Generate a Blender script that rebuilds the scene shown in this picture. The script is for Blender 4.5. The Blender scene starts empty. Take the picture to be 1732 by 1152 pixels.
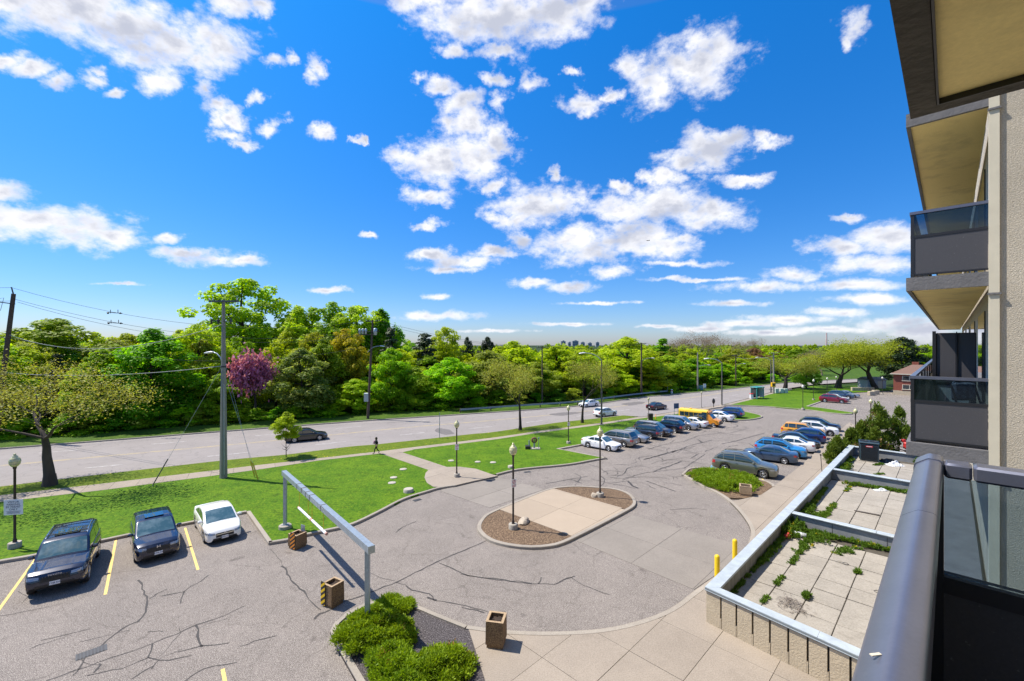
import bpy, bmesh, math, random
import numpy as np
from mathutils import Vector, Matrix
from mathutils.bvhtree import BVHTree
from mathutils.geometry import tessellate_polygon

random.seed(7)
np.random.seed(7)
S = bpy.context.scene
COL = S.collection
R = math.radians

# ------------------------------------------------------------------ camera
EYE = 10.8            # eye height above the parking lot, metres
FOC = 735.0           # focal length measured on the 1732 px wide photograph
HOR, CX = 583.0, 866.0
cam_d = bpy.data.cameras.new('camera')
cam = bpy.data.objects.new('camera', cam_d)
COL.objects.link(cam)
cam.location = (0, 0, EYE)
cam.rotation_euler = (R(90), 0, 0)
cam_d.sensor_width = 36.0
cam_d.lens = 36.0 * FOC / 1732.0
cam_d.shift_y = (HOR - 576.0) / 1732.0
cam_d.clip_start = 0.05
cam_d.clip_end = 20000
S.camera = cam

# ------------------------------------------------------------------ light
SUN_DIR = Vector((-0.52, 0.14, 0.845)).normalized()       # towards the sun
sun_d = bpy.data.lights.new('sun', 'SUN')
sun_d.energy = 4.3
sun_d.angle = R(0.5)
sun_d.color = (1.0, 0.93, 0.82)
sun = bpy.data.objects.new('sun', sun_d)
COL.objects.link(sun)
sun.rotation_euler = SUN_DIR.to_track_quat('Z', 'Y').to_euler()
sun.location = (-60, 20, 90)
SKY_STRENGTH = 0.137
S.view_settings.view_transform = 'Standard'
S.view_settings.look = 'None'
S.view_settings.exposure = 0.78
S.view_settings.gamma = 1.0
S.view_settings.use_curve_mapping = False
S.cycles.max_bounces = 8
S.cycles.diffuse_bounces = 5
S.cycles.glossy_bounces = 3
S.cycles.transmission_bounces = 4
S.cycles.transparent_max_bounces = 6
S.cycles.caustics_reflective = False
S.cycles.caustics_refractive = False

# ------------------------------------------------------------------ sky
CLOUDS = [  # sky directions of the cumulus puffs: (x, y, half width, half height) on the photograph
 (20,0,80,24),(120,22,110,40),(215,45,105,50),(305,75,92,48),(372,82,46,40),(250,92,62,30),(335,106,55,22),(400,8,55,18),(440,12,18,14),
 (18,103,26,13),(55,118,32,12),(95,140,24,13),(150,135,22,16),(168,118,14,10),(186,160,20,9),(275,143,30,24),(345,152,25,18),(376,178,28,16),
 (396,196,24,20),(372,206,16,18),(390,228,24,12),(412,240,26,9),(458,210,20,13),(455,112,22,12),(490,98,13,13),(440,165,15,10),(535,118,15,22),(540,220,20,15),(598,232,9,6),
 (10,328,46,22),(-10,375,80,34),(60,372,80,30),(130,386,78,32),(190,402,48,20),(285,405,24,8),(310,428,46,11),(355,437,60,13),(410,442,48,9),
 (715,4,48,22),(780,28,74,46),(850,32,90,52),(925,26,84,42),(990,6,46,20),(765,80,30,16),(850,84,36,12),
 (708,132,18,12),(745,146,34,18),(778,176,34,24),(792,208,40,24),(690,268,34,27),(742,272,60,38),(800,262,56,44),(842,244,22,36),(838,316,14,18),(725,333,38,15),
 (832,130,24,11),(846,170,18,20),(896,141,24,15),(970,123,15,9),(986,172,34,14),(1026,158,18,12),
 (1068,112,26,28),(1108,140,52,44),(1165,116,60,46),(1222,80,46,40),(1180,70,34,24),
 (1148,272,44,24),(1194,250,60,27),(1244,240,46,18),(1302,238,26,10),(1124,300,30,18),(1090,300,14,14),(1258,303,38,12),
 (902,348,56,34),(866,372,48,15),(952,342,48,30),(940,300,11,14),(1050,322,24,12),(1052,356,70,22),(1130,348,84,30),(1204,358,62,26),
 (985,412,84,34),(1065,402,90,36),(1134,416,46,24),(1164,404,18,10),(880,405,24,14),
 (728,428,34,12),(782,442,60,10),(832,430,34,9),(765,453,50,6),(716,376,24,7),(626,400,18,6),
 (900,478,34,8),(970,487,42,9),(1032,462,28,12),(740,535,64,8),(736,501,25,6),(556,490,30,6),(610,236,8,6),(200,481,40,3),
 (1420,418,52,14),(1500,402,60,26),(1480,446,80,16),(1344,464,46,11),(1288,484,80,10),(1440,482,90,9),(1440,367,30,7),(1446,42,20,34),(1438,72,12,18),(1470,505,70,10),
 (1250,548,60,6),(1340,540,70,8),(1420,528,60,9),(1190,556,50,5),(1500,548,70,14),(1300,562,80,5),(1400,558,90,6),(1240,514,50,5),(1110,552,40,3),(960,548,60,3),(830,560,60,3),(1150,446,60,5),(1180,472,80,4),(1010,512,60,3),(1560,560,60,16)]

def build_world():
    w = bpy.data.worlds.new('World')
    S.world = w
    w.use_nodes = True
    nt = w.node_tree
    nt.nodes.clear()
    N = nt.nodes.new
    def link(a, b): nt.links.new(a, b)
    def m(op, a, b=None, c=None, clamp=False):
        n = N('ShaderNodeMath'); n.operation = op; n.use_clamp = clamp
        for i, v in enumerate((a, b, c)):
            if v is None: continue
            if isinstance(v, (int, float)): n.inputs[i].default_value = v
            else: link(v, n.inputs[i])
        return n.outputs[0]
    tc = N('ShaderNodeTexCoord')
    dirv = tc.outputs['Generated']
    sep = N('ShaderNodeSeparateXYZ'); link(dirv, sep.inputs[0])
    X, Y, Z = sep.outputs
    sky = N('ShaderNodeTexSky')
    sky.sky_type = 'NISHITA'
    sky.sun_disc = False
    sky.sun_elevation = math.asin(SUN_DIR.z)
    sky.sun_rotation = math.atan2(SUN_DIR.x, SUN_DIR.y)
    sky.altitude = 150
    sky.air_density = 0.9
    sky.dust_density = 0.5
    sky.ozone_density = 3.0
    hs = N('ShaderNodeHueSaturation')
    hs.inputs['Saturation'].default_value = 1.30
    hs.inputs['Value'].default_value = 1.0
    link(sky.outputs[0], hs.inputs['Color'])
    skyc = N('ShaderNodeMix'); skyc.data_type = 'RGBA'; skyc.blend_type = 'MULTIPLY'
    skyc.inputs[0].default_value = 1.0
    link(hs.outputs[0], skyc.inputs[6])
    tint = N('ShaderNodeValToRGB')          # paler and greyer low down, deep azure overhead, all round the horizon
    els = tint.color_ramp.elements
    for pos, c in ((0.0, (.44, .46, .62)), (0.10, (.24, .44, .72)), (0.30, (.15, .62, .92)), (0.60, (.16, .77, 1.0))):
        e = els[0] if pos == 0 else (els[1] if pos == 0.60 else els.new(pos))
        e.position = pos; e.color = (*c, 1)
    link(Z, tint.inputs[0]); link(tint.outputs[0], skyc.inputs[7])
    skyout = skyc.outputs[2]
    # direction -> gnomonic coordinates on the northern half of the sky
    yy = m('MAXIMUM', Y, 0.2)
    U = m('DIVIDE', X, yy); V = m('DIVIDE', Z, yy)
    P = N('ShaderNodeCombineXYZ'); link(U, P.inputs[0]); link(V, P.inputs[1])
    # warp
    n1 = N('ShaderNodeTexNoise'); n1.inputs['Scale'].default_value = 13.0; n1.inputs['Detail'].default_value = 7.0; n1.inputs['Roughness'].default_value = 0.62
    link(dirv, n1.inputs['Vector'])
    sub = N('ShaderNodeVectorMath'); sub.operation = 'SUBTRACT'; link(n1.outputs['Color'], sub.inputs[0]); sub.inputs[1].default_value = (0.5, 0.5, 0.5)
    mad = N('ShaderNodeVectorMath'); mad.operation = 'MULTIPLY_ADD'
    damp = N('ShaderNodeVectorMath'); damp.operation = 'SCALE'; link(sub.outputs[0], damp.inputs[0])      # flatter clouds low down
    link(m('MINIMUM', m('MAXIMUM', m('MULTIPLY', V, 2.6), 0.16), 1.0), damp.inputs['Scale'])
    link(damp.outputs[0], mad.inputs[0]); mad.inputs[1].default_value = (0.14, 0.10, 0); link(P.outputs[0], mad.inputs[2])
    PW = mad.outputs[0]
    n2 = N('ShaderNodeTexNoise'); n2.inputs['Scale'].default_value = 24.0; n2.inputs['Detail'].default_value = 9.0; n2.inputs['Roughness'].default_value = 0.62
    st = N('ShaderNodeVectorMath'); st.operation = 'MULTIPLY'; link(dirv, st.inputs[0]); st.inputs[1].default_value = (1, 1, 1.6)
    link(st.outputs[0], n2.inputs['Vector'])
    def relief_noise(off):
        n = N('ShaderNodeTexNoise'); n.inputs['Scale'].default_value = 6.5; n.inputs['Detail'].default_value = 6.0; n.inputs['Roughness'].default_value = 0.50
        if off:
            a = N('ShaderNodeVectorMath'); a.operation = 'ADD'; link(st.outputs[0], a.inputs[0]); a.inputs[1].default_value = tuple(SUN_DIR * 0.030); link(a.outputs[0], n.inputs['Vector'])
        else: link(st.outputs[0], n.inputs['Vector'])
        return n.outputs['Fac']
    relief = m('SUBTRACT', relief_noise(False), relief_noise(True))
    edge = m('MULTIPLY', m('SUBTRACT', n2.outputs['Fac'], 0.5), 2.7)
    def cloud_bg(d, soft=1.0):
        """d: 0 in the middle of a puff, 1 at its rim"""
        dd = m('ADD', d, edge)
        mr = N('ShaderNodeMapRange'); mr.interpolation_type = 'SMOOTHSTEP'
        mr.inputs['From Min'].default_value = 1.40; mr.inputs['From Max'].default_value = 0.18
        link(dd, mr.inputs['Value'])
        dens = mr.outputs[0]
        # the side away from the sun and the thick middles are softly grey
        mr2 = N('ShaderNodeMapRange'); mr2.interpolation_type = 'SMOOTHSTEP'
        mr2.inputs['From Min'].default_value = -0.75; mr2.inputs['From Max'].default_value = 0.75
        mix = m('ADD', m('MULTIPLY', relief, 6.0), m('MULTIPLY', m('SUBTRACT', dd, 0.05), 0.9))
        link(mix, mr2.inputs['Value'])
        cr = N('ShaderNodeMix'); cr.data_type = 'RGBA'
        link(mr2.outputs[0], cr.inputs[0])
        cr.inputs[6].default_value = (0.34, 0.36, 0.43, 1); cr.inputs[7].default_value = (0.63, 0.63, 0.65, 1)
        return dens, cr.outputs[2]
    def background(dens, cc):
        sc = N('ShaderNodeVectorMath'); sc.operation = 'SCALE'; link(skyout, sc.inputs[0]); sc.inputs['Scale'].default_value = SKY_STRENGTH
        mx = N('ShaderNodeMix'); mx.data_type = 'RGBA'
        link(dens, mx.inputs[0]); link(sc.outputs[0], mx.inputs[6]); link(cc, mx.inputs[7])
        b = N('ShaderNodeBackground'); link(mx.outputs[2], b.inputs[0]); b.inputs[1].default_value = 1.0
        return b.outputs[0]
    def sector(lo, hi):
        d = None
        for (px, py, rx, ry) in CLOUDS:
            u, v = (px - CX) / FOC, (HOR - py) / FOC
            ru, rv = rx / FOC, ry / FOC
            if u + ru * 1.6 + .08 < lo or u - ru * 1.6 - .08 > hi: continue
            q = N('ShaderNodeVectorMath'); q.operation = 'MULTIPLY_ADD'
            link(PW, q.inputs[0]); q.inputs[1].default_value = (1 / ru, 1 / rv, 0); q.inputs[2].default_value = (-u / ru, -v / rv, 0)
            l = N('ShaderNodeVectorMath'); l.operation = 'LENGTH'; link(q.outputs[0], l.inputs[0])
            d = l.outputs['Value'] if d is None else m('MINIMUM', d, l.outputs['Value'])
        d = m('MINIMUM', d, 3.0)
        return background(*cloud_bg(d))
    def mixsh(fac, a, b):
        n = N('ShaderNodeMixShader'); link(fac, n.inputs[0]); link(a, n.inputs[1]); link(b, n.inputs[2]); return n.outputs[0]
    cuts = [-0.62, -0.13, 0.33]
    bounds = [-9] + cuts + [9]
    secs = [sector(bounds[i], bounds[i + 1]) for i in range(4)]
    left = mixsh(m('GREATER_THAN', U, cuts[0]), secs[0], secs[1])
    right = mixsh(m('GREATER_THAN', U, cuts[2]), secs[2], secs[3])
    front = mixsh(m('GREATER_THAN', U, cuts[1]), left, right)
    # the rest of the sky: the same kind of scattered cumulus
    zz = m('ADD', m('MAXIMUM', Z, 0.0), 0.12)
    G = N('ShaderNodeCombineXYZ'); link(m('DIVIDE', X, zz), G.inputs[0]); link(m('DIVIDE', Y, zz), G.inputs[1])
    n4 = N('ShaderNodeTexNoise'); n4.inputs['Scale'].default_value = 1.1; n4.inputs['Detail'].default_value = 6.0
    link(G.outputs[0], n4.inputs['Vector'])
    d = m('MULTIPLY', m('SUBTRACT', 0.70, n4.outputs['Fac']), 8.0)
    rest = background(*cloud_bg(d))
    inframe = m('MULTIPLY', m('GREATER_THAN', Y, 0.5), m('GREATER_THAN', Z, -0.02))
    out = N('ShaderNodeOutputWorld')
    link(mixsh(inframe, rest, front), out.inputs[0])
    w.cycles.sampling_method = 'MANUAL'
    w.cycles.sample_map_resolution = 512
build_world()
# ------------------------------------------------------------------ helpers
def at(px, py, z=0.0):
    """point at height z that the photograph shows at pixel (px, py); used to measure positions on the ground"""
    Y = FOC * (EYE - z) / (py - HOR)
    return Vector(((px - CX) / FOC * Y, Y, z))
def at_depth(px, py, Y):
    return Vector(((px - CX) / FOC * Y, Y, EYE - (py - HOR) / FOC * Y))
UX = Vector((0.7105, 0.7038, 0)); NX = Vector((-0.7038, 0.7105, 0))      # along the facade / towards the street
UANG = math.atan2(UX.y, UX.x)
def un(u, n, z=0.0):
    return Vector((UX.x * u + NX.x * n, UX.y * u + NX.y * n, z))

class MB:
    def __init__(s): s.v = []; s.f = []; s.m = []; s.sm = []
    def add(s, vs, fs, mi=0, smooth=False):
        o = len(s.v); s.v += [tuple(p) for p in vs]
        for f in fs:
            s.f.append(tuple(i + o for i in f)); s.m.append(mi); s.sm.append(smooth)
        return s
    def box(s, c, size, rz=0.0, mi=0, M=None, bev=0.0):
        x, y, z = size[0] / 2, size[1] / 2, size[2] / 2
        ca, sa = math.cos(rz), math.sin(rz)
        pts = []
        if bev:
            b = min(bev, x * .9, y * .9, z * .9)
            lay = [(-z, b), (-z + b, 0), (z - b, 0), (z, b)]
            ring = []
            for (zz, ins) in lay:
                xx, yy = x - ins, y - ins
                k = b if ins == 0 else b * .5
                ring.append([(-xx + k, -yy, zz), (xx - k, -yy, zz), (xx, -yy + k, zz), (xx, yy - k, zz), (xx - k, yy, zz), (-xx + k, yy, zz), (-xx, yy - k, zz), (-xx, -yy + k, zz)])
            pts = [p for r_ in ring for p in r_]
            fs = [tuple(reversed(range(8))), tuple(range(24, 32))]
            for k in range(3):
                for i in range(8):
                    j = (i + 1) % 8
                    fs.append((k * 8 + i, k * 8 + j, k * 8 + 8 + j, k * 8 + 8 + i))
        else:
            pts = [(-x, -y, -z), (x, -y, -z), (x, y, -z), (-x, y, -z), (-x, -y, z), (x, -y, z), (x, y, z), (-x, y, z)]
            fs = [(3, 2, 1, 0), (4, 5, 6, 7), (0, 1, 5, 4), (1, 2, 6, 5), (2, 3, 7, 6), (3, 0, 4, 7)]
        if M is not None:
            pts = [M @ Vector(p) for p in pts]
            pts = [(p[0] + c[0], p[1] + c[1], p[2] + c[2]) for p in pts]
        else:
            pts = [(p[0] * ca - p[1] * sa + c[0], p[0] * sa + p[1] * ca + c[1], p[2] + c[2]) for p in pts]
        return s.add(pts, fs, mi)
    def beam(s, a, b, w, h, mi=0, up=Vector((0, 0, 1))):
        a, b = Vector(a), Vector(b); d = (b - a)
        L = d.length; d.normalize()
        side = d.cross(up)
        if side.length < 1e-4: side = Vector((1, 0, 0))
        side.normalize(); u2 = side.cross(d)
        M = Matrix((d, side, u2)).transposed()
        return s.box((a + b) / 2, (L, w, h), M=M, mi=mi)
    def prism(s, poly, z0, z1, mi=0, mi_side=None):
        n = len(poly)
        A = sum(poly[i][0] * poly[(i + 1) % n][1] - poly[(i + 1) % n][0] * poly[i][1] for i in range(n))
        if A < 0: poly = list(reversed(poly))
        vs = [(p[0], p[1], z0) for p in poly] + [(p[0], p[1], z1) for p in poly]
        s.add(vs, [tuple(range(n, 2 * n))], mi)
        s.add(vs, [tuple(reversed(range(n)))] + [(i, (i + 1) % n, n + (i + 1) % n, n + i) for i in range(n)], mi if mi_side is None else mi_side)
        return s
    def tube(s, path, rad, n=8, mi=0, cap=True, smooth=True):
        path = [Vector(p) for p in path]
        if isinstance(rad, (int, float)): rad = [rad] * len(path)
        vs = []; prev = None
        for i, p in enumerate(path):
            d = (path[min(i + 1, len(path) - 1)] - path[max(i - 1, 0)])
            if d.length < 1e-9: d = Vector((0, 0, 1))
            d.normalize()
            if prev is None:
                a = d.orthogonal().normalized()
            else:
                a = prev - d * prev.dot(d)
                a = d.orthogonal().normalized() if a.length < 1e-6 else a.normalized()
            prev = a; b = d.cross(a)
            for k in range(n):
                t = 2 * math.pi * k / n
                vs.append(p + (a * math.cos(t) + b * math.sin(t)) * rad[i])
        fs = []
        for i in range(len(path) - 1):
            for k in range(n):
                k2 = (k + 1) % n
                fs.append((i * n + k, i * n + k2, (i + 1) * n + k2, (i + 1) * n + k))
        s.add(vs, fs, mi, smooth)
        if cap:
            m_ = len(path) - 1
            s.add(vs[:n], [tuple(reversed(range(n)))], mi); s.add(vs[m_ * n:], [tuple(range(n))], mi)
        return s
    def lathe(s, prof, c=(0, 0, 0), n=16, mi=0, axis='z', smooth=True):
        vs = []
        for (r_, z) in prof:
            for k in range(n):
                t = 2 * math.pi * k / n
                p = (r_ * math.cos(t), r_ * math.sin(t), z)
                if axis == 'y': p = (p[0], z, p[1])
                if axis == 'x': p = (z, p[0], p[1])
                vs.append((p[0] + c[0], p[1] + c[1], p[2] + c[2]))
        fs = []
        for i in range(len(prof) - 1):
            for k in range(n):
                k2 = (k + 1) % n
                f = (i * n + k, i * n + k2, (i + 1) * n + k2, (i + 1) * n + k)
                fs.append(tuple(reversed(f)) if axis == 'y' else f)
        s.add(vs, fs, mi, smooth)
        return s
    def ball(s, c, r_, n=10, m_=6, mi=0):
        rx, ry, rz = (r_, r_, r_) if isinstance(r_, (int, float)) else r_
        vs = []; fs = []
        for i in range(m_ + 1):
            th = math.pi * i / m_
            for k in range(n):
                t = 2 * math.pi * k / n
                vs.append((c[0] + rx * math.sin(th) * math.cos(t), c[1] + ry * math.sin(th) * math.sin(t), c[2] - rz * math.cos(th)))
        for i in range(m_):
            for k in range(n):
                k2 = (k + 1) % n
                fs.append((i * n + k, i * n + k2, (i + 1) * n + k2, (i + 1) * n + k))
        return s.add(vs, fs, mi, True)
    def mesh(s, name, mats, sharp=None):
        me = bpy.data.meshes.new(name)
        me.from_pydata(s.v, [], s.f)
        if not isinstance(mats, (list, tuple)): mats = [mats]
        for m_ in mats: me.materials.append(m_)
        me.polygons.foreach_set('material_index', s.m)
        me.polygons.foreach_set('use_smooth', s.sm)
        me.update()
        if sharp: me.set_sharp_from_angle(angle=R(sharp))
        return me
    def build(s, name, mats, parent=None, sharp=None):
        return obj(name, s.mesh(name, mats, sharp), parent)

def obj(name, me, parent=None, loc=None):
    o = bpy.data.objects.new(name, me)
    COL.objects.link(o)
    if parent is not None: o.parent = parent
    if loc is not None: o.location = loc
    return o
def tag(o, label=None, cat=None, group=None, kind=None):
    if label: o['label'] = label
    if cat: o['category'] = cat
    if group: o['group'] = group
    if kind: o['kind'] = kind
    return o
def thing(name, label, cat, loc=(0, 0, 0), rz=0.0, group=None, scale=1.0):
    o = bpy.data.objects.new(name, None); COL.objects.link(o)
    o.location = loc; o.rotation_euler = (0, 0, rz)
    o.scale = (scale,) * 3 if isinstance(scale, (int, float)) else scale
    o.empty_display_size = 0.3
    return tag(o, label, cat, group)
def dup(root, loc, rz=None, label=None, scale=None, group=None):
    r_ = root.copy(); COL.objects.link(r_); r_.location = loc
    if rz is not None: r_.rotation_euler = (0, 0, rz)
    if scale is not None: r_.scale = (scale,) * 3 if isinstance(scale, (int, float)) else scale
    if label: r_['label'] = label
    if group: r_['group'] = group
    for ch in list(root.children):
        c = ch.copy(); COL.objects.link(c); c.parent = r_
        for g in list(ch.children):
            d = g.copy(); COL.objects.link(d); d.parent = c
    return r_
def np_mesh(name, verts, faces, mat, tint=None, smooth=False):
    me = bpy.data.meshes.new(name)
    nv, nf, k = len(verts), len(faces), faces.shape[1]
    me.vertices.add(nv); me.vertices.foreach_set('co', np.asarray(verts, np.float32).ravel())
    me.loops.add(nf * k); me.loops.foreach_set('vertex_index', np.asarray(faces, np.int32).ravel())
    me.polygons.add(nf)
    me.polygons.foreach_set('loop_start', np.arange(0, nf * k, k, dtype=np.int32))
    me.polygons.foreach_set('use_smooth', np.full(nf, smooth, dtype=bool))
    me.update(calc_edges=True)
    if tint is not None:
        a = me.attributes.new('tint', 'FLOAT', 'POINT')
        a.data.foreach_set('value', np.asarray(tint, np.float32))
    me.materials.append(mat)
    return me
def resample(pts, step=0.4, closed=False):
    """Catmull-Rom through the points"""
    P = [Vector(p) for p in pts]; n = len(P); out = []
    segs = n if closed else n - 1
    for i in range(segs):
        p1, p2 = P[i], P[(i + 1) % n]
        p0 = P[i - 1] if (closed or i > 0) else p1 * 2 - p2
        p3 = P[(i + 2) % n] if (closed or i + 2 < n) else p2 * 2 - p1
        k = max(1, int((p2 - p1).length / step))
        for j in range(k):
            t = j / k
            out.append(0.5 * ((2 * p1) + (p2 - p0) * t + (2 * p0 - 5 * p1 + 4 * p2 - p3) * t * t + (3 * p1 - p0 - 3 * p2 + p3) * t ** 3))
    if not closed: out.append(P[-1])
    return out
def offset_line(P, d, closed=False):
    out = []; n = len(P)
    for i in range(n):
        a = P[(i - 1) % n] if (closed or i > 0) else P[i]
        b = P[(i + 1) % n] if (closed or i < n - 1) else P[i]
        t = Vector((b[0] - a[0], b[1] - a[1], 0))
        if t.length < 1e-9: t = Vector((1, 0, 0))
        t.normalize()
        nn = Vector((-t.y, t.x, 0))
        k = 1.0
        if 0 < i < n - 1 or closed:
            t1 = Vector((P[i][0] - a[0], P[i][1] - a[1], 0)).normalized()
            k = min(1.6, 1 / max(0.5, t.dot(t1)))
        out.append(Vector((P[i][0], P[i][1], 0)) + nn * d * k)
    return out
def strip(P, w, z0, z1, closed=False, mb=None):
    """a solid band along a line: P is its outer edge, w its width to the left"""
    mb = mb or MB()
    Q = offset_line(P, w, closed)
    bev = min(.025, (z1 - z0) * .4)
    n = len(P); vs = []
    Pi = offset_line(P, math.copysign(bev, w), closed)
    for a, a2, b in zip(P, Pi, Q):
        vs += [(a[0], a[1], z0), (a[0], a[1], z1 - bev), (a2[0], a2[1], z1), (b[0], b[1], z1), (b[0], b[1], z0)]
    fs = []
    for i in range(n if closed else n - 1):
        j = (i + 1) % n
        for k in range(4):
            f = (i * 5 + k, j * 5 + k, j * 5 + k + 1, i * 5 + k + 1)
            fs.append(tuple(reversed(f)) if w < 0 else f)
    fs = [tuple(reversed(f)) for f in fs]
    mb.add(vs, fs)
    if not closed:
        mb.add(vs[:5], [(0, 1, 2, 3, 4)]); mb.add(vs[-5:], [(4, 3, 2, 1, 0)])
    return mb
def clip_half(poly, p, nrm):
    out = []; n = len(poly)
    for i in range(n):
        a, b = poly[i], poly[(i + 1) % n]
        da = (a[0] - p[0]) * nrm[0] + (a[1] - p[1]) * nrm[1]
        db = (b[0] - p[0]) * nrm[0] + (b[1] - p[1]) * nrm[1]
        if da >= 0: out.append(a)
        if (da >= 0) != (db >= 0):
            t = da / (da - db); out.append((a[0] + (b[0] - a[0]) * t, a[1] + (b[1] - a[1]) * t))
    return out
def area(poly):
    n = len(poly)
    return abs(sum(poly[i][0] * poly[(i + 1) % n][1] - poly[(i + 1) % n][0] * poly[i][1] for i in range(n))) / 2
def clean(poly):
    out = []
    for p in poly:
        if not out or math.hypot(p[0] - out[-1][0], p[1] - out[-1][1]) > 1e-3: out.append(p)
    if len(out) > 2 and math.hypot(out[0][0] - out[-1][0], out[0][1] - out[-1][1]) < 1e-3: out.pop()
    return out
def in_poly(x, y, P):
    c = False
    for i in range(len(P)):
        (x1, y1), (x2, y2) = P[i], P[i - 1]
        if (y1 > y) != (y2 > y) and x < (x2 - x1) * (y - y1) / (y2 - y1) + x1: c = not c
    return c
def slabs(poly, org, ang, su, sv, z0, z1, mat, parent, name='slab', gap=0.008, jog=0.0, minarea=0.05):
    """cast slabs: the outline cut by a grid of joints, each slab an object"""
    a = (math.cos(ang), math.sin(ang)); b = (-a[1], a[0])
    us = [(p[0] - org[0]) * a[0] + (p[1] - org[1]) * a[1] for p in poly]
    vs = [(p[0] - org[0]) * b[0] + (p[1] - org[1]) * b[1] for p in poly]
    poly = [(p[0], p[1]) for p in poly]
    cnt = 0
    for i in range(math.floor(min(us) / su), math.ceil(max(us) / su)):
        for j in range(math.floor(min(vs) / sv), math.ceil(max(vs) / sv)):
            q = poly
            lo = (org[0] + a[0] * (i * su + gap) + b[0] * (j * sv + gap), org[1] + a[1] * (i * su + gap) + b[1] * (j * sv + gap))
            hi = (org[0] + a[0] * ((i + 1) * su - gap) + b[0] * ((j + 1) * sv - gap), org[1] + a[1] * ((i + 1) * su - gap) + b[1] * ((j + 1) * sv - gap))
            for p, nn in ((lo, a), (lo, b), (hi, (-a[0], -a[1])), (hi, (-b[0], -b[1]))):
                q = clip_half(q, p, nn)
                if len(q) < 3: break
            q = clean(q) if len(q) >= 3 else []
            if len(q) < 3 or area(q) < minarea: continue
            cx = sum(p[0] for p in q) / len(q); cy = sum(p[1] for p in q) / len(q)
            dz = random.uniform(-.004, .004)
            L_ = [Vector((p[0] - cx, p[1] - cy, 0)) for p in q]
            tris = [t for t in tessellate_polygon([L_]) if area([L_[k] for k in t]) > 1e-4]
            good = [t for t in tris if in_poly(sum(L_[k].x for k in t) / 3 + cx, sum(L_[k].y for k in t) / 3 + cy, poly)]
            mb = MB()
            n_ = len(L_); cr_ = [(L_[k] - L_[k - 1]).cross(L_[(k + 1) % n_] - L_[k]).z for k in range(n_)]
            if len(good) == len(tris) and (min(cr_) > -1e-5 or max(cr_) < 1e-5): mb.prism([(p.x, p.y) for p in L_], z0 - z1, 0)
            else:
                for t in good: mb.prism([(L_[k].x, L_[k].y) for k in t], z0 - z1, 0)
            o = mb.build(name, mat, parent); o.location = (cx, cy, z1 + dz); cnt += 1
    return cnt

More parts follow.
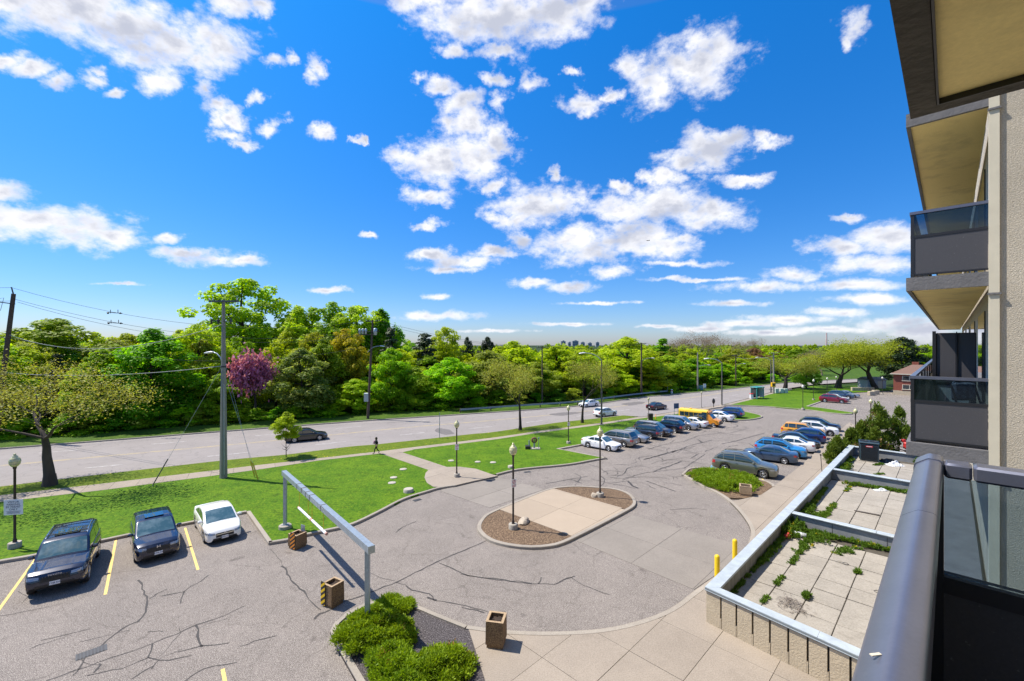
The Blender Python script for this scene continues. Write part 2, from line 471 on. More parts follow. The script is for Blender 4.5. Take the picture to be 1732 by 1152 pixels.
# ------------------------------------------------------------------ materials
def new_mat(name):
    m_ = bpy.data.materials.new(name); m_.use_nodes = True
    nt = m_.node_tree; nt.nodes.clear()
    out = nt.nodes.new('ShaderNodeOutputMaterial'); b = nt.nodes.new('ShaderNodeBsdfPrincipled')
    nt.links.new(b.outputs[0], out.inputs[0])
    return m_, nt, b, out
def mat(name, col, rough=0.6, metal=0.0, var=0.0, vscale=3.0, col2=None, bump=0.0, bscale=40.0, spec=0.5, coat=0.0, rand=0.0, fine=0.0, fscale=60.0, stretch=None, emit=None, thr=None):
    """principled with procedural grain: var mixes col2 by a broad noise, fine adds a speckle, rand varies per object"""
    m_, nt, b, out = new_mat(name)
    N = nt.nodes.new; L = nt.links.new
    b.inputs['Roughness'].default_value = rough; b.inputs['Metallic'].default_value = metal
    b.inputs['Specular IOR Level'].default_value = spec
    b.inputs['Coat Weight'].default_value = coat; b.inputs['Coat Roughness'].default_value = 0.03
    tc = N('ShaderNodeTexCoord'); vec = tc.outputs['Object']
    if stretch:
        mp = N('ShaderNodeMapping'); mp.inputs['Scale'].default_value = stretch; L(vec, mp.inputs[0]); vec = mp.outputs[0]
    c4 = (*col, 1)
    rgb = N('ShaderNodeRGB'); rgb.outputs[0].default_value = c4; cur = rgb.outputs[0]
    if var or col2:
        n = N('ShaderNodeTexNoise'); n.inputs['Scale'].default_value = vscale; n.inputs['Detail'].default_value = 6; n.inputs['Roughness'].default_value = .6
        L(vec, n.inputs['Vector'])
        rp = N('ShaderNodeMapRange'); lo, hi = thr or (0.32, 0.68)
        rp.inputs['From Min'].default_value = lo; rp.inputs['From Max'].default_value = hi
        L(n.outputs['Fac'], rp.inputs['Value'])
        mx = N('ShaderNodeMix'); mx.data_type = 'RGBA'
        L(rp.outputs[0], mx.inputs[0]); L(cur, mx.inputs[6])
        mx.inputs[7].default_value = (*(col2 or tuple(c * (1 - var) for c in col)), 1)
        cur = mx.outputs[2]
    if fine:
        n = N('ShaderNodeTexNoise'); n.inputs['Scale'].default_value = fscale; n.inputs['Detail'].default_value = 3; n.inputs['Roughness'].default_value = .7
        L(vec, n.inputs['Vector'])
        rp = N('ShaderNodeMapRange'); rp.inputs['From Min'].default_value = .3; rp.inputs['From Max'].default_value = .7
        rp.inputs['To Min'].default_value = 1 - fine; rp.inputs['To Max'].default_value = 1 + fine
        L(n.outputs['Fac'], rp.inputs['Value'])
        sc = N('ShaderNodeVectorMath'); sc.operation = 'SCALE'; L(cur, sc.inputs[0]); L(rp.outputs[0], sc.inputs['Scale']); cur = sc.outputs[0]
    if rand:
        oi = N('ShaderNodeObjectInfo')
        rp = N('ShaderNodeMapRange'); rp.inputs['To Min'].default_value = 1 - rand; rp.inputs['To Max'].default_value = 1 + rand
        L(oi.outputs['Random'], rp.inputs['Value'])
        sc = N('ShaderNodeVectorMath'); sc.operation = 'SCALE'; L(cur, sc.inputs[0]); L(rp.outputs[0], sc.inputs['Scale']); cur = sc.outputs[0]
    L(cur, b.inputs['Base Color'])
    if bump:
        n = N('ShaderNodeTexNoise'); n.inputs['Scale'].default_value = bscale; n.inputs['Detail'].default_value = 4
        L(vec, n.inputs['Vector'])
        bp = N('ShaderNodeBump'); bp.inputs['Strength'].default_value = bump; bp.inputs['Distance'].default_value = .02
        L(n.outputs['Fac'], bp.inputs['Height']); L(bp.outputs[0], b.inputs['Normal'])
    if emit:
        b.inputs['Emission Color'].default_value = (*emit[:3], 1); b.inputs['Emission Strength'].default_value = emit[3]
    return m_
def leaf_mat(name, c1, c2, trans=0.35, rand=0.12, c3=None, spec=True):
    m_ = bpy.data.materials.new(name); m_.use_nodes = True
    nt = m_.node_tree; nt.nodes.clear(); N = nt.nodes.new; L = nt.links.new
    out = N('ShaderNodeOutputMaterial')
    at_ = N('ShaderNodeAttribute'); at_.attribute_name = 'tint'
    cr = N('ShaderNodeValToRGB')
    cr.color_ramp.elements[0].color = (*c1, 1); cr.color_ramp.elements[1].color = (*c2, 1)
    if c3:
        e = cr.color_ramp.elements.new(0.93); e.color = (*c2, 1)
        cr.color_ramp.elements[2].position = 0.95; cr.color_ramp.elements[2].color = (*c3, 1)
    L(at_.outputs['Fac'], cr.inputs[0])
    oi = N('ShaderNodeObjectInfo')
    hs = N('ShaderNodeHueSaturation')
    r1 = N('ShaderNodeMapRange'); r1.inputs['To Min'].default_value = 1 - rand * 2; r1.inputs['To Max'].default_value = 1 + rand * 2; L(oi.outputs['Random'], r1.inputs['Value'])
    m2 = N('ShaderNodeMath'); m2.operation = 'MULTIPLY'; L(oi.outputs['Random'], m2.inputs[0]); m2.inputs[1].default_value = 7.13
    fr = N('ShaderNodeMath'); fr.operation = 'FRACT'; L(m2.outputs[0], fr.inputs[0])
    r2 = N('ShaderNodeMapRange'); r2.inputs['To Min'].default_value = .5 - rand * .22; r2.inputs['To Max'].default_value = .5 + rand * .16; L(fr.outputs[0], r2.inputs['Value'])
    L(r2.outputs[0], hs.inputs['Hue']); L(r1.outputs[0], hs.inputs['Value']); L(cr.outputs[0], hs.inputs['Color'])
    d = N('ShaderNodeBsdfPrincipled'); d.inputs['Roughness'].default_value = .55; d.inputs['Specular IOR Level'].default_value = .25 if spec else 0
    t = N('ShaderNodeBsdfTranslucent')
    L(hs.outputs[0], d.inputs['Base Color'])
    tc_ = N('ShaderNodeMix'); tc_.data_type = 'RGBA'; tc_.blend_type = 'MULTIPLY'; tc_.inputs[0].default_value = 1
    L(hs.outputs[0], tc_.inputs[6]); tc_.inputs[7].default_value = (1.5, 1.45, .6, 1); L(tc_.outputs[2], t.inputs['Color'])
    mx = N('ShaderNodeMixShader'); mx.inputs[0].default_value = trans
    L(d.outputs[0], mx.inputs[1]); L(t.outputs[0], mx.inputs[2]); L(mx.outputs[0], out.inputs[0])
    return m_

def ground_mat(name, base, dark, light, speck=0.5, sscale=38, patch=0.5, pscale=.35, cracks=0.0, cscale=.22, bump=.35, stain=None):
    """asphalt and concrete: speckle of stones, broad wear patches, hairline cracks, oil spots"""
    m_, nt, b, out = new_mat(name); N = nt.nodes.new; L = nt.links.new
    b.inputs['Roughness'].default_value = .9; b.inputs['Specular IOR Level'].default_value = .25
    geo = N('ShaderNodeNewGeometry'); vec = geo.outputs['Position']
    def noise(sc, det=4, ro=.6):
        n = N('ShaderNodeTexNoise'); n.inputs['Scale'].default_value = sc; n.inputs['Detail'].default_value = det; n.inputs['Roughness'].default_value = ro
        L(vec, n.inputs['Vector']); return n.outputs['Fac']
    def ramp(v, a, c, lo=0., hi=1.):
        r_ = N('ShaderNodeMapRange'); r_.inputs['From Min'].default_value = a; r_.inputs['From Max'].default_value = c
        r_.inputs['To Min'].default_value = lo; r_.inputs['To Max'].default_value = hi; L(v, r_.inputs['Value']); return r_.outputs[0]
    def mix(f, a, c):
        x = N('ShaderNodeMix'); x.data_type = 'RGBA'
        if isinstance(f, float): x.inputs[0].default_value = f
        else: L(f, x.inputs[0])
        for i, v in ((6, a), (7, c)):
            if isinstance(v, tuple): x.inputs[i].default_value = (*v, 1)
            else: L(v, x.inputs[i])
        return x.outputs[2]
    def mul(a, k):
        x = N('ShaderNodeMath'); x.operation = 'MULTIPLY'; L(a, x.inputs[0]); x.inputs[1].default_value = k; return x.outputs[0]
    cur = mix(ramp(noise(pscale, 5), .35, .65), base, tuple(x * (1 - patch * .35) for x in base))
    cur = mix(mul(ramp(noise(pscale * 7, 5), .4, .7), patch * .6), cur, tuple(x * .72 for x in base))
    f = noise(sscale, 2, .75)
    cur = mix(mul(ramp(f, .50, .64), speck), cur, light)
    cur = mix(mul(ramp(f, .46, .34), speck), cur, dark)
    if stain:
        cur = mix(mul(ramp(noise(.9, 3), .64, .74), stain), cur, dark)
    if cracks:
        w = N('ShaderNodeTexNoise'); w.inputs['Scale'].default_value = 1.6; w.inputs['Detail'].default_value = 5; L(vec, w.inputs['Vector'])
        ma = N('ShaderNodeVectorMath'); ma.operation = 'MULTIPLY_ADD'; L(w.outputs['Color'], ma.inputs[0]); ma.inputs[1].default_value = (.9, .9, 0); L(vec, ma.inputs[2])
        for k, (sc, th, am) in enumerate(((cscale, .010, cracks), (cscale * 3.1, .012, cracks * .6))):
            v = N('ShaderNodeTexVoronoi'); v.feature = 'DISTANCE_TO_EDGE'; v.inputs['Scale'].default_value = sc; L(ma.outputs[0], v.inputs['Vector'])
            line = ramp(v.outputs['Distance'], th * sc / .22 * .9, .0)
            msk = ramp(noise(.25 + .13 * k, 2), .42, .56)
            mm = N('ShaderNodeMath'); mm.operation = 'MULTIPLY'; L(line, mm.inputs[0]); L(msk, mm.inputs[1])
            cur = mix(mul(mm.outputs[0], am), cur, tuple(x * .35 for x in base))
    oi = N('ShaderNodeObjectInfo')
    sc = N('ShaderNodeVectorMath'); sc.operation = 'SCALE'; L(cur, sc.inputs[0]); L(ramp(oi.outputs['Random'], 0, 1, .95, 1.05), sc.inputs['Scale'])
    L(sc.outputs[0], b.inputs['Base Color'])
    bp = N('ShaderNodeBump'); bp.inputs['Strength'].default_value = bump; bp.inputs['Distance'].default_value = .01
    L(f, bp.inputs['Height']); L(bp.outputs[0], b.inputs['Normal'])
    return m_
def grass_mat(name, c1, c2, c3, flowers=0.0):
    m_, nt, b, out = new_mat(name); N = nt.nodes.new; L = nt.links.new
    b.inputs['Roughness'].default_value = .85; b.inputs['Specular IOR Level'].default_value = .15
    geo = N('ShaderNodeNewGeometry'); vec = geo.outputs['Position']
    def noise(sc, det=4, ro=.6):
        n = N('ShaderNodeTexNoise'); n.inputs['Scale'].default_value = sc; n.inputs['Detail'].default_value = det; n.inputs['Roughness'].default_value = ro
        L(vec, n.inputs['Vector']); return n.outputs['Fac']
    def ramp(v, a, c):
        r_ = N('ShaderNodeMapRange'); r_.inputs['From Min'].default_value = a; r_.inputs['From Max'].default_value = c; L(v, r_.inputs['Value']); return r_.outputs[0]
    def mix(f, a, c):
        x = N('ShaderNodeMix'); x.data_type = 'RGBA'; L(f, x.inputs[0])
        for i, v in ((6, a), (7, c)):
            if isinstance(v, tuple): x.inputs[i].default_value = (*v, 1)
            else: L(v, x.inputs[i])
        return x.outputs[2]
    cur = mix(ramp(noise(.45, 5), .36, .64), c1, c2)
    f1 = noise(6.5, 6, .75)
    cur = mix(ramp(noise(1.7, 5, .7), .50, .72), cur, tuple(x * .55 for x in c1))
    cur = mix(ramp(f1, .53, .68), cur, c3)
    cur = mix(ramp(f1, .47, .32), cur, tuple(x * .42 for x in c1))
    if flowers:
        v = N('ShaderNodeTexVoronoi'); v.inputs['Scale'].default_value = 2.2; L(vec, v.inputs['Vector'])
        msk = ramp(noise(.35, 2), .5, .62)
        mm = N('ShaderNodeMath'); mm.operation = 'MULTIPLY'; L(ramp(v.outputs['Distance'], .13, .10), mm.inputs[0]); L(msk, mm.inputs[1])
        cur = mix(mm.outputs[0], cur, (.72, .55, .02))
    L(cur, b.inputs['Base Color'])
    bp = N('ShaderNodeBump'); bp.inputs['Strength'].default_value = .9; bp.inputs['Distance'].default_value = .08
    L(noise(9, 5, .7), bp.inputs['Height']); L(bp.outputs[0], b.inputs['Normal'])
    return m_
def glass_mat(name, tint, rough=.02, alpha=.4):
    """tinted pane: part see-through, part mirror"""
    m_ = bpy.data.materials.new(name); m_.use_nodes = True
    nt = m_.node_tree; nt.nodes.clear(); N = nt.nodes.new; L = nt.links.new
    out = N('ShaderNodeOutputMaterial')
    tr = N('ShaderNodeBsdfTransparent'); tr.inputs[0].default_value = (*tint, 1)
    gl = N('ShaderNodeBsdfGlossy'); gl.inputs['Roughness'].default_value = rough; gl.inputs['Color'].default_value = (.9, .95, 1, 1)
    fr = N('ShaderNodeFresnel'); fr.inputs[0].default_value = 1.5
    df = N('ShaderNodeBsdfDiffuse'); df.inputs[0].default_value = (.10, .13, .16, 1)
    mx0 = N('ShaderNodeMixShader'); mx0.inputs[0].default_value = alpha * .2; L(tr.outputs[0], mx0.inputs[1]); L(df.outputs[0], mx0.inputs[2])
    mx = N('ShaderNodeMixShader'); L(fr.outputs[0], mx.inputs[0]); L(mx0.outputs[0], mx.inputs[1]); L(gl.outputs[0], mx.inputs[2]); L(mx.outputs[0], out.inputs[0])
    return m_

M = {}
M['asphalt'] = ground_mat('lot_asphalt', (.196, .170, .150), (.058, .049, .044), (.42, .375, .335), speck=.95, sscale=40, patch=.8, cracks=.45, cscale=.2, stain=.5)
M['road'] = ground_mat('road_asphalt', (.285, .258, .246), (.13, .12, .112), (.38, .35, .33), speck=.4, sscale=34, patch=.35, pscale=.22, cracks=.55, cscale=.16)
M['concrete'] = ground_mat('walk_concrete', (.315, .266, .214), (.16, .132, .104), (.39, .34, .285), speck=.4, sscale=24, patch=.45, stain=.22, bump=.15)
M['concrete_grey'] = ground_mat('grey_concrete', (.250, .222, .193), (.13, .113, .097), (.31, .28, .245), speck=.3, sscale=22, patch=.4, stain=.2, bump=.15)
M['island_concrete'] = ground_mat('island_concrete', (.365, .295, .222), (.26, .20, .15), (.42, .35, .275), speck=.3, sscale=22, patch=.2, bump=.12)
M['kerb'] = ground_mat('kerb_concrete', (.34, .30, .25), (.15, .13, .105), (.42, .38, .32), speck=.3, sscale=20, patch=.5, pscale=.6, bump=.2)
M['tile'] = ground_mat('terrace_tile', (.355, .320, .270), (.17, .15, .12), (.44, .40, .345), speck=.35, sscale=18, patch=.65, pscale=.7, stain=.5, bump=.15)
M['grass'] = grass_mat('lawn_grass', (.058, .145, .004), (.098, .190, .006), (.190, .255, .012))
M['grass_strip'] = grass_mat('strip_grass', (.085, .145, .008), (.125, .175, .010), (.20, .22, .02), flowers=.6)
M['grass_wild'] = grass_mat('verge_grass', (.035, .085, .008), (.07, .13, .010), (.12, .17, .018))
M['mulch'] = ground_mat('brown_mulch', (.135, .088, .055), (.045, .028, .018), (.30, .21, .13), speck=.8, sscale=14, patch=.5, bump=1.0)
M['gravel'] = ground_mat('dark_gravel', (.058, .050, .050), (.016, .014, .015), (.19, .17, .17), speck=.8, sscale=20, patch=.4, bump=1.0)
M['crack'] = mat('crack_sealant', (.055, .049, .047), .8, var=.3)
M['yellow_line'] = mat('worn_yellow_paint', (.72, .52, .16), .8, col2=(.34, .28, .18), vscale=5, thr=(.52, .72))
M['white_line'] = mat('worn_white_paint', (.52, .50, .48), .8, col2=(.30, .28, .27), vscale=2, thr=(.40, .60))
M['yellow_line_road'] = mat('road_yellow_paint', (.52, .40, .17), .8, col2=(.33, .28, .22), vscale=1.2, thr=(.42, .62))
# ------------------------------------------------------------------ ground, road, lot, lawns
ZL = 0.13            # lawn and walk height above the asphalt
def G(pts, z=0.0): return [at(x, y, z) for x, y in pts]
def sheet(name, pts, z, m_, kind='structure', parent=None, depth=None):
    mb = MB()
    if depth: mb.prism([(p[0], p[1]) for p in pts], z - depth, z)
    else: mb.add([(p[0], p[1], z) for p in pts], [tuple(range(len(pts)))])
    me = mb.mesh(name, m_)
    if not depth:
        bm = bmesh.new(); bm.from_mesh(me)
        for f in bm.faces:
            f.normal_update()
            if f.normal.z < 0: f.normal_flip()
        bm.to_mesh(me); bm.free()
    o = obj(name, me, parent)
    if kind and parent is None: tag(o, kind=kind)
    return o
M['forest_floor'] = grass_mat('forest_floor', (.020, .042, .008), (.032, .058, .010), (.05, .075, .014))
ground = sheet('ground', [(6000 * math.cos(t), 6000 * math.sin(t)) for t in [i * math.pi / 24 for i in range(48)]], -0.30, M['forest_floor'])

ROAD_NEAR = [(-500, 890), (-200, 848), (0, 823), (174, 802), (375, 779), (483, 769), (538, 762), (595, 755), (632, 752), (680, 747), (740, 740.5), (800, 734), (840, 730), (942, 715), (1016, 707), (1054, 702.6), (1085, 705), (1145, 695.5), (1222, 684.5), (1269, 673), (1300, 664.5), (1339, 656), (1375, 650.5), (1450, 646)]
ROAD_FAR = [(-500, 803), (-200, 774.5), (0, 758), (184, 744), (375, 729), (622, 710.7), (778, 700.5), (978, 686), (1087, 671.5), (1181, 663), (1240, 657), (1310, 649), (1360, 645), (1450, 640.5)]
road = sheet('road', G(ROAD_NEAR) + list(reversed(G(ROAD_FAR))), 0.0, M['road'])
LOT = [(-900, 1330), (-800, 960), (-400, 893), (0, 842), (400, 790), (700, 752), (900, 729), (1080, 706), (1150, 699), (1224, 686.5), (1300, 672), (1360, 663), (1500, 657), (1640, 654), (1800, 660), (2000, 760), (2200, 1330)]
lot = sheet('parking_lot', G(LOT), 0.004, M['asphalt'])
far_pts = G(ROAD_FAR, .10)
verge = sheet('verge', far_pts + [Vector((420, 330, .1)), Vector((-420, 420, .1)), Vector((-420, 60, .1))], .10, M['grass_wild'], depth=.5)

# lawns
KERB_A = [(-520, 1062), (-200, 990), (0, 949), (48, 941), (171, 914), (213, 905), (307, 886), (417, 865)]
KERB_A2 = [(454, 918), (485, 913), (515, 904.6), (556, 896), (597, 886), (641, 865.5), (685, 843), (726, 830), (745, 824.5)]
SIDE_BOT = [(642, 767.4), (539, 779), (440, 794), (347, 806.5), (174, 829), (0, 849), (-200, 877), (-520, 930)]
lawnA = KERB_A + KERB_A2 + [(733, 824), (722, 816.5), (718, 808), (720, 800), (724.7, 795), (690, 782), (657, 770)] + SIDE_BOT
lawn1 = sheet('lawn', G(lawnA, ZL), ZL, M['grass'], depth=.4)
KERB_B = [(1027, 774), (1014.7, 775.8), (998, 778.8), (972, 783.7), (945, 787), (906, 790.5), (869.5, 795), (841, 802)]
pB = at(985, 751.5, .15); ROW = Vector((.76, .65, 0)).normalized()
pB_end = pB + ROW * 27
KERB_B2 = [(1012, 771.4), (978.4, 765), (946, 759), (985, 751.5)]
SIDE_BOT2 = [(1150, 699), (1120, 703.5), (1079.5, 708.5), (1016, 718.5), (901.6, 733.5), (840, 743), (800, 748), (702, 760), (681, 765)]
lawnB = G(list(reversed(KERB_B)), ZL) + G(KERB_B2, ZL) + [pB_end] + G(SIDE_BOT2, ZL) + G([(756, 790), (777, 789.5), (805, 793), (830, 801.5)], ZL)
lawn2 = sheet('lawn', lawnB, ZL, M['grass'], depth=.4)
STRIP_BOT = [(1080, 705.5), (1016, 715.5), (901, 730.5), (840, 739.6), (695, 757), (629, 765), (440, 786.5), (174, 818), (0, 838), (-200, 864), (-520, 912)]
strip_lawn = sheet('grass_strip', G(ROAD_NEAR[:16], ZL) + G(STRIP_BOT, ZL), ZL, M['grass_strip'], depth=.4)
LAWN3 = [(1224, 684.2), (1300, 687.5), (1366, 693), (1400, 697.5), (1430, 700), (1441.7, 699.5), (1443, 697.5), (1400, 691), (1366.7, 687), (1391.7, 678), (1411, 668), (1447, 663.6), (1480, 662), (1505, 660), (1512, 656.5), (1478, 653), (1440, 652.5), (1400, 652), (1372, 653), (1339, 659), (1300, 667)]
lawn3 = sheet('lawn', G(LAWN3, ZL), ZL, M['grass'], depth=.4)
ISL = [(1290, 704), (1275, 699), (1255.6, 695.6), (1225, 694.5), (1196, 695.5), (1190, 700), (1215, 707), (1250, 710), (1275, 708.5)]
islet = sheet('grass_islet', G(ISL, ZL), ZL, M['grass'], depth=.4)

# street walk, path, plaza: cast slabs on a bed
side_poly = G(SIDE_BOT[::-1] + [(681, 765)] + SIDE_BOT2[::-1][1:-1] + [(1150, 699.5), (1228, 687), (1222, 684.8), (1145, 696), (1085, 705.6)] + STRIP_BOT[:1] + STRIP_BOT[1:], ZL)
sidewalk = sheet('sidewalk', side_poly, ZL - .06, M['concrete_grey'], depth=.3)
d0 = at(1016, 717, ZL) - at(0, 843, ZL)
slabs([tuple(p[:2]) for p in side_poly], at(0, 838, ZL), math.atan2(d0.y, d0.x), 1.55, 30, ZL - .06, ZL + .01, M['concrete'], sidewalk)
s3 = G([(1224, 684.6), (1269, 673.6), (1300, 665.2), (1339, 657), (1339, 659.5), (1300, 667.5), (1269, 676.5), (1236, 684.5)], ZL)
sidewalk2 = sheet('sidewalk', s3, ZL + .006, M['concrete'], depth=.3)
path_poly = G([(644, 767.2), (681, 765.4), (756, 790), (777, 789.5), (805, 793), (830, 801.7), (842, 805), (800, 814), (772, 820.7), (748, 824), (733, 823.5), (722, 816.5), (718, 808), (720, 800), (724.7, 795)], ZL)
plaza = sheet('path', path_poly, ZL - .05, M['concrete_grey'], depth=.3)
slabs([tuple(p[:2]) for p in path_poly], at(724.7, 795, ZL), math.atan2(*(at(740, 792, ZL) - at(662, 768, ZL)).yx), 1.7, 4.4, ZL - .05, ZL + .012, M['concrete'], plaza)

# kerbs
def kerb(pts, w=.17, z1=.15, world=False, closed=False, step=.5, smooth=True):
    P = pts if world else G(pts, z1)
    P = [Vector((p[0], p[1], 0)) for p in P]
    if smooth: P = resample(P, step, closed)
    o = strip(P, w, -.05, z1 + .006, closed).build('kerb', M['kerb'])
    return tag(o, kind='structure')
kerb(KERB_A, w=.2, smooth=False)
kerb([(417, 865), (454, 918)], w=.2, smooth=False)
kerb(KERB_A2 + [(772, 820.5)], w=.2)
kerb(KERB_B, w=-.2); kerb([(1027, 774)] + KERB_B2, w=.2, smooth=False)
kerb([pB, pB_end], w=.2, world=True, smooth=False)
kerb([(x, y) for x, y in ROAD_NEAR[:16]], w=.16, z1=.14)
kerb([(x, y) for x, y in ROAD_FAR], w=.16, z1=.14)
kerb(LAWN3[:6], w=.18); kerb([(1443, 697.5), (1400, 691), (1366.7, 687), (1391.7, 678), (1411, 668)], w=.18, smooth=False)
kerb(list(reversed(ISL)), w=-.18, closed=True)

# the two bands of concrete that cross the drive
def band(px, z=.018):
    P = G(px, z)
    b_ = sheet('crossing', P, .008, M['concrete_grey'])
    slabs([tuple(p[:2]) for p in P], un(11.16, 8.0), UANG, 3.6, 3.1, -.03, z, M['concrete_grey'], b_)
    return b_
band([(746.5, 831), (752, 825), (772, 821.5), (800, 815), (842, 806.5), (921, 827.5), (828, 858.6)])
band([(974, 914), (1066.5, 870.7), (1237, 917.8), (1250, 937), (1247, 943), (1208, 974), (1174, 997)])

# oval island
ISLAND = [(807.5, 888), (811, 900), (828, 913), (860, 922), (897.7, 925.7), (930, 923.5), (952.7, 918), (985, 903), (1030, 880), (1062, 863), (1074, 855), (1076, 847), (1069, 837), (1054.7, 829.5), (1035, 825.2), (1015.5, 823.6), (980, 821.5), (948.8, 822.8), (925, 827), (897.7, 837), (868, 849), (838.9, 861), (818, 872)]
isl = [Vector((p[0], p[1], 0)) for p in resample([Vector((p[0], p[1], 0)) for p in G(ISLAND, .15)], .4, True)]
island = tag(strip(isl, .22, -.05, .156, True).build('island_kerb', M['kerb']), kind='structure')
inner = [tuple(p[:2]) for p in offset_line(isl, .21, True)]
l1a, l1b = at(843, 861, .14), at(960.5, 904, .14); l2a, l2b = at(941, 827.5, .14), at(1058.6, 861, .14)
def half(poly, a, b, sign):
    d = (b - a); nn = (-d.y * sign, d.x * sign)
    return clip_half(poly, a, nn)
mid = half(half(inner, l1a, l1b, 1), l2a, l2b, -1)
if area(mid) < 2: mid = half(half(inner, l1a, l1b, -1), l2a, l2b, 1)
isl_base = sheet('island_paving', [Vector((*p, 0)) for p in mid], .09, M['concrete_grey'], depth=.2)
dl = l1b - l1a
slabs(mid, (l1a + (l1b - l1a) * .52), math.atan2(dl.y, dl.x), 2.9, 2.75, .05, .145, M['island_concrete'], isl_base)
for sgn, (a, b) in ((1, (l1a, l1b)), (-1, (l2a, l2b))):
    q = half(inner, a, b, -sgn)
    if area(q) > area(inner) * .5: q = half(inner, a, b, sgn)
    sheet('mulch_bed', [Vector((*p, 0)) for p in q], .125, M['mulch'], depth=.2)

# concrete apron in front of the building and the walk along the terrace
APRON_ARC = [(790.8, 1057), (858.5, 1065.5), (937, 1067.5), (1015.5, 1063), (1078, 1050), (1133, 1028.5), (1174, 999), (1208, 975), (1247, 943), (1266.7, 916), (1268.6, 892), (1251, 865), (1231, 845), (1211, 832), (1180, 817), (1156, 803)]
arc = resample([Vector((p[0], p[1], 0)) for p in G(APRON_ARC, .14)], .4)
ZA = .13
i_bed = min(range(len(arc)), key=lambda i: (arc[i] - at(1231, 845, ZA).xy.to_3d()).length)
apron_poly = [tuple(p[:2]) for p in arc[:i_bed]] + [tuple(p[:2]) for p in G([(1260, 843), (1287, 837), (1308, 823), (1345, 795), (1411, 737), (1436, 714)], ZA)] + [tuple(un(66, 6.2)[:2]), tuple(un(50, 5.9)[:2]), tuple(un(17.6, 6.0)[:2]), tuple(un(17.2, -1.0)[:2]), tuple(un(-3, -1)[:2]), tuple(un(-3, 9)[:2]), tuple(un(4, 11.5)[:2])] + [tuple(p[:2]) for p in G([(870, 1300), (821, 1151)], ZA)]
apron = sheet('apron', [Vector((*p, 0)) for p in apron_poly], ZA - .06, M['concrete_grey'], depth=.2)
slabs(apron_poly, un(11.16, 5.97), UANG, 2.4, 1.92, ZA - .06, ZA, M['concrete'], apron)
tag(strip([p for p in arc], -.22, -.05, .142).build('kerb', M['kerb']), kind='structure')
# planting beds
BED_A = [(603.7, 1151), (566, 1084), (558.5, 1066), (566, 1052), (585, 1036), (612, 1022), (641, 1013), (692, 1018.5), (745, 1039), (790.8, 1057)]
bedA_k = resample([Vector((p[0], p[1], 0)) for p in G([(680, 1290), (640, 1215)] + BED_A, .15)], .4)
bedA = [tuple(p[:2]) for p in bedA_k] + [tuple(p[:2]) for p in G([(821, 1151), (870, 1290)], .12)]
sheet('gravel_bed', [Vector((*p, 0)) for p in bedA], .10, M['gravel'], depth=.2)
tag(strip(bedA_k, -.2, -.05, .156).build('kerb', M['kerb']), kind='structure')
bedB = G([(1156, 803), (1180, 817), (1206, 829), (1231, 842), (1260, 842.6), (1287, 836.6), (1307, 823), (1296, 814), (1225, 800), (1200, 793), (1170, 793)], .12)
sheet('mulch_bed', bedB, .12, M['mulch'], depth=.2)
kerb([(1306, 822.5), (1296, 814), (1225, 799), (1200, 792), (1170, 792), (1156, 803)], w=-.16)

# painted lines: sheets 4 mm above the asphalt
def ribbon(P, w, z, wj=0.0):
    vs = []; n = len(P)
    for i in range(n):
        t = (P[min(i + 1, n - 1)] - P[max(i - 1, 0)]); t.z = 0; t.normalize(); nn = Vector((-t.y, t.x, 0))
        ww = w * (1 + random.uniform(-wj, wj))
        vs += [(P[i] + nn * ww / 2).xy.to_3d() + Vector((0, 0, z)), (P[i] - nn * ww / 2).xy.to_3d() + Vector((0, 0, z))]
    return MB().add(vs, [(2 * i, 2 * i + 1, 2 * i + 3, 2 * i + 2) for i in range(n - 1)])
def line(px, w, m_, parent, name, z=.009):
    ribbon(G(px), w, z).build(name, m_, parent)
for a, b in (((62, 943), (-8, 1040)), ((196, 914), (178, 1006)), ((313, 893), (335, 964)), ((376.5, 1132), (384, 1170)), ((-150, 985), (-330, 1120)), ((1289, 810), (1299, 820)), ((1196, 793.5), (1240, 784))):
    line([a, b], .11, M['yellow_line'], lot, 'stall_line')
for off in (-.16, .16):
    P = resample(G([(-500, 836), (0, 788), (440, 747.5), (695, 722.5), (840, 710.5), (978, 697), (1054, 686.5), (1181, 671), (1240, 661.5), (1300, 655), (1375, 647.5)]), 1.5)
    ribbon(offset_line(P, off), .11, .005).build('centre_line', M['yellow_line_road'], road)
for px in ([(-500, 863), (0, 805), (125, 793.5), (440, 763), (695, 734), (840, 720.5), (1016, 699), (1181, 677), (1300, 659.5)], [(-500, 820), (0, 772), (440, 736.5), (778, 706), (978, 691), (1087, 677), (1240, 659)]):
    P = resample(G(px), .5); i = 0
    while i + 7 < len(P):
        ribbon(P[i:i + 7], .15, .005).build('lane_dash', M['white_line'], road); i += 18
# blue painted bay beside the grey crossover
M['blue_paint'] = mat('blue_bay_paint', (.10, .30, .52), .8, col2=(.25, .33, .38), vscale=4)
sheet('painted_bay', G([(1196, 797), (1203, 787), (1222, 789), (1219, 799)]), .010, M['blue_paint'], parent=lot)

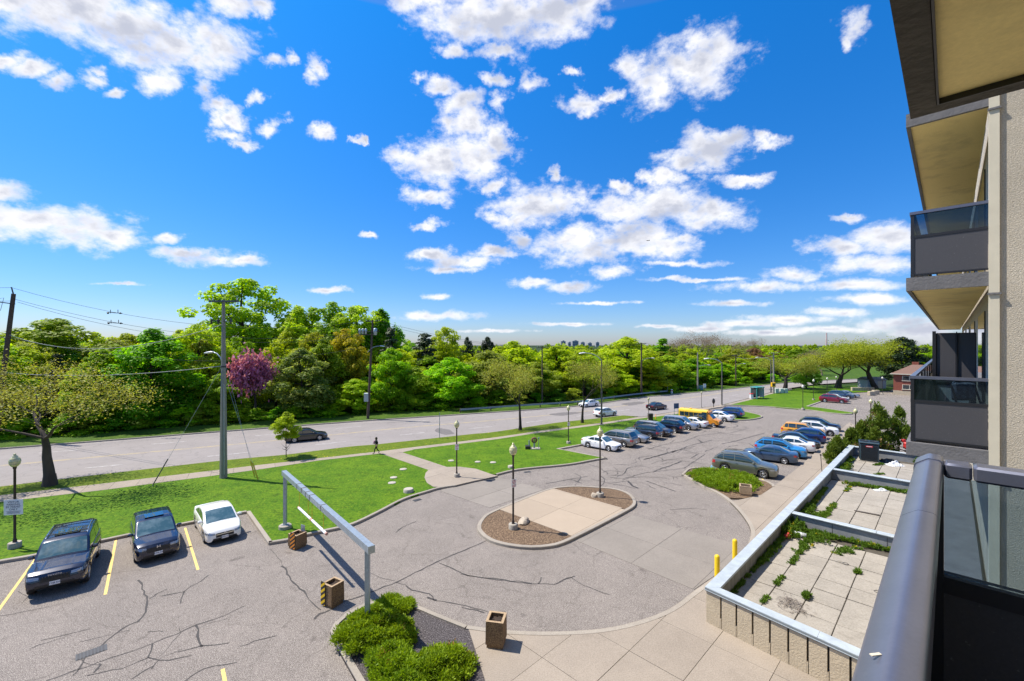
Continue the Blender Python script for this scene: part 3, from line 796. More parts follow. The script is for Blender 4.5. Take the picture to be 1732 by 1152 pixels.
# tarred cracks, traced on the asphalt
def crack(pts, w=.06):
    P = G(pts); Q = []
    for i in range(len(P) - 1):
        k = max(2, int((P[i + 1] - P[i]).length / .30))
        for j in range(k):
            Q.append(P[i].lerp(P[i + 1], j / k) + Vector((random.gauss(0, .028), random.gauss(0, .028), 0)))
    Q.append(P[-1])
    ribbon(Q, w * (.85 if P[0].y < 24 else 1.5), .012, .45).build('crack_seal', M['crack'], lot)
def z5(p): return [(x / 3.093, 820 + y / 3.093) for x, y in p]
def z6(p): return [(420 + x / 2.94, 760 + y / 2.94) for x, y in p]
def z7(p): return [(780 + x / 2.548, 700 + y / 2.548) for x, y in p]
def zc(p): return [(960 + x / 5.094, 640 + y / 5.094) for x, y in p]
for pts, w in ((z5([(725, 500), (745, 545), (775, 600), (760, 670), (720, 715), (640, 750), (560, 820), (515, 860)]), .075), (z5([(440, 905), (420, 960), (380, 1000)]), .05), (z5([(775, 600), (830, 565), (875, 545)]), .05),
        (z5([(845, 585), (960, 560), (1040, 510), (1090, 475)]), .055), (z5([(960, 560), (945, 622)]), .07),
        (z5([(240, 1025), (520, 930), (800, 830), (1030, 735), (1180, 680), (1280, 635)]), .045), (z5([(1030, 735), (1040, 790), (1057, 850)]), .085), (z5([(930, 880), (1055, 845), (1200, 828)]), .05),
        (z5([(800, 830), (780, 905), (880, 920), (1000, 895)]), .045), (z5([(525, 930), (515, 960), (490, 985)]), .07), (z5([(450, 1000), (640, 960), (780, 905)]), .04), (z5([(690, 1020), (800, 950)]), .05), (z5([(0, 690), (180, 655), (330, 620)]), .03), (z5([(220, 815), (470, 755)]), .03), (z5([(960, 1030), (1060, 960), (1240, 930)]), .04), (z5([(1260, 850), (1330, 820), (1450, 790)]), .04),
        (z6([(170, 580), (215, 650), (290, 725)]), .10), (z6([(290, 725), (320, 765), (360, 800)]), .04), (z6([(105, 495), (150, 545), (170, 580)]), .03),
        (z6([(325, 850), (350, 822), (378, 812)]), .11), (z6([(378, 812), (480, 760), (600, 715), (740, 660), (940, 560), (1185, 455)]), .08),
        (z6([(945, 565), (1010, 590), (1090, 630), (1280, 650), (1410, 668)]), .06), (z6([(735, 660), (780, 675), (810, 700), (900, 720), (925, 750), (1050, 770), (1190, 808)]), .06), (z6([(890, 740), (935, 752)]), .10), (z6([(735, 415), (770, 385), (835, 360)]), .045), (z6([(600, 610), (660, 640), (730, 655)]), .03),
        (z7([(0, 690), (130, 715), (270, 730), (400, 735), (490, 700)]), .06), (z7([(330, 735), (345, 705)]), .06), (z7([(440, 715), (470, 705), (530, 740), (640, 780)]), .035), (z7([(0, 832), (100, 858)]), .06),
        (z7([(365, 302), (470, 282), (545, 270)]), .05), (z7([(470, 282), (520, 300)]), .06), (z7([(790, 198), (850, 180), (900, 165), (1010, 140)]), .07), (z7([(830, 248), (890, 228), (950, 205)]), .09), (z7([(720, 290), (740, 312), (765, 322)]), .10), (z7([(800, 290), (860, 312), (925, 335)]), .07), (z7([(640, 275), (700, 280), (790, 255), (960, 235), (1050, 175)]), .045), (z7([(900, 415), (1000, 408), (1060, 415)]), .035), (z7([(560, 280), (640, 300), (720, 290)]), .04),
        (zc([(660, 700), (780, 668), (900, 640), (1000, 600), (1090, 570), (1240, 535)]), .08), (zc([(900, 640), (930, 622)]), .1), (zc([(1120, 525), (1160, 555)]), .1), (zc([(700, 610), (810, 575), (1000, 545), (1130, 495), (1330, 470)]), .06), (zc([(1330, 565), (1430, 545), (1560, 510), (1700, 470)]), .08), (zc([(1310, 470), (1450, 490), (1500, 485)]), .06), (zc([(1000, 615), (1080, 640), (1130, 650), (1060, 690)]), .06), (zc([(1400, 470), (1560, 430)]), .06), (zc([(1540, 425), (1520, 418)]), .1), (zc([(1560, 560), (1640, 610)]), .07), (zc([(640, 560), (850, 600)]), .045)):
    crack(pts, w)
# shorter cracks scattered over the long lot and the near lot
rc = random.Random(31)
for k in range(52):
    if k < 44:
        t = rc.random(); px = 1030 + 240 * t + rc.uniform(-70, 40); py = 812 - 100 * t + rc.uniform(-14, 34)
        L = rc.uniform(1.2, 4.2); a0 = rc.choice((UANG, UANG, UANG - 1.4)) + rc.gauss(0, .35); w = rc.uniform(.035, .08)
    else:
        px, py = rc.uniform(20, 520), rc.uniform(1010, 1150); L = rc.uniform(.7, 2.2); a0 = rc.uniform(0, 3.1); w = rc.uniform(.015, .028)
    p = at(px, py); P = [p]
    for j in range(rc.randint(3, 5)):
        a0 += rc.gauss(0, .4); P.append(P[-1] + Vector((math.cos(a0), math.sin(a0), 0)) * L / 4)
    Q = resample(P, .3)
    ribbon([q + Vector((rc.gauss(0, .02), rc.gauss(0, .02), 0)) for q in Q], w, .011, .6).build('crack_seal', M['crack'], lot)
M['old_tar'] = mat('dark_road_patch', (.16, .145, .14), .9, var=.3)
for px in ([(735, 727), (748, 724.5), (770, 733), (752, 735)], [(930, 700.5), (965, 697), (985, 698.5), (950, 703)], [(1050, 683.5), (1078, 679.5), (1092, 681.5), (1066, 686)]):
    c_ = sum((p for p in G(px)), Vector()) / 4
    Q = resample(G(px), .6, True)
    sheet('road_patch', [q + Vector((random.gauss(0, .12), random.gauss(0, .12), 0)) for q in Q], .006, M['old_tar'], parent=road)

# drains
M['iron'] = mat('cast_iron', (.05, .05, .055), .6, var=.3)
M['iron_grey'] = mat('grey_grate_iron', (.075, .078, .085), .55, .4)
def drain(px, w, d, ang, label):
    t = thing('storm_drain', label, 'drain', at(*px, .004), ang)
    MB().box((0, 0, .006), (w, d, .012)).build('frame', M['iron_grey'], t)
    for i in range(int(w / .09)):
        MB().box((-w / 2 + .07 + i * .09, 0, .016), (.05, d * .86, .012)).build('grate_bar', M['iron'], t)
drain((155, 1103.5), .80, .42, UANG, 'grey barred storm drain in the asphalt below the two dark parked cars')
drain((705.5, 846), .55, .35, UANG, 'small dark drain in the drive beside the curved kerb of the lawn')
drain((892, 798.5), .6, .35, UANG * .5, 'small drain at the kerb behind the lamp post of the oval island')
def lid(px, r_, label, z):
    t = tag(MB().lathe([(0, .02), (r_, .02), (r_ + .02, 0), (r_ + .02, -.05)], n=16).build('manhole_cover', M['iron']), label, 'manhole cover'); t.location = at(*px, z)
lid((829, 811.5), .42, 'round dark manhole cover in the concrete in front of the plaza', .012)

# round stepping stones left in the lawns
M['stone_white'] = mat('pale_stone', (.44, .40, .34), .85, var=.25, vscale=6, bump=.3)
lab = {0: 'pale flat stone disc in the lawn nearest the path to the plaza', 1: 'pale stone disc in the lawn, farther of a close pair', 2: 'pale stone disc in the lawn, nearer of a close pair', 3: 'thick pale round stone block standing near the curved lawn kerb',
       4: 'pale stone disc just behind the sign lamp of the plaza', 5: 'pale stone disc midway on the lawn behind the plaza', 6: 'pale stone disc right of the middle on the lawn behind the plaza', 7: 'pale square stone at the lawn edge behind the island lamp'}
for i, (px, r_, h) in enumerate((((682, 794), .30, .05), ((665.7, 808), .28, .05), ((663, 817), .30, .05), ((691, 832), .36, .24), ((763, 779.5), .28, .05), ((808, 781.5), .26, .05), ((834, 782.5), .28, .05), ((864, 791), .26, .18))):
    pr = [(0, h), (r_ * .9, h), (r_, h * .8), (r_ * 1.02, -.05)]
    o = MB().lathe(pr, n=14).build('stepping_stone', M['stone_white'], sharp=40); o.location = at(*px, ZL); o.rotation_euler = (0, 0, i)
    tag(o, lab[i], 'stone', 'pale stones in the lawns')
# ------------------------------------------------------------------ the apartment building and its terraces
M['stucco'] = mat('beige_stucco', (.50, .445, .36), .92, var=.18, vscale=1.3, bump=.55, bscale=75, fine=.22, fscale=60)
M['cream'] = mat('cream_trim', (.62, .57, .45), .7, var=.12)
M['soffit'] = mat('ochre_soffit', (.88, .71, .31), .85, col2=(.70, .56, .25), vscale=2.2, thr=(.5, .7), bump=.25, bscale=6, fine=.06)
M['slab_grey'] = mat('grey_painted_concrete', (.155, .152, .160), .8, var=.25, vscale=4, bump=.3, bscale=30)
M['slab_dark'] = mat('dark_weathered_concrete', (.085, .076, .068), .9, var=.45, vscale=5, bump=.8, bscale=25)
M['panel'] = mat('charcoal_panel', (.066, .064, .071), .45, col2=(.20, .20, .21), vscale=42, thr=(.66, .74), fine=.12, fscale=90)
M['rail'] = mat('blue_grey_metal', (.150, .158, .205), .30, .45, var=.12, vscale=8, fine=.05, fscale=120)
M['rail_dark'] = mat('dark_frame_metal', (.028, .028, .032), .4, .3)
M['glass'] = glass_mat('balcony_glass', (.34, .43, .48))
M['glass_clear'] = glass_mat('clearer_balcony_glass', (.62, .72, .78))
M['coping'] = mat('pale_blue_metal', (.46, .51, .54), .5, .1, col2=(.36, .40, .42), vscale=2.5, fine=.10, fscale=60)
M['coping_edge'] = mat('grey_blue_edge', (.20, .23, .25), .5, .2, var=.15)
M['wall_cream'] = mat('cream_textured_wall', (.47, .39, .275), .9, var=.14, vscale=2, bump=1.0, bscale=18, fine=.10, fscale=30)
M['grey_wall'] = mat('grey_parapet_wall', (.29, .30, .31), .9, var=.35, vscale=1.2, bump=.4)
M['dark_gap'] = mat('dark_recess', (.03, .027, .022), .9)
M['window_dark'] = mat('dark_window', (.02, .03, .035), .05, coat=1)
FL = EYE - 1.57                       # the floor we stand on
def ubox(mb, u0, u1, n0, n1, z0, z1, mi=0, bev=0.0):
    c = un((u0 + u1) / 2, (n0 + n1) / 2, (z0 + z1) / 2)
    return mb.box(c, (u1 - u0, abs(n1 - n0), z1 - z0), UANG, mi, bev=bev)
M['old_joint'] = mat('earthy_joint', (.10, .085, .065), .95, var=.4)
bld = thing('apartment_building', 'beige stucco apartment block with stacked balconies and ochre soffits', 'building', un(9.5, -.4, 0))
def bpart(name, mb, mats, parent=None, sharp=None):
    o = mb.build(name, mats, None, sharp)
    p = parent or bld
    o.parent = p
    o.matrix_parent_inverse = (Matrix.Translation(bld.location)).inverted() if p is bld else Matrix()
    return o
ZTOP = FL + 12.5
bpart('wall', ubox(MB(), 9.50, 36, -.46, -9, 0, ZTOP), M['stucco'])
bpart('corner_trim', ubox(MB(), 9.46, 9.60, -.395, -.50, .5, ZTOP), M['cream'])
for z in (FL - .35, FL + 2.3, FL + 5.0): bpart('trim_clip', ubox(MB(), 9.44, 9.47, -.38, -.515, z, z + .03), M['slab_grey'])
bpart('wall', ubox(MB(), -6, 2.1, -1.6, -9, 0, ZTOP), M['stucco'])
bpart('wall', ubox(MB(), 2.1, 9.5, -3.2, -9, 0, ZTOP), M['stucco'])
# balconies of the projecting wing
FF, TH, NE = 2.65, .165, .51
for k in range(-1, 4):
    z = FL + FF * k
    slab = ubox(MB(), 9.5, 36, NE, -.40, z - TH, z)
    ubox(slab, 9.5, 9.56, NE, -.40, z - TH - .045, z - TH); ubox(slab, 9.56, 36, NE, NE - .05, z - TH - .045, z - TH); ubox(slab, 35.94, 36, NE - .05, -.4, z - TH - .045, z - TH)
    b_ = bpart('balcony_slab', slab, M['slab_grey'])
    if z < FL - 1: continue
    ubox_ = ubox(MB(), 9.56, 35.94, NE - .05, -.40, z - TH - .012, z - TH - .001)
    o = ubox_.build('soffit', M['soffit'], b_); o.matrix_parent_inverse = b_.matrix_world.inverted()
for k in range(0, 3):                # window bands behind the balconies, hidden mostly
    for u in (12, 17, 22, 27, 32):
        bpart('window', ubox(MB(), u, u + 2.6, -.44, -.47, FL + FF * k + .3, FL + FF * k + 2.2), M['window_dark'])
def railing(label, z, u0, u1, nout, nin, near=False):
    t = thing('balcony_railing', label, 'railing', un(u0, nout, z))
    inv = Matrix.Translation(t.location).inverted()
    def part(name, mb, m_, sharp=None):
        o = mb.build(name, m_, t, sharp); o.matrix_parent_inverse = inv; return o
    for (a, b, c, d) in ((u0, u0 + .045, nout, nin), (u0 + .045, u1, nout, nout - .045)):
        part('panel', ubox(MB(), a + .008, b - .008 if b - a < 1 else b, c - .004, d + .004, z + .05, z + .64), M['panel'])
        part('glass_pane', ubox(MB(), a + .018, b - .018 if b - a < 1 else b, c - .018, d + (.018 if b - a >= 1 else 0), z + .68, z + 1.02), M['glass'])
        part('rail', ubox(MB(), a - .01, b + .01, c + .01, d - .01, z + 1.02, z + 1.065), M['rail'])
        part('rail', ubox(MB(), a, b, c, d, z + .64, z + .68), M['rail_dark'])
        part('rail', ubox(MB(), a, b, c, d, z + .035, z + .06), M['rail_dark'])
    for u in [u0 + .02] + [u0 + 1.6 * i for i in range(1, int((u1 - u0) / 1.6) + 1)]:
        part('post', ubox(MB(), u - .022, u + .022, nout - .002, nout - .043, z, z + 1.03), M['rail_dark'])
    return t
railing('charcoal and tinted glass railing of the neighbouring balcony at our floor level', FL, 9.56, 14.0, NE - .05, -.394)
railing('charcoal and tinted glass railing of the balcony one floor up', FL + FF, 9.56, 30.0, NE - .05, -.394)
# privacy screen on the neighbouring balcony
t = thing('privacy_screen', 'tall dark two-panel screen standing across the neighbouring balcony', 'screen', un(14.05, -.1, FL))
inv = Matrix.Translation(t.location).inverted()
for (a, b) in ((.24, -.09), (-.10, -.40)):
    o = ubox(MB(), 14.04, 14.09, a, b, FL + .02, FL + 1.84, bev=.012).build('panel', M['panel'], t); o.matrix_parent_inverse = inv
o = ubox(ubox(MB(), 14.0, 14.12, .30, .24, FL, FL + 1.88), 14.0, 14.12, -.085, -.105, FL, FL + 1.86).build('frame', M['rail_dark'], t); o.matrix_parent_inverse = inv
railing('charcoal railing of the balcony beyond the privacy screen', FL, 14.15, 30.0, NE - .05, NE - .1)
# things kept on the neighbouring balcony
t = thing('storage_box', 'pale low storage box behind the tinted glass of the neighbouring balcony', 'box', un(13.5, -.05, FL), UANG)
MB().box((0, 0, .36), (.5, .5, .72), bev=.03).build('body', mat('pale_plastic', (.45, .50, .52), .5), t); MB().box((0, 0, .75), (.56, .56, .07), bev=.02).build('lid', M['rail_dark'], t)
t = thing('bottle', 'slim grey green bottle standing on the neighbouring balcony', 'bottle', un(12.6, .28, FL + .02))
MB().lathe([(.0001, 0), (.06, .01), (.06, .5), (.03, .62), (.02, .78), (.0001, .79)], n=10).build('glass_body', mat('green_bottle', (.10, .16, .13), .2), t)
t = thing('folding_chair', 'dark folding chair with patterned cushion by the wall of the neighbouring balcony', 'chair', un(10.6, -.22, FL))
for dx in (-.2, .2): MB().tube([(dx, -.18, 0), (dx, .12, .92)], .016, 6).build('leg', M['rail_dark'], t); MB().tube([(dx, .2, 0), (dx, -.18, .46)], .016, 6).build('leg', M['rail_dark'], t)
MB().box((0, 0, .46), (.42, .40, .04), bev=.015).build('seat', M['rail_dark'], t); MB().box((0, .1, .78), (.40, .09, .32), bev=.04).build('cushion', mat('patterned_cushion', (.35, .38, .45), .9, col2=(.06, .07, .12), vscale=18), t)

# ---- our own balcony
HZ = EYE - .43                        # top of our rail
t = thing('balcony_railing', 'blue grey metal railing with broad rounded handrail right beside the viewer', 'railing', un(0, .06, FL))
inv = Matrix.Translation(t.location).inverted()
def npart(name, mb, m_, sharp=None, parent=None):
    o = mb.build(name, m_, parent or t, sharp); o.matrix_parent_inverse = inv if parent is None else Matrix(); return o
def handrail(u0, u1):
    prof = [(.097, -.075), (.097, -.040), (.0955, -.030), (.091, -.023), (.066, -.0045), (.060, -.001), (.054, 0), (.032, -.002), (.026, -.005), (.022, -.012), (.021, -.022), (.021, -.075)]
    vs = [un(u0, n, HZ + z) for n, z in prof] + [un(u1, n, HZ + z) for n, z in prof]; k = len(prof)
    mb = MB().add(vs, [(i, k + i, k + i + 1, i + 1) for i in range(k - 1)], smooth=True)
    mb.add(vs, [tuple(range(k)), tuple(reversed(range(k, 2 * k))), (0, k - 1, 2 * k - 1, k)])
    return mb
npart('handrail', handrail(-2.2, 1.548), M['rail'], 40); npart('handrail', handrail(1.5505, 2.36), M['rail'], 40)
mb = MB()
prof = [(.1005, -.08), (.1005, -.038), (.0985, -.027), (.093, -.0195), (.066, -.0005), (.058, .0035), (.030, .002), (.022, -.003), (.0185, -.014), (.0185, -.08)]
vs = [un(2.262, n, HZ + z) for n, z in prof] + [un(2.366, n, HZ + z) for n, z in prof]; k = len(prof)
mb.add(vs, [(i, k + i, k + i + 1, i + 1) for i in range(k - 1)], smooth=True); mb.add(vs, [tuple(range(k)), tuple(reversed(range(k, 2 * k)))])
npart('rail_cap', mb, M['rail'], 50)
o_ = npart('paint_chip', MB().box(tuple(at(1481, 1107, HZ - .006)), (.016, .0045, .0014), .15), M['cream'])
# side rail towards the building
npart('side_rail', ubox(MB(), 2.262, 2.345, .018, -.055, HZ - .062, HZ - .006, bev=.008), M['rail'], 40)
npart('side_rail', ubox(MB(), 2.262, 2.345, -.058, -1.55, HZ - .062, HZ - .006, bev=.008), M['rail'], 40)
npart('glass_pane', ubox(MB(), 2.298, 2.306, .0175, -1.55, HZ - .43, HZ - .064), M['glass_clear'])
npart('glass_pane', ubox(MB(), -2.2, 2.25, .062, .070, HZ - .43, HZ - .076), M['glass'])
npart('mid_rail', ubox(MB(), 2.27, 2.335, .018, -1.55, HZ - .49, HZ - .43), M['rail_dark'])
npart('mid_rail', ubox(MB(), -2.2, 2.27, .040, .090, HZ - .49, HZ - .43), M['rail_dark'])
npart('lower_panel', ubox(MB(), 2.285, 2.32, .018, -1.55, FL + .04, HZ - .49), M['panel'])
npart('lower_panel', ubox(MB(), -2.2, 2.285, .052, .080, FL + .04, HZ - .49), M['panel'])
npart('post', ubox(MB(), 2.27, 2.335, .018, .092, FL, HZ - .07), M['rail_dark'])
npart('post', ubox(MB(), .9, .95, .035, .092, FL, HZ - .07), M['rail_dark'])
npart('post', ubox(MB(), -.5, -.45, .035, .092, FL, HZ - .07), M['rail_dark'])
bpart('balcony_slab', ubox(MB(), -3, 2.40, .13, -1.6, FL - .165, FL), M['slab_grey'])
# the slab above us, with its dark drip edge
ZS = EYE + .92
s_ = bpart('balcony_slab', ubox(ubox(ubox(MB(), -3, 2.34, .112, -1.6, ZS, ZS + .16), -3, 2.34, .112, .038, ZS - .025, ZS), 2.268, 2.34, .038, -1.6, ZS - .025, ZS), M['slab_dark'])
for q in (ubox(MB(), -3, 2.262, .030, .036, ZS - .03, ZS), ubox(MB(), 2.256, 2.262, .030, -1.6, ZS - .03, ZS)):
    o = q.build('drip_strip', M['rail_dark'], s_); o.matrix_parent_inverse = s_.matrix_world.inverted()
o = ubox(MB(), -3, 2.262, .030, -1.6, ZS - .008, ZS - .001).build('soffit', M['soffit'], s_); o.matrix_parent_inverse = s_.matrix_world.inverted()

# ---- ground-floor terraces
ter = thing('terrace', 'low walled roof terrace with pale tiles, cream ribbed end wall and metal coping', 'terrace', un(17, 6.6, 0))
inv_t = Matrix.Translation(ter.location).inverted()
def tpart(name, mb, m_, sharp=None):
    o = mb.build(name, m_, ter, sharp); o.matrix_parent_inverse = inv_t; return o
ZT, ZF = 1.48, .74
E = [(16.55, 1.9), (17.08, 6.62)]     # the slightly skewed front wall (u, n)
def front_u(n): return 16.55 + (n - 1.9) * (17.08 - 16.55) / (6.62 - 1.9)
def uprism(mb, uns, z0, z1, mi=0): return mb.prism([tuple(un(u, n)[:2]) for u, n in uns], z0, z1, mi)
tpart('floor', uprism(MB(), [(front_u(6.3) + .2, 6.3), (50.5, 6.3), (50.5, -.39), (front_u(-.39) + .2, -.39)], 0, ZF - .04), M['old_joint'])
# front wall: upright panels with recessed slots between them
tpart('wall', uprism(MB(), [(front_u(6.55) + .08, 6.55), (front_u(6.55) + .28, 6.55), (front_u(-.35) + .28, -.35), (front_u(-.35) + .08, -.35)], 0, ZT - .12), M['dark_gap'])
n = 6.62; i = 0
mbp = MB()
while n > -.3:
    n2 = n - .56
    a, b = (n - (.032 if i else 0)), n2 + .032
    uprism(mbp, [(front_u(a), a), (front_u(a) + .1, a), (front_u(b) + .1, b), (front_u(b), b)], .0, ZT - .13)
    uprism(mbp, [(front_u(b) + .004, b), (front_u(b) + .1, b), (front_u(b - .04) + .1, b - .04), (front_u(b - .04) + .004, b - .04)], .0, .52)
    tpart('wall_panel', mbp, M['wall_cream']); mbp = MB()
    n = n2; i += 1
# street-side wall and its coping
tpart('wall', ubox(MB(), 17.3, 50.7, 6.60, 6.30, 0, ZT - .10), M['wall_cream'])
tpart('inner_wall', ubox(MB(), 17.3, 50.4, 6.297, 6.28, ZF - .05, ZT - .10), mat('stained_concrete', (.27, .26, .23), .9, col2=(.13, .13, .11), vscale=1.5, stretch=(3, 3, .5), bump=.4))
for a, b in ((17.02, 22.6), (22.61, 28.3), (28.31, 34.2), (34.21, 40.4), (40.41, 45.6), (45.61, 50.72)):
    q = MB().prism([tuple(un(*p)[:2]) for p in ((a if a > 17.1 else front_u(6.66) - .03, 6.66), (b, 6.66), (b, 6.22), (a if a > 17.1 else front_u(6.22) + .36, 6.22))], ZT - .10, ZT)
    tpart('coping', q, M['coping'])
for q in ([(front_u(6.66) - .03, 6.66), (front_u(6.22) + .35, 6.22), (front_u(3.0) + .40, 3.0), (front_u(3.0) - .03, 3.0)], [(front_u(2.99) - .03, 2.99), (front_u(2.99) + .4, 2.99), (front_u(-.35) + .4, -.35), (front_u(-.35) - .03, -.35)]):
    tpart('coping', uprism(MB(), q, ZT - .02, ZT), M['coping'])
tpart('coping_edge', uprism(uprism(MB(), [(front_u(6.66) - .045, 6.66), (front_u(6.66) + .1, 6.66), (front_u(-.35) + .1, -.35), (front_u(-.35) - .045, -.35)], ZT - .085, ZT - .022), [(front_u(6.66) - .02, 6.65), (front_u(6.66) + .1, 6.65), (front_u(-.35) + .1, -.35), (front_u(-.35) - .02, -.35)], ZT - .15, ZT - .087), M['coping_edge'])
tpart('coping_edge', uprism(MB(), [(front_u(6.66) - .06, 6.67), (front_u(6.66) + .1, 6.67), (front_u(-.35) + .1, -.35), (front_u(-.35) - .06, -.35)], ZT - .105, ZT - .088), M['coping'])
for k, u in enumerate((28.2, 40.25, 50.45)):
    tpart('divider_wall', ubox(MB(), u - .10, u + .12, 6.27, -.38, ZF - .05, ZT - .13), M['grey_wall'])
    for a, b in ((6.21, 2.6), (2.59, -.38)):
        tpart('coping', ubox(MB(), u - .20, u + .20, a, b, ZT - .075, ZT - .012, bev=.015), M['coping'])
    tpart('coping_edge', ubox(MB(), u - .16, u + .16, 6.21, -.38, ZT - .13, ZT - .076), M['coping_edge'])
    if k == 0:
        for nn in (4.4, 2.2): tpart('wall_seam', ubox(MB(), u - .108, u - .09, nn, nn - .02, ZF, ZT - .13), M['dark_gap'])
# paving tiles, one by one
tile_me = MB().box((0, 0, 0), (1.088, 1.088, .06), bev=.012).mesh('tile', M['tile'])
for (ua, ub) in ((front_u(4) + .25, 28.1), (28.35, 40.15), (40.4, 50.3)):
    u = ua + (0.02 if ua < 20 else .1)
    while u + 1.0 < ub:
        for j in range(-1, 5):
            n = 5.14 + 1.12 - 1.12 * (j + 1) - .56
            o = obj('tile', tile_me, ter); o.matrix_parent_inverse = inv_t
            o.location = un(u + .56, n, ZF - .03 + random.uniform(-.012, .012)); o.rotation_euler = (random.gauss(0, .008), random.gauss(0, .008), UANG + random.gauss(0, .006))
            o.scale = (1, 1, 1)
        u += 1.12
# bollards by the terrace corner
M['bollard'] = mat('bollard_yellow', (.80, .55, .01), .4, var=.12, vscale=6)
b1 = thing('bollard', 'yellow steel bollard nearer to the terrace corner', 'bollard', at(1213, 985, .13), group='yellow bollards')
MB().lathe([(.11, 0), (.11, 1.15), (.095, 1.20), (.05, 1.235), (.0001, 1.24)], n=16).build('post', M['bollard'], b1); MB().lathe([(.0001, .012), (.2, .012), (.21, 0)], n=16).build('base_plate', M['iron'], b1)
dup(b1, at(1243, 955, .13), label='yellow steel bollard farther along the terrace wall')

# red brick house beyond the far lot
M['brick'] = mat('red_brick', (.27, .075, .045), .9, col2=(.17, .05, .035), vscale=9, thr=(.4, .6), fine=.25, fscale=14)
M['roof_shingle'] = mat('brown_shingle', (.20, .115, .085), .9, var=.35, vscale=6, stretch=(1, 1, 6))
h0 = at(1511, 667, 0)
hs = thing('brick_house', 'two-storey red brick house with brown roof beyond the far lot', 'house', h0, R(-47))
MB().box((9, 6, 2.55), (18, 12, 4.0)).build('wall', M['brick'], hs)
MB().box((9, 6, .45), (18.1, 12.1, .9)).build('stone_base', M['wall_cream'], hs)
MB().add([(-.4, -.5, 4.55), (18.4, -.5, 4.55), (18.4, 12.5, 4.55), (-.4, 12.5, 4.55), (2.5, 6, 6.35), (16, 6, 6.35)], [(0, 1, 5, 4), (1, 2, 5), (2, 3, 4, 5), (3, 0, 4), (3, 2, 1, 0)]).build('roof', M['roof_shingle'], hs)
MB().box((9, -.5, 4.47), (18.9, .14, .16)).box((-.42, 6, 4.47), (.14, 13, .16)).build('gutter', M['cream'], hs)
MB().box((3, 7.5, 6.4), (1.1, .8, 1.0)).build('chimney', M['brick'], hs)
for zc_ in (1.75, 3.6):
    for x in (2.6, 7.2, 12):
        f = MB().box((x, -.02, zc_), (2.3, .08, 1.0)).build('window', M['cream'], hs)
        for dx in (-.55, .55): MB().box((x + dx, -.05, zc_), (1.0, .06, .86)).build('pane', M['window_dark'], f)
        MB().box((x, -.08, zc_ - .56), (2.5, .16, .09)).build('sill', M['cream'], f)
# more buildings on the skyline
M['far_tower'] = mat('far_concrete', (.34, .35, .37), .9, var=.2)
M['far_glass'] = mat('far_windows', (.10, .13, .17), .3)
def tower(px, top, wpx, Y, label, w2=None):
    p = at_depth(px, HOR, Y); hgt = EYE + (HOR - top) / FOC * Y; w = wpx / FOC * Y
    t = thing('tower_block', label, 'tower block', (p.x, Y, -.3), .3)
    MB().box((0, 0, hgt / 2), (w, w * .6, hgt)).build('wall', M['far_tower'], t)
    k = int(hgt / 9)
    for i in range(1, k): MB().box((0, -w * .3 - .05, i * hgt / k), (w * .92, .3, hgt / k * .45)).build('window_band', M['far_glass'], t)
    MB().box((w * .1, 0, hgt + 2), (w * .35, w * .3, 4)).build('roof_plant', M['far_tower'], t)
for i, a in enumerate(((952, 577, 8, 2300, 'pale tower block on the skyline, first in the row above the wood'), (963, 579, 6, 2400, 'narrow tower block on the skyline, second of the row above the wood'), (972, 576.5, 11, 2300, 'widest tower block in the skyline row above the wood'), (985, 579, 7, 2500, 'low pale tower block on the skyline between the widest and the last'), (997, 580, 7, 2600, 'lowest tower block at the end of the skyline row'), (1010, 579, 6, 2700, 'tower block on the skyline standing apart above the bright tree'))): tower(*a)
t = thing('chimney_stack', 'thin tall chimney far on the skyline above the lawn trees', 'chimney', (at_depth(1398, HOR, 1900).x, 1900, -.3))
MB().lathe([(3.2, 0), (2.3, 62), (2.0, 63)], n=10).build('shaft', mat('pale_chimney', (.5, .36, .34), .9), t); MB().lathe([(2.35, 50), (2.35, 58)], n=10).build('red_band', mat('chimney_red', (.4, .08, .07), .8), t)
# sheds and fence by the far trees
t = thing('garden_shed', 'pale grey shed beside the brick house under the trees', 'shed', at(1492, 659, 0) + Vector((0, 3, 0)))
MB().box((0, 0, 1.1), (4.5, 3, 2.2)).build('wall', mat('pale_siding', (.42, .46, .50), .7, var=.15), t); MB().add([(-2.5, -1.7, 2.2), (2.5, -1.7, 2.2), (2.5, 1.7, 2.2), (-2.5, 1.7, 2.2), (-2.5, 0, 2.9), (2.5, 0, 2.9)], [(0, 1, 5, 4), (2, 3, 4, 5), (1, 2, 5), (3, 0, 4)]).build('roof', M['slab_grey'], t)
MB().box((.8, -1.52, 1.0), (1.1, .06, 1.9)).build('door', M['cream'], t)
t = thing('low_wall', 'long low pale stone wall at the end of the far lot', 'wall', at(1440, 661, .1))
d_ = (at(1478, 661, .1) - at(1440, 661, .1))
for i in range(9): MB().box(d_ * ((i + .5) / 9) + Vector((0, 0, .35)), (d_.length / 9 - .04, .5, .9), math.atan2(d_.y, d_.x), bev=.04).build('block', M['wall_cream'], t)
for i, (px, py) in enumerate(((1474, 669), (1481, 667))):
    o = MB().box((0, 0, .45), (1.5, .6, .9), .2, bev=.05).build('concrete_block', M['wall_cream']); o.location = at(px, py, .004)
    tag(o, ['pale concrete block at the near end of the low wall', 'pale concrete block standing behind the first, under the far lamp'][i], 'block', 'blocks at the far lot')
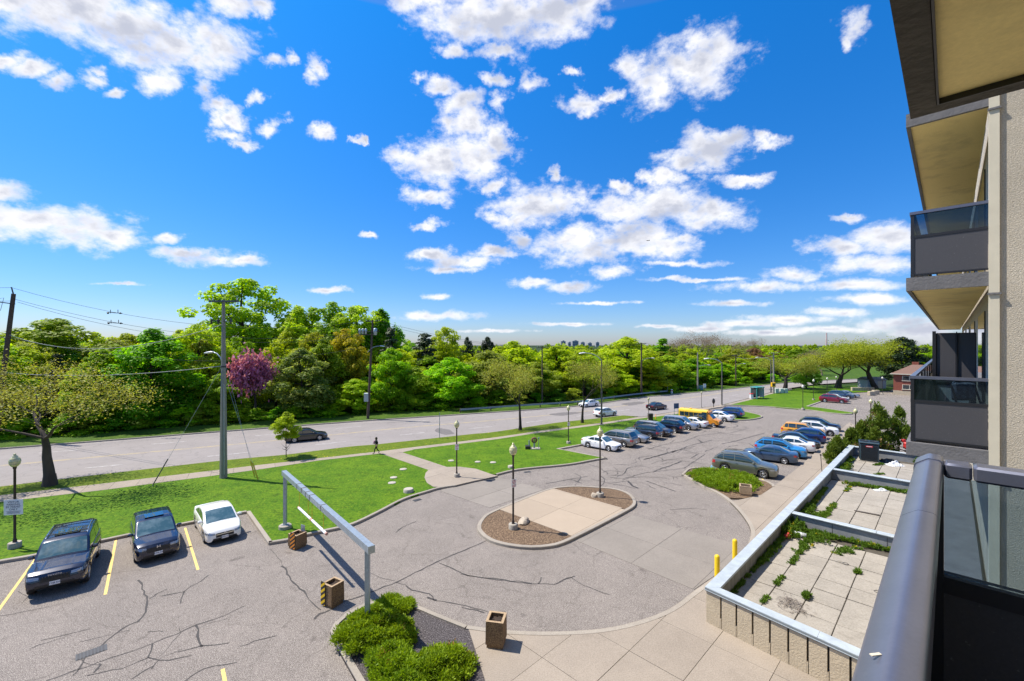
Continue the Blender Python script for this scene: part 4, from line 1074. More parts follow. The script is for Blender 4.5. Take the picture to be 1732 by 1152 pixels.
# ------------------------------------------------------------------ trees and shrubs
M['bark'] = mat('grey_brown_bark', (.085, .065, .05), .95, var=.4, vscale=4, bump=1.0, bscale=14, stretch=(1, 1, .25))
M['bark_dark'] = mat('dark_bark', (.040, .030, .024), .95, var=.4, vscale=4, bump=.8, bscale=14)
M['twig'] = mat('bare_twigs', (.19, .145, .125), .95, var=.2)
LEAF = {
 'spring':  leaf_mat('spring_green_leaves', (.160, .280, .005), (.360, .560, .012), .54),
 'yellow':  leaf_mat('yellow_green_leaves', (.260, .350, .006), (.470, .580, .014), .54, .06),
 'gold':    leaf_mat('golden_leaves', (.270, .250, .008), (.500, .410, .018), .40, .04),
 'deep':    leaf_mat('deep_green_leaves', (.090, .230, .005), (.250, .460, .012), .54),
 'olive':   leaf_mat('olive_leaves', (.190, .240, .014), (.340, .400, .035), .48, .08),
 'pale':    leaf_mat('pale_tipped_leaves', (.090, .170, .012), (.400, .460, .130), .44, .05),
 'pine':    leaf_mat('pine_needles', (.018, .040, .012), (.055, .085, .028), .10, .08),
 'purple':  leaf_mat('purple_blossom', (.290, .060, .170), (.560, .240, .400), .34, .02),
 'bud':     leaf_mat('tan_buds', (.170, .175, .022), (.400, .400, .070), .40, .04, (.30, .42, .03)),
 'brown':   leaf_mat('brown_buds', (.165, .115, .085), (.270, .205, .150), .25, .06),
 'rust':    leaf_mat('rusty_leaves', (.140, .070, .022), (.240, .130, .045), .30, .05),
 'juniper': leaf_mat('juniper_sprays', (.090, .175, .005), (.290, .400, .016), .34, .02, (.34, .17, .05)),
 'arbor':   leaf_mat('arborvitae_sprays', (.045, .095, .008), (.170, .230, .025), .22, .03, (.25, .16, .07)),
 'weed':    leaf_mat('weed_leaves', (.055, .125, .010), (.140, .230, .025), .30, .02, (.55, .45, .02)),
}
rng = np.random.default_rng(11)
def leaf_quads(P, Nn, size, tint, aspect=.62, jitter=.45):
    """one diamond leaf-clump per point"""
    n = len(P)
    d = Nn + rng.normal(0, jitter, (n, 3)); d /= np.linalg.norm(d, axis=1)[:, None]
    a = rng.normal(0, 1, (n, 3)); t = np.cross(d, a); t /= np.linalg.norm(t, axis=1)[:, None]
    b = np.cross(d, t)
    s = size * rng.uniform(.6, 1.35, n)[:, None]
    k = rng.uniform(.15, .4, n)[:, None] * s
    V = np.stack([P - t * s, P - b * s * aspect + d * k * .3, P + t * s + d * k * .2, P + b * s * aspect - d * k * .4], 1).reshape(-1, 3)
    F = np.arange(4 * n).reshape(n, 4)
    return V, F, np.repeat(tint, 4)
def crown(kind, seed, n, size):
    """leaf clumps spread through lobes; nominal tree 12 m tall"""
    global rng
    rng = np.random.default_rng(seed)
    H = 12.0
    if kind == 'round':   z0, prof, nl, lr = .14, lambda t: 4.6 * np.sin(np.pi * (.16 + .84 * t) ** .85) ** .65, 90, (.70, 1.40)
    elif kind == 'loose': z0, prof, nl, lr = .22, lambda t: 4.8 * np.sin(np.pi * (.12 + .86 * t) ** 1.0) ** .6, 115, (.55, 1.15)
    elif kind == 'upright': z0, prof, nl, lr = .18, lambda t: 3.2 * np.sin(np.pi * (.15 + .83 * t) ** .75) ** .7, 115, (.48, .90)
    elif kind == 'pine': z0, prof, nl, lr = .12, lambda t: 3.3 * (1 - t) ** .8 + .25, 70, (.5, .95)
    elif kind == 'shrub': z0, prof, nl, lr = .0, lambda t: 5.2 * np.sqrt(np.clip(1 - t ** 2, 0, 1)), 34, (1.2, 2.3)
    C, Rr = [], []
    for i in range(nl):
        t = rng.uniform(.02, 1.0) if kind != 'upright' else rng.uniform(.02, 1) ** .8
        rad = float(prof(np.array(t))) * np.sqrt(rng.uniform(.10, 1.0))
        an = rng.uniform(0, 2 * np.pi)
        r_ = rng.uniform(*lr) * (1 - .35 * t)
        z = z0 * H + t * (H * (1 - z0) - r_ * .7)
        rad = max(0, rad - r_ * .45)
        C.append((rad * np.cos(an), rad * np.sin(an), z)); Rr.append(r_)
    C = np.array(C); Rr = np.array(Rr)
    w = Rr ** 2; idx = rng.choice(nl, n, p=w / w.sum())
    d = rng.normal(0, 1, (n, 3)); d[:, 2] += .25; d /= np.linalg.norm(d, axis=1)[:, None]
    sq = np.array([1, 1, .72]) if kind != 'upright' else np.array([.8, .8, 1.7])
    if kind == 'pine': sq = np.array([1.25, 1.25, .42])
    rr = Rr[idx] * rng.uniform(.55, 1.08, n) ** .7
    rr = rr * (1 + .30 * (rng.random(n) < .10))
    P = C[idx] + d * rr[:, None] * sq
    P[:, 2] = np.maximum(P[:, 2], .1)
    Nn = d + np.array([-.25, 0, .75])
    lt = rng.uniform(.15, .85, nl)
    tint = np.clip(lt[idx] + rng.normal(0, .2, n), 0, 1)
    V, F, T = leaf_quads(P, Nn, size, tint)
    return V, F, T, C, Rr, z0 * H
def trunk_mesh(C, z0, seed, kind, m_):
    r_ = random.Random(seed); mb = MB()
    top = 10.5 if kind in ('pine', 'upright') else 7.5
    path = [Vector((0, 0, -.4))]; x = y = 0
    for k in range(1, 8):
        x += r_.uniform(-.12, .12); y += r_.uniform(-.12, .12); path.append(Vector((x, y, top * k / 7)))
    mb.tube(path, [.26, .21, .18, .16, .135, .11, .08, .04], 7)
    order = list(range(len(C))); r_.shuffle(order)
    for i in order[:20]:
        c = Vector(C[i]); h = max(z0 * .9, min(top * .95, c.z - r_.uniform(.8, 2.2) * (.4 if kind == 'pine' else 1)))
        k = min(6, int(h / top * 7)); f = h / top * 7 - k
        s = path[k].lerp(path[k + 1], min(1, f))
        m_id = s.lerp(c, .5) + Vector((r_.uniform(-.2, .2), r_.uniform(-.2, .2), -.15))
        mb.tube([s, m_id, c], [.085, .055, .02], 5, cap=False)
    return mb.mesh('trunk', m_)
VAR = {}
def variant(kind, k):
    key = (kind, k)
    if key not in VAR:
        n, size = {'round': (17000, .165), 'loose': (16000, .15), 'upright': (15000, .145), 'pine': (5200, .19), 'shrub': (3000, .34)}[kind]
        V, F, T, C, Rr, z0 = crown(kind, 100 + 17 * k + len(kind), n, size)
        me = np_mesh('crown_' + kind, V, F, LEAF['spring'], T)
        VAR[key] = (me, trunk_mesh(C, z0, k, kind, M['bark_dark']))
    return VAR[key]
def wood_tree(kind, k, loc, h, w, leaf, name, label, cat='tree', group=None, rz=None):
    me, tr = variant(kind, k)
    wid = {'round': 9.2, 'loose': 9.6, 'upright': 6.4, 'pine': 6.8, 'shrub': 10.4}[kind]
    t = thing(name, label, cat, loc, random.uniform(0, 6.28) if rz is None else rz, group, (w / wid, w / wid, h / 12))
    c = obj('crown', me, t); c.material_slots[0].link = 'OBJECT'; c.material_slots[0].material = LEAF[leaf]
    obj('trunk', tr, t)
    return t
def lerpt(tab, x): return lerp_tab0(tab, x)
def lerp_tab0(tab, x):
    if x <= tab[0][0]: return tab[0][1]
    for (a, b), (c, d) in zip(tab, tab[1:]):
        if x <= c: return b + (d - b) * (x - a) / (c - a)
    return tab[-1][1]
EDGE = [(-300, 772), (0, 741), (200, 727), (400, 713.5), (622, 698), (778, 688.5), (978, 676.5), (1181, 656), (1300, 645), (1400, 638)]
def place(px, top, wpx, back, kind, k, leaf, name, label, group=None, cat='tree', base=None):
    """back: metres behind the edge of the wood"""
    e = at(px, base if base else lerp_tab0(EDGE, px), 0)
    Y = e.y + (back if back > 3.1 else back - .9)
    p = at_depth(px, HOR, Y); h = EYE + (HOR - top) / FOC * Y
    return wood_tree(kind, k, (p.x, Y, 0.05), h, wpx / FOC * Y, leaf, name, label, cat, group)
WG = 'trees at the edge of the wood'
for a in (
 (-30, 560, 150, 3, 'round', 0, 'spring', 'maple_tree', 'bright green tree at the left end of the wood, behind the wooden pole'),
 (96, 536, 215, 12, 'round', 1, 'spring', 'maple_tree', 'broad domed green tree rising behind the tan budding tree by the road'),
 (40, 585, 130, 5, 'round', 2, 'yellow', 'maple_tree', 'low yellow green tree between the wooden pole and the domed tree'),
 (98, 596, 60, 3, 'pine', 0, 'pine', 'spruce_tree', 'small dark spruce half hidden behind the tan budding tree'),
 (258, 556, 165, 2.5, 'round', 0, 'deep', 'maple_tree', 'large deep green maple left of the concrete street light pole'),
 (172, 590, 110, 1.5, 'round', 2, 'spring', 'maple_tree', 'spring green tree beside the deep green maple at the road'),
 (335, 548, 140, 7, 'loose', 0, 'yellow', 'ash_tree', 'loose yellow green tree right behind the concrete street light pole'),
 (412, 468, 190, 24, 'loose', 1, 'spring', 'tall_tree', 'tallest tree of the wood with open crown and dark limbs showing'),
 (378, 630, 90, 2, 'round', 1, 'deep', 'maple_tree', 'low deep green tree at the foot of the concrete street light pole'),
 (510, 588, 118, 2, 'round', 2, 'pale', 'viburnum_tree', 'green tree with pale whitish tips right of the purple blossoming tree'),
 (548, 572, 92, 4, 'round', 0, 'spring', 'maple_tree', 'bright green round tree between the pale tipped and the golden tree'),
 (585, 556, 100, 7, 'loose', 0, 'gold', 'golden_tree', 'golden yellow tree left of the utility pole with the transformer rack'),
 (600, 640, 85, 1.5, 'round', 1, 'spring', 'maple_tree', 'low leafy green tree under the golden tree'),
 (505, 522, 115, 20, 'upright', 0, 'spring', 'tall_tree', 'upright tall tree just right of the tallest one'),
 (560, 510, 135, 22, 'loose', 0, 'spring', 'tall_tree', 'tall upright tree behind the golden tree'),
 (610, 514, 125, 20, 'loose', 1, 'spring', 'tall_tree', 'tall upright tree directly left of the transformer pole top'),
 (645, 528, 95, 20, 'upright', 1, 'deep', 'tall_tree', 'tall upright deep green tree directly right of the transformer pole top'),
 (662, 588, 92, 2.5, 'round', 2, 'spring', 'maple_tree', 'bright green tree right of the transformer pole'),
 (702, 622, 84, 1.5, 'round', 0, 'spring', 'maple_tree', 'low rounded green tree two trees right of the transformer pole'),
 (660, 552, 62, 14, 'pine', 1, 'pine', 'pine_tree', 'dark narrow pine rising right of the transformer pole'),
 (718, 562, 92, 12, 'pine', 0, 'pine', 'pine_tree', 'broad dark pine with brownish trunk in the middle of the wood'),
 (760, 603, 118, 2, 'round', 1, 'spring', 'maple_tree', 'wide bright green tree at the road behind the bare sign post'),
 (755, 551, 74, 18, 'loose', 1, 'yellow', 'ash_tree', 'loose yellow green tree rising behind the broad dark pine'),
 (790, 570, 42, 26, 'round', 0, 'pine', 'dark_tree', 'small dark round treetop on the skyline, left of a pair'),
 (824, 568, 44, 28, 'round', 1, 'pine', 'dark_tree', 'small dark round treetop on the skyline, right of a pair'),
 (826, 592, 116, 5, 'round', 2, 'olive', 'willow_tree', 'olive green tree just left of the first bare tree on the grass strip'),
 (868, 577, 130, 12, 'round', 0, 'yellow', 'ash_tree', 'yellow green tree behind the first bare tree on the grass strip'),
 (905, 612, 100, 3, 'loose', 0, 'olive', 'willow_tree', 'olive tree between the two bare trees of the grass strip'),
 (940, 584, 120, 10, 'round', 1, 'yellow', 'ash_tree', 'yellow green tree behind the second bare tree of the grass strip'),
 (990, 590, 105, 5, 'loose', 1, 'yellow', 'ash_tree', 'yellow green loose tree behind the curved street light by the lot'),
 (1060, 569, 130, 8, 'round', 2, 'yellow', 'ash_tree', 'high rounded yellow green tree behind the wooden pole with the lamp arm'),
 (1040, 622, 85, 2, 'round', 0, 'spring', 'maple_tree', 'low green tree above the middle of the guard rail'),
 (1100, 618, 80, 2, 'round', 1, 'yellow', 'ash_tree', 'low yellow green tree above the end of the guard rail'),
 (1128, 600, 82, 4, 'round', 2, 'spring', 'maple_tree', 'rounded green tree right of the pole with the lamp arm'),
 (1172, 606, 80, 4, 'round', 0, 'spring', 'maple_tree', 'rounded green tree left of the pole beside the teal cabinet'),
 (1122, 571, 66, 18, 'pine', 1, 'deep', 'pine_tree', 'dark green tree on the skyline left of the bare brown crowns'),
 (1222, 614, 64, 3, 'round', 1, 'spring', 'maple_tree', 'green tree behind the second curved street light'),
 (1262, 612, 70, 4, 'round', 2, 'deep', 'maple_tree', 'deep green tree beyond the far bend of the road'),
 (1298, 604, 60, 6, 'round', 0, 'spring', 'maple_tree', 'green tree at the far bend of the road left of the signal pole'),
 (1305, 590, 60, 40, 'round', 1, 'rust', 'rusty_tree', 'rusty brown treetop far behind the signal pole'),
 (1352, 590, 70, 45, 'round', 2, 'deep', 'maple_tree', 'deep green treetop far behind the round lawn tree'),
 (1275, 588, 58, 30, 'round', 2, 'rust', 'rusty_tree', 'rusty brown treetop left of the signal pole on the skyline'),
):
    place(*a[:9], group=WG)
# rows behind: nothing tells these tops apart
SKY = [(-200, 570), (0, 562), (60, 548), (190, 565), (250, 552), (330, 552), (420, 540), (500, 540), (640, 540), (700, 566), (780, 577), (850, 578), (930, 584), (1000, 586), (1050, 577), (1120, 580), (1180, 579), (1250, 583), (1330, 590), (1420, 590)]
k = 0
for back, step, drop in ((9, 74, 22), (17, 62, 9), (30, 50, 2)):
    px = -260 + back
    while px < 1330:
        x = px + random.uniform(-14, 14)
        top = lerp_tab0(SKY, x) + drop + random.uniform(-2, 16)
        leaf = random.choice(['spring', 'spring', 'yellow', 'deep', 'olive', 'yellow'])
        place(x, top, random.uniform(85, 120) * (1 - .35 * max(0, x) / 1300), back + random.uniform(-2, 2), random.choice(['round', 'round', 'loose']), k % 3 if True else 0, leaf, 'wood_tree', {'spring': 'spring', 'yellow': 'yellow', 'deep': 'deep', 'olive': 'olive'}[leaf] + ' green tree inside the wood, behind the trees along its edge', leaf + ' green trees inside the wood')
        px += step * (1 - .3 * max(0, px) / 1300); k += 1
# undergrowth along the edge
for i in range(44):
    px = -120 + i * 33 + random.uniform(-8, 8)
    if px > 1310: break
    e = at(px, lerp_tab0(EDGE, px) + random.uniform(0, 2.5), 0)
    s = random.uniform(.75, 1.25)
    wood_tree('shrub', i % 2, (e.x, e.y, .05), 2.3 * s, 4.6 * s, random.choice(['deep', 'spring', 'olive', 'spring']), 'roadside_shrub', 'leafy undergrowth shrub at the foot of the wood along the road', 'shrub', 'undergrowth along the road')
# the far wood that reads as one mass
def far_wood():
    V0, F0, T0, *_ = crown('round', 5, 380, .85)
    rs = np.random.default_rng(3); VV, TT = [], []
    n = 640
    for i in range(n):
        Y = 95 + 700 * rs.random() ** 1.4; X = rs.uniform(-1.25, 1.25) * Y
        if i > 430: X = rs.uniform(.25, 1.15) * Y
        edge_x = lerp_tab0([(a, b) for a, b in [(-2000, 75), (400, 80), (1181, 130), (1400, 190), (3000, 240)]], CX + FOC * X / Y)
        if Y < edge_x + 15: Y = edge_x + 15 + 30 * rs.random()
        if X > 60 and Y < 150: Y += 90
        h = rs.uniform(8.5, 11.2) if Y < 300 else rs.uniform(9, 11.6)
        if CX + FOC * X / Y < 700 and Y < 220: h *= 1.25
        s = np.array([h / 12 * rs.uniform(.9, 1.3)] * 2 + [h / 12]); a = rs.uniform(0, 6.28); ca, sa = np.cos(a), np.sin(a)
        v = V0 * s; v = np.stack([v[:, 0] * ca - v[:, 1] * sa + X, v[:, 0] * sa + v[:, 1] * ca + Y, v[:, 2]], 1)
        VV.append(v); TT.append(np.clip(T0 * .6 + rs.uniform(0, .5), 0, 1))
    V = np.concatenate(VV); T = np.concatenate(TT); F = np.arange(len(V)).reshape(-1, 4)
    tag(obj('far_wood', np_mesh('far_wood', V, F, LEAF['spring'], T)), kind='stuff', label='mixed green far wood stretching to the horizon', cat='wood')
far_wood()

# --- trees with visible branching
def branch_tree(seed, H, spread, depth=6, trunk=.24, lean=0.0, split=3, leaves=6000, lsize=.09, droop=.0, radius=.24, flat=.75, leafspread=.22, mink=4):
    r_ = random.Random(seed); mb = MB(); tips = []
    def grow(p, d, L, rad, lev):
        n = 4; path = [p]; rads = [rad]; dd = Vector(d)
        for i in range(n):
            dd = (dd + Vector((r_.uniform(-.22, .22), r_.uniform(-.22, .22), r_.uniform(-.10, .16))) * (.55 + .12 * lev))
            if p.z > H * flat: dd.z *= .75
            dd.normalize(); path.append(path[-1] + dd * L / n); rads.append(rad * (1 - .42 * (i + 1) / n))
        mb.tube(path, rads, 7 if lev < 2 else (5 if lev < 4 else 3), cap=False)
        if lev >= mink:
            for q in path[1:]: tips.append((q, dd))
        if lev >= depth: return
        m_ = split if lev < 2 else r_.choice((2, 3, 3))
        base = r_.uniform(0, 6.28)
        for j in range(m_):
            a = base + 2 * math.pi * j / m_ + r_.uniform(-.5, .5)
            side = Vector((math.cos(a), math.sin(a), 0))
            tilt = (.80 if lev == 0 else .62) * spread * r_.uniform(.65, 1.25)
            nd = (dd * math.cos(tilt) + side * math.sin(tilt)); nd.z -= droop * lev; nd.normalize()
            grow(path[-1] if j < 2 or lev == 0 else path[r_.choice((2, 3))], nd, L * r_.uniform(.66, .86), rads[-1] * r_.uniform(.62, .82), lev + 1)
    L0 = H * trunk
    # root flare
    mb.tube([(0, 0, -.3), (0, 0, .05), (lean * .2, 0, .5)], [radius * 1.55, radius * 1.3, radius * 1.02], 9, cap=False)
    grow(Vector((lean * .2, 0, .45)), Vector((lean, 0, 1)).normalized(), L0, radius, 0)
    return mb, tips
def branchy(name, label, loc, h, w, seed, leaf, n, lsize, cat='tree', group=None, bark='bark', rz=0, **kw):
    global rng
    rng = np.random.default_rng(seed)
    mb, tips = branch_tree(seed, 10.0, **kw)
    V = np.array(mb.v); top = np.percentile(V[:, 2], 99.5); wd = np.percentile(np.hypot(V[:, 0], V[:, 1]), 98) * 2
    t = thing(name, label, cat, loc, rz, group, (w / wd, w / wd, h / top))
    mb.build('trunk', M[bark], t)
    P0 = np.array([tuple(p) for p, d in tips]); D0 = np.array([tuple(d) for p, d in tips])
    ix = rng.integers(0, len(P0), n)
    P = P0[ix] + rng.normal(0, kw.get('leafspread', .22), (n, 3))
    Nn = D0[ix] * .3 + rng.normal(0, .7, (n, 3)) + np.array([0, 0, .7])
    V, F, T = leaf_quads(P, Nn, lsize, np.clip(rng.normal(.5, .28, n), 0, 1))
    obj('crown', np_mesh('crown', V, F, LEAF[leaf], T), t)
    return t
def ph(px, base, top): 
    e = at(px, base, .13); return e, EYE - .13 + (HOR - top) / FOC * e.y, lambda w: w / FOC * e.y
e, h, w = ph(84, 821, 612)
branchy('budding_tree', 'large spreading tan budding tree with forked trunk at the left roadside', e, h, w(330), 21, 'bud', 15000, .034, depth=6, trunk=.17, spread=1.12, split=3, radius=.155, flat=.55, leafspread=.24, rz=.6)
e, h, w = ph(880, 727, 612)
branchy('budding_tree', 'thinly leafed tree with dark branches on the grass strip, nearer to the plaza', e, h, w(118), 34, 'bud', 6500, .075, bark='bark_dark', depth=6, trunk=.24, spread=.86, split=3, radius=.20, leafspread=.34, rz=1.2)
e, h, w = ph(985, 715, 612)
branchy('budding_tree', 'thinly leafed tree with dark branches on the grass strip, beside the curved street light', e, h, w(112), 47, 'bud', 6000, .075, bark='bark_dark', depth=6, trunk=.24, spread=.90, split=3, radius=.20, leafspread=.34, rz=2.2)
e, h, w = ph(1328, 660.5, 605)
branchy('budding_tree', 'tan leafed flat topped tree of the big lawn by the signal pole', e, h, w(92), 21, 'bud', 11000, .075, bark='bark_dark', depth=6, trunk=.22, spread=1.0, split=3, radius=.34, leafspread=.45, rz=3)
e, h, w = ph(1418, 656, 597)
branchy('lawn_tree', 'broad yellow brown tree with forked trunk behind the lamps of the big lawn', e, h, w(122), 63, 'olive', 14000, .095, depth=6, trunk=.28, spread=.85, split=3, radius=.45, leafspread=.5, rz=1)
e, h, w = ph(1479, 657, 576)
branchy('lawn_tree', 'highest lawn tree with leaning thick trunk and yellow green crown', e, h, w(150), 71, 'olive', 17000, .105, depth=6, trunk=.36, spread=.78, split=3, radius=.5, lean=-.35, leafspread=.55, rz=.2)
e = at(1364, 657.5, .13)
wood_tree('round', 1, e, EYE + (HOR - 605) / FOC * e.y, 50 / FOC * e.y, 'deep', 'lawn_maple', 'small dense bright green maple on the big lawn between two larger trees', 'tree')
e = at(1526, 652, .0)
wood_tree('round', 2, e, EYE + (HOR - 569) / FOC * e.y, 88 / FOC * e.y, 'pine', 'dark_tree', 'large dark blue green tree behind the brick house')
e = at(1572, 650, .0)
wood_tree('round', 0, e, EYE + (HOR - 590) / FOC * e.y, 70 / FOC * e.y, 'spring', 'lawn_maple', 'bright green treetop behind the brick house roof')
for i, (px, top, wpx, Y, leaf, lab) in enumerate(((1180, 562, 120, 132, 'brown', 'bare brown crown on the skyline, largest and leftmost of the bare group'), (1222, 570, 80, 140, 'brown', 'bare brown crown on the skyline in the middle of the bare group'), (1146, 574, 70, 128, 'brown', 'low bare brown crown beside the dark green skyline tree'), (1278, 573, 52, 170, 'brown', 'bare thin crown on the skyline above the rusty treetops'), (1390, 590, 70, 150, 'brown', 'greyish bare crown behind the broad yellow brown lawn tree'))):
    p = at_depth(px, HOR, Y); h = EYE + (HOR - top) / FOC * Y
    branchy('bare_tree', lab, (p.x, Y, 0), h, wpx / FOC * Y, 80 + i, leaf, 6000, .055, bark='twig', depth=6, trunk=.28, spread=.62, split=3, radius=.2, leafspread=.3, group='bare crowns on the skyline')
# purple blossoming tree
e = at(433, 711, .1)
branchy('redbud_tree', 'purple blossoming tree between the street light pole and the pale tipped tree', e, EYE + (HOR - 610) / FOC * e.y, 58 / FOC * e.y, 90, 'purple', 3600, .18, bark='bark_dark', depth=5, trunk=.12, spread=.72, split=3, radius=.2, leafspread=.42, mink=3)
# little street tree
e, h, w = ph(484, 773, 697)
wood_tree('round', 0, e, h, w(52), 'yellow', 'street_tree', 'young bright green street tree in front of the black moving sedan')
for o in COL.objects:
    if o.name.startswith('street_tree'):
        for c in o.children:
            if c.name.startswith('crown'): c.location.z = 4.2; c.scale = (1, 1, .66)
            if c.name.startswith('trunk'): c.scale = (.55, .55, 1)

# --- junipers: many short feathery sprays over mounded branches
def sprays(name, mounds, n, leaf, size, seed, rough=.3, uplift=.5):
    rs = np.random.default_rng(seed)
    Cm = np.array([m_[:3] for m_ in mounds], float); Rm = np.array([m_[3:6] for m_ in mounds], float)
    w = Rm[:, 0] * Rm[:, 1] + Rm[:, 0] * Rm[:, 2]; ix = rs.choice(len(mounds), n, p=w / w.sum())
    d = rs.normal(0, 1, (n, 3)); d[:, 2] = np.abs(d[:, 2]) * 1.0 - .15; d /= np.linalg.norm(d, axis=1)[:, None]
    P = Cm[ix] + d * Rm[ix] * (rs.uniform(.60, 1.22, n) * np.where(rs.random(n) < .10, rs.uniform(1.1, 1.45, n), 1))[:, None]
    P[:, 2] = np.maximum(P[:, 2], .03)
    # feather: a narrow kite, pointing outward and slightly up
    o = d * np.array([1, 1, .6]) + rs.normal(0, .45, (n, 3)) + np.array([0, 0, uplift]); o /= np.linalg.norm(o, axis=1)[:, None]
    s = np.cross(o, rs.normal(0, 1, (n, 3))); s /= np.linalg.norm(s, axis=1)[:, None]
    L = size * rs.uniform(.6, 1.4, n)[:, None]
    V = np.stack([P - o * L * .3, P + s * L * .24 + o * L * .2, P + o * L, P - s * L * .24 + o * L * .2], 1).reshape(-1, 3)
    mt = rs.uniform(.1, .7, len(mounds))
    tint = np.clip(mt[ix] * .5 + rs.uniform(0, .5, n) + .12 * (d[:, 2] > .6), 0, .92)
    brown = rs.random(len(mounds)) < .035
    tint[(rs.random(n) < .5) & brown[ix]] = 1.0
    return np_mesh(name, V, np.arange(4 * n).reshape(n, 4), LEAF[leaf], np.repeat(tint, 4))
def juniper(name, label, outline, hgt, n, seed, leaf='juniper', size=.11, lump=(.13, .30), cat='shrub', nm=None, group=None):
    """outline: ground points (px) of the shrub's footprint"""
    r_ = random.Random(seed)
    P = [(p.x, p.y) for p in G(outline, .12)]
    cx = sum(p[0] for p in P) / len(P); cy = sum(p[1] for p in P) / len(P)
    P = [(x - cx, y - cy) for x, y in P]
    def inside(x, y):
        c = False
        for i in range(len(P)):
            (x1, y1), (x2, y2) = P[i], P[i - 1]
            if (y1 > y) != (y2 > y) and x < (x2 - x1) * (y - y1) / (y2 - y1) + x1: c = not c
        return c
    def edge(x, y): return min(math.dist((x, y), (a[0] + (b[0] - a[0]) * t, a[1] + (b[1] - a[1]) * t)) for a, b in zip(P, P[1:] + P[:1]) for t in (0, .25, .5, .75))
    xs_, ys_ = [p[0] for p in P], [p[1] for p in P]
    mounds = []; tries = 0
    want = nm or int(area(P) * 20.0) + 8
    while len(mounds) < want and tries < 9000:
        tries += 1
        x, y = r_.uniform(min(xs_), max(xs_)), r_.uniform(min(ys_), max(ys_))
        if not inside(x, y): continue
        e = edge(x, y); rr = r_.uniform(*lump)
        z = min(1, .35 + e / .9) * hgt * r_.uniform(.55, 1.0)
        mounds.append((x, y, max(.1, z - rr * .6), rr, rr, rr * .75))
    t = thing(name, label, cat, (cx, cy, .1), 0, group)
    obj('foliage', sprays('foliage', mounds, n, leaf, size, seed), t)
    mb = MB()
    for m_ in mounds: mb.tube([(m_[0] * .4, m_[1] * .4, -.02), (m_[0] * .8, m_[1] * .8, m_[2] * .45), (m_[0], m_[1], m_[2])], [.03, .02, .012], 4, cap=False)
    for m_ in mounds[::2]: mb.ball((m_[0], m_[1], m_[2] - .05), (m_[3] * .55, m_[3] * .55, m_[5] * .5), 6, 4)
    mb.build('branches', M['bark_dark'], t)
    return t
JG = 'junipers in the gravel bed'
juniper('juniper_shrub', 'spreading bright green juniper around the foot of the height bar post', [(572, 1088), (588, 1058), (630, 1042), (672, 1046), (692, 1068), (690, 1095), (650, 1112), (598, 1112)], .80, 42000, 1, group=JG, size=.08)
juniper('juniper_shrub', 'spreading juniper between the height bar post and the standing planter, lit bright', [(690, 1128), (735, 1108), (780, 1106), (798, 1122), (780, 1152), (755, 1185), (700, 1185), (672, 1155)], .70, 32000, 2, group=JG, size=.08)
juniper('juniper_shrub', 'juniper at the bottom of the gravel bed with rust coloured dry tips', [(618, 1116), (650, 1100), (690, 1104), (712, 1126), (735, 1180), (720, 1220), (665, 1215), (635, 1160)], .70, 32000, 3, group=JG, size=.08)
juniper('juniper_shrub', 'small juniper at the drive side tip of the gravel bed', [(640, 1024), (662, 1017), (692, 1022), (700, 1036), (670, 1040), (645, 1036)], .55, 11000, 4, group=JG, size=.08)
juniper('juniper_shrub', 'low wide juniper hedge in the mulch bed beside the olive grey crossover', [(1164, 806), (1180, 798), (1225, 800), (1275, 810), (1288, 822), (1265, 834), (1225, 832), (1190, 822)], .62, 34000, 5, size=.085)
# arborvitae behind the terraces
def arbor(label, u, n, h, r_, seed, cnt=6000):
    rr = random.Random(seed); m_ = []
    for i in range(34):
        t = rr.random() ** .8; rad = r_ * (1 - t) ** .65 * rr.uniform(.55, 1); a = rr.uniform(0, 6.28)
        m_.append((rad * math.cos(a), rad * math.sin(a), .15 + t * h * .94, r_ * .34 * (1 - .5 * t), r_ * .34 * (1 - .5 * t), r_ * .5))
    t = thing('arborvitae', label, 'evergreen', un(u, n, .02), rr.uniform(0, 6), 'evergreens behind the terrace')
    obj('foliage', sprays('foliage', m_, cnt, 'arbor', .17, seed, uplift=1.0), t)
    MB().tube([(0, 0, -.1), (0, 0, h * .8)], [.09, .02], 6).build('trunk', M['bark_dark'], t)
arbor('tallest pointed evergreen behind the air conditioner', 54.5, 4.9, 4.8, 1.35, 1, 7000)
arbor('pointed evergreen with browned side, right of the tallest', 55.8, 3.5, 4.3, 1.25, 2, 6000)
arbor('bushy evergreen just left of the tallest pointed one', 53.5, 6.0, 2.9, 1.2, 3, 6000)
arbor('low bushy evergreen against the outside of the terrace end wall', 51.7, 6.6, 2.4, 1.1, 4, 5000)
arbor('bushy evergreen directly behind the air conditioner, lower than the pointed ones', 52.3, 4.9, 2.5, 1.2, 5, 6000)
arbor('lowest evergreen clump outside the terrace wall beside the walk', 46.6, 7.25, 1.9, .8, 6, 3500)
arbor('evergreen clump outside the terrace corner next to the last terrace lamp', 49.0, 7.3, 2.2, .85, 7, 3500)
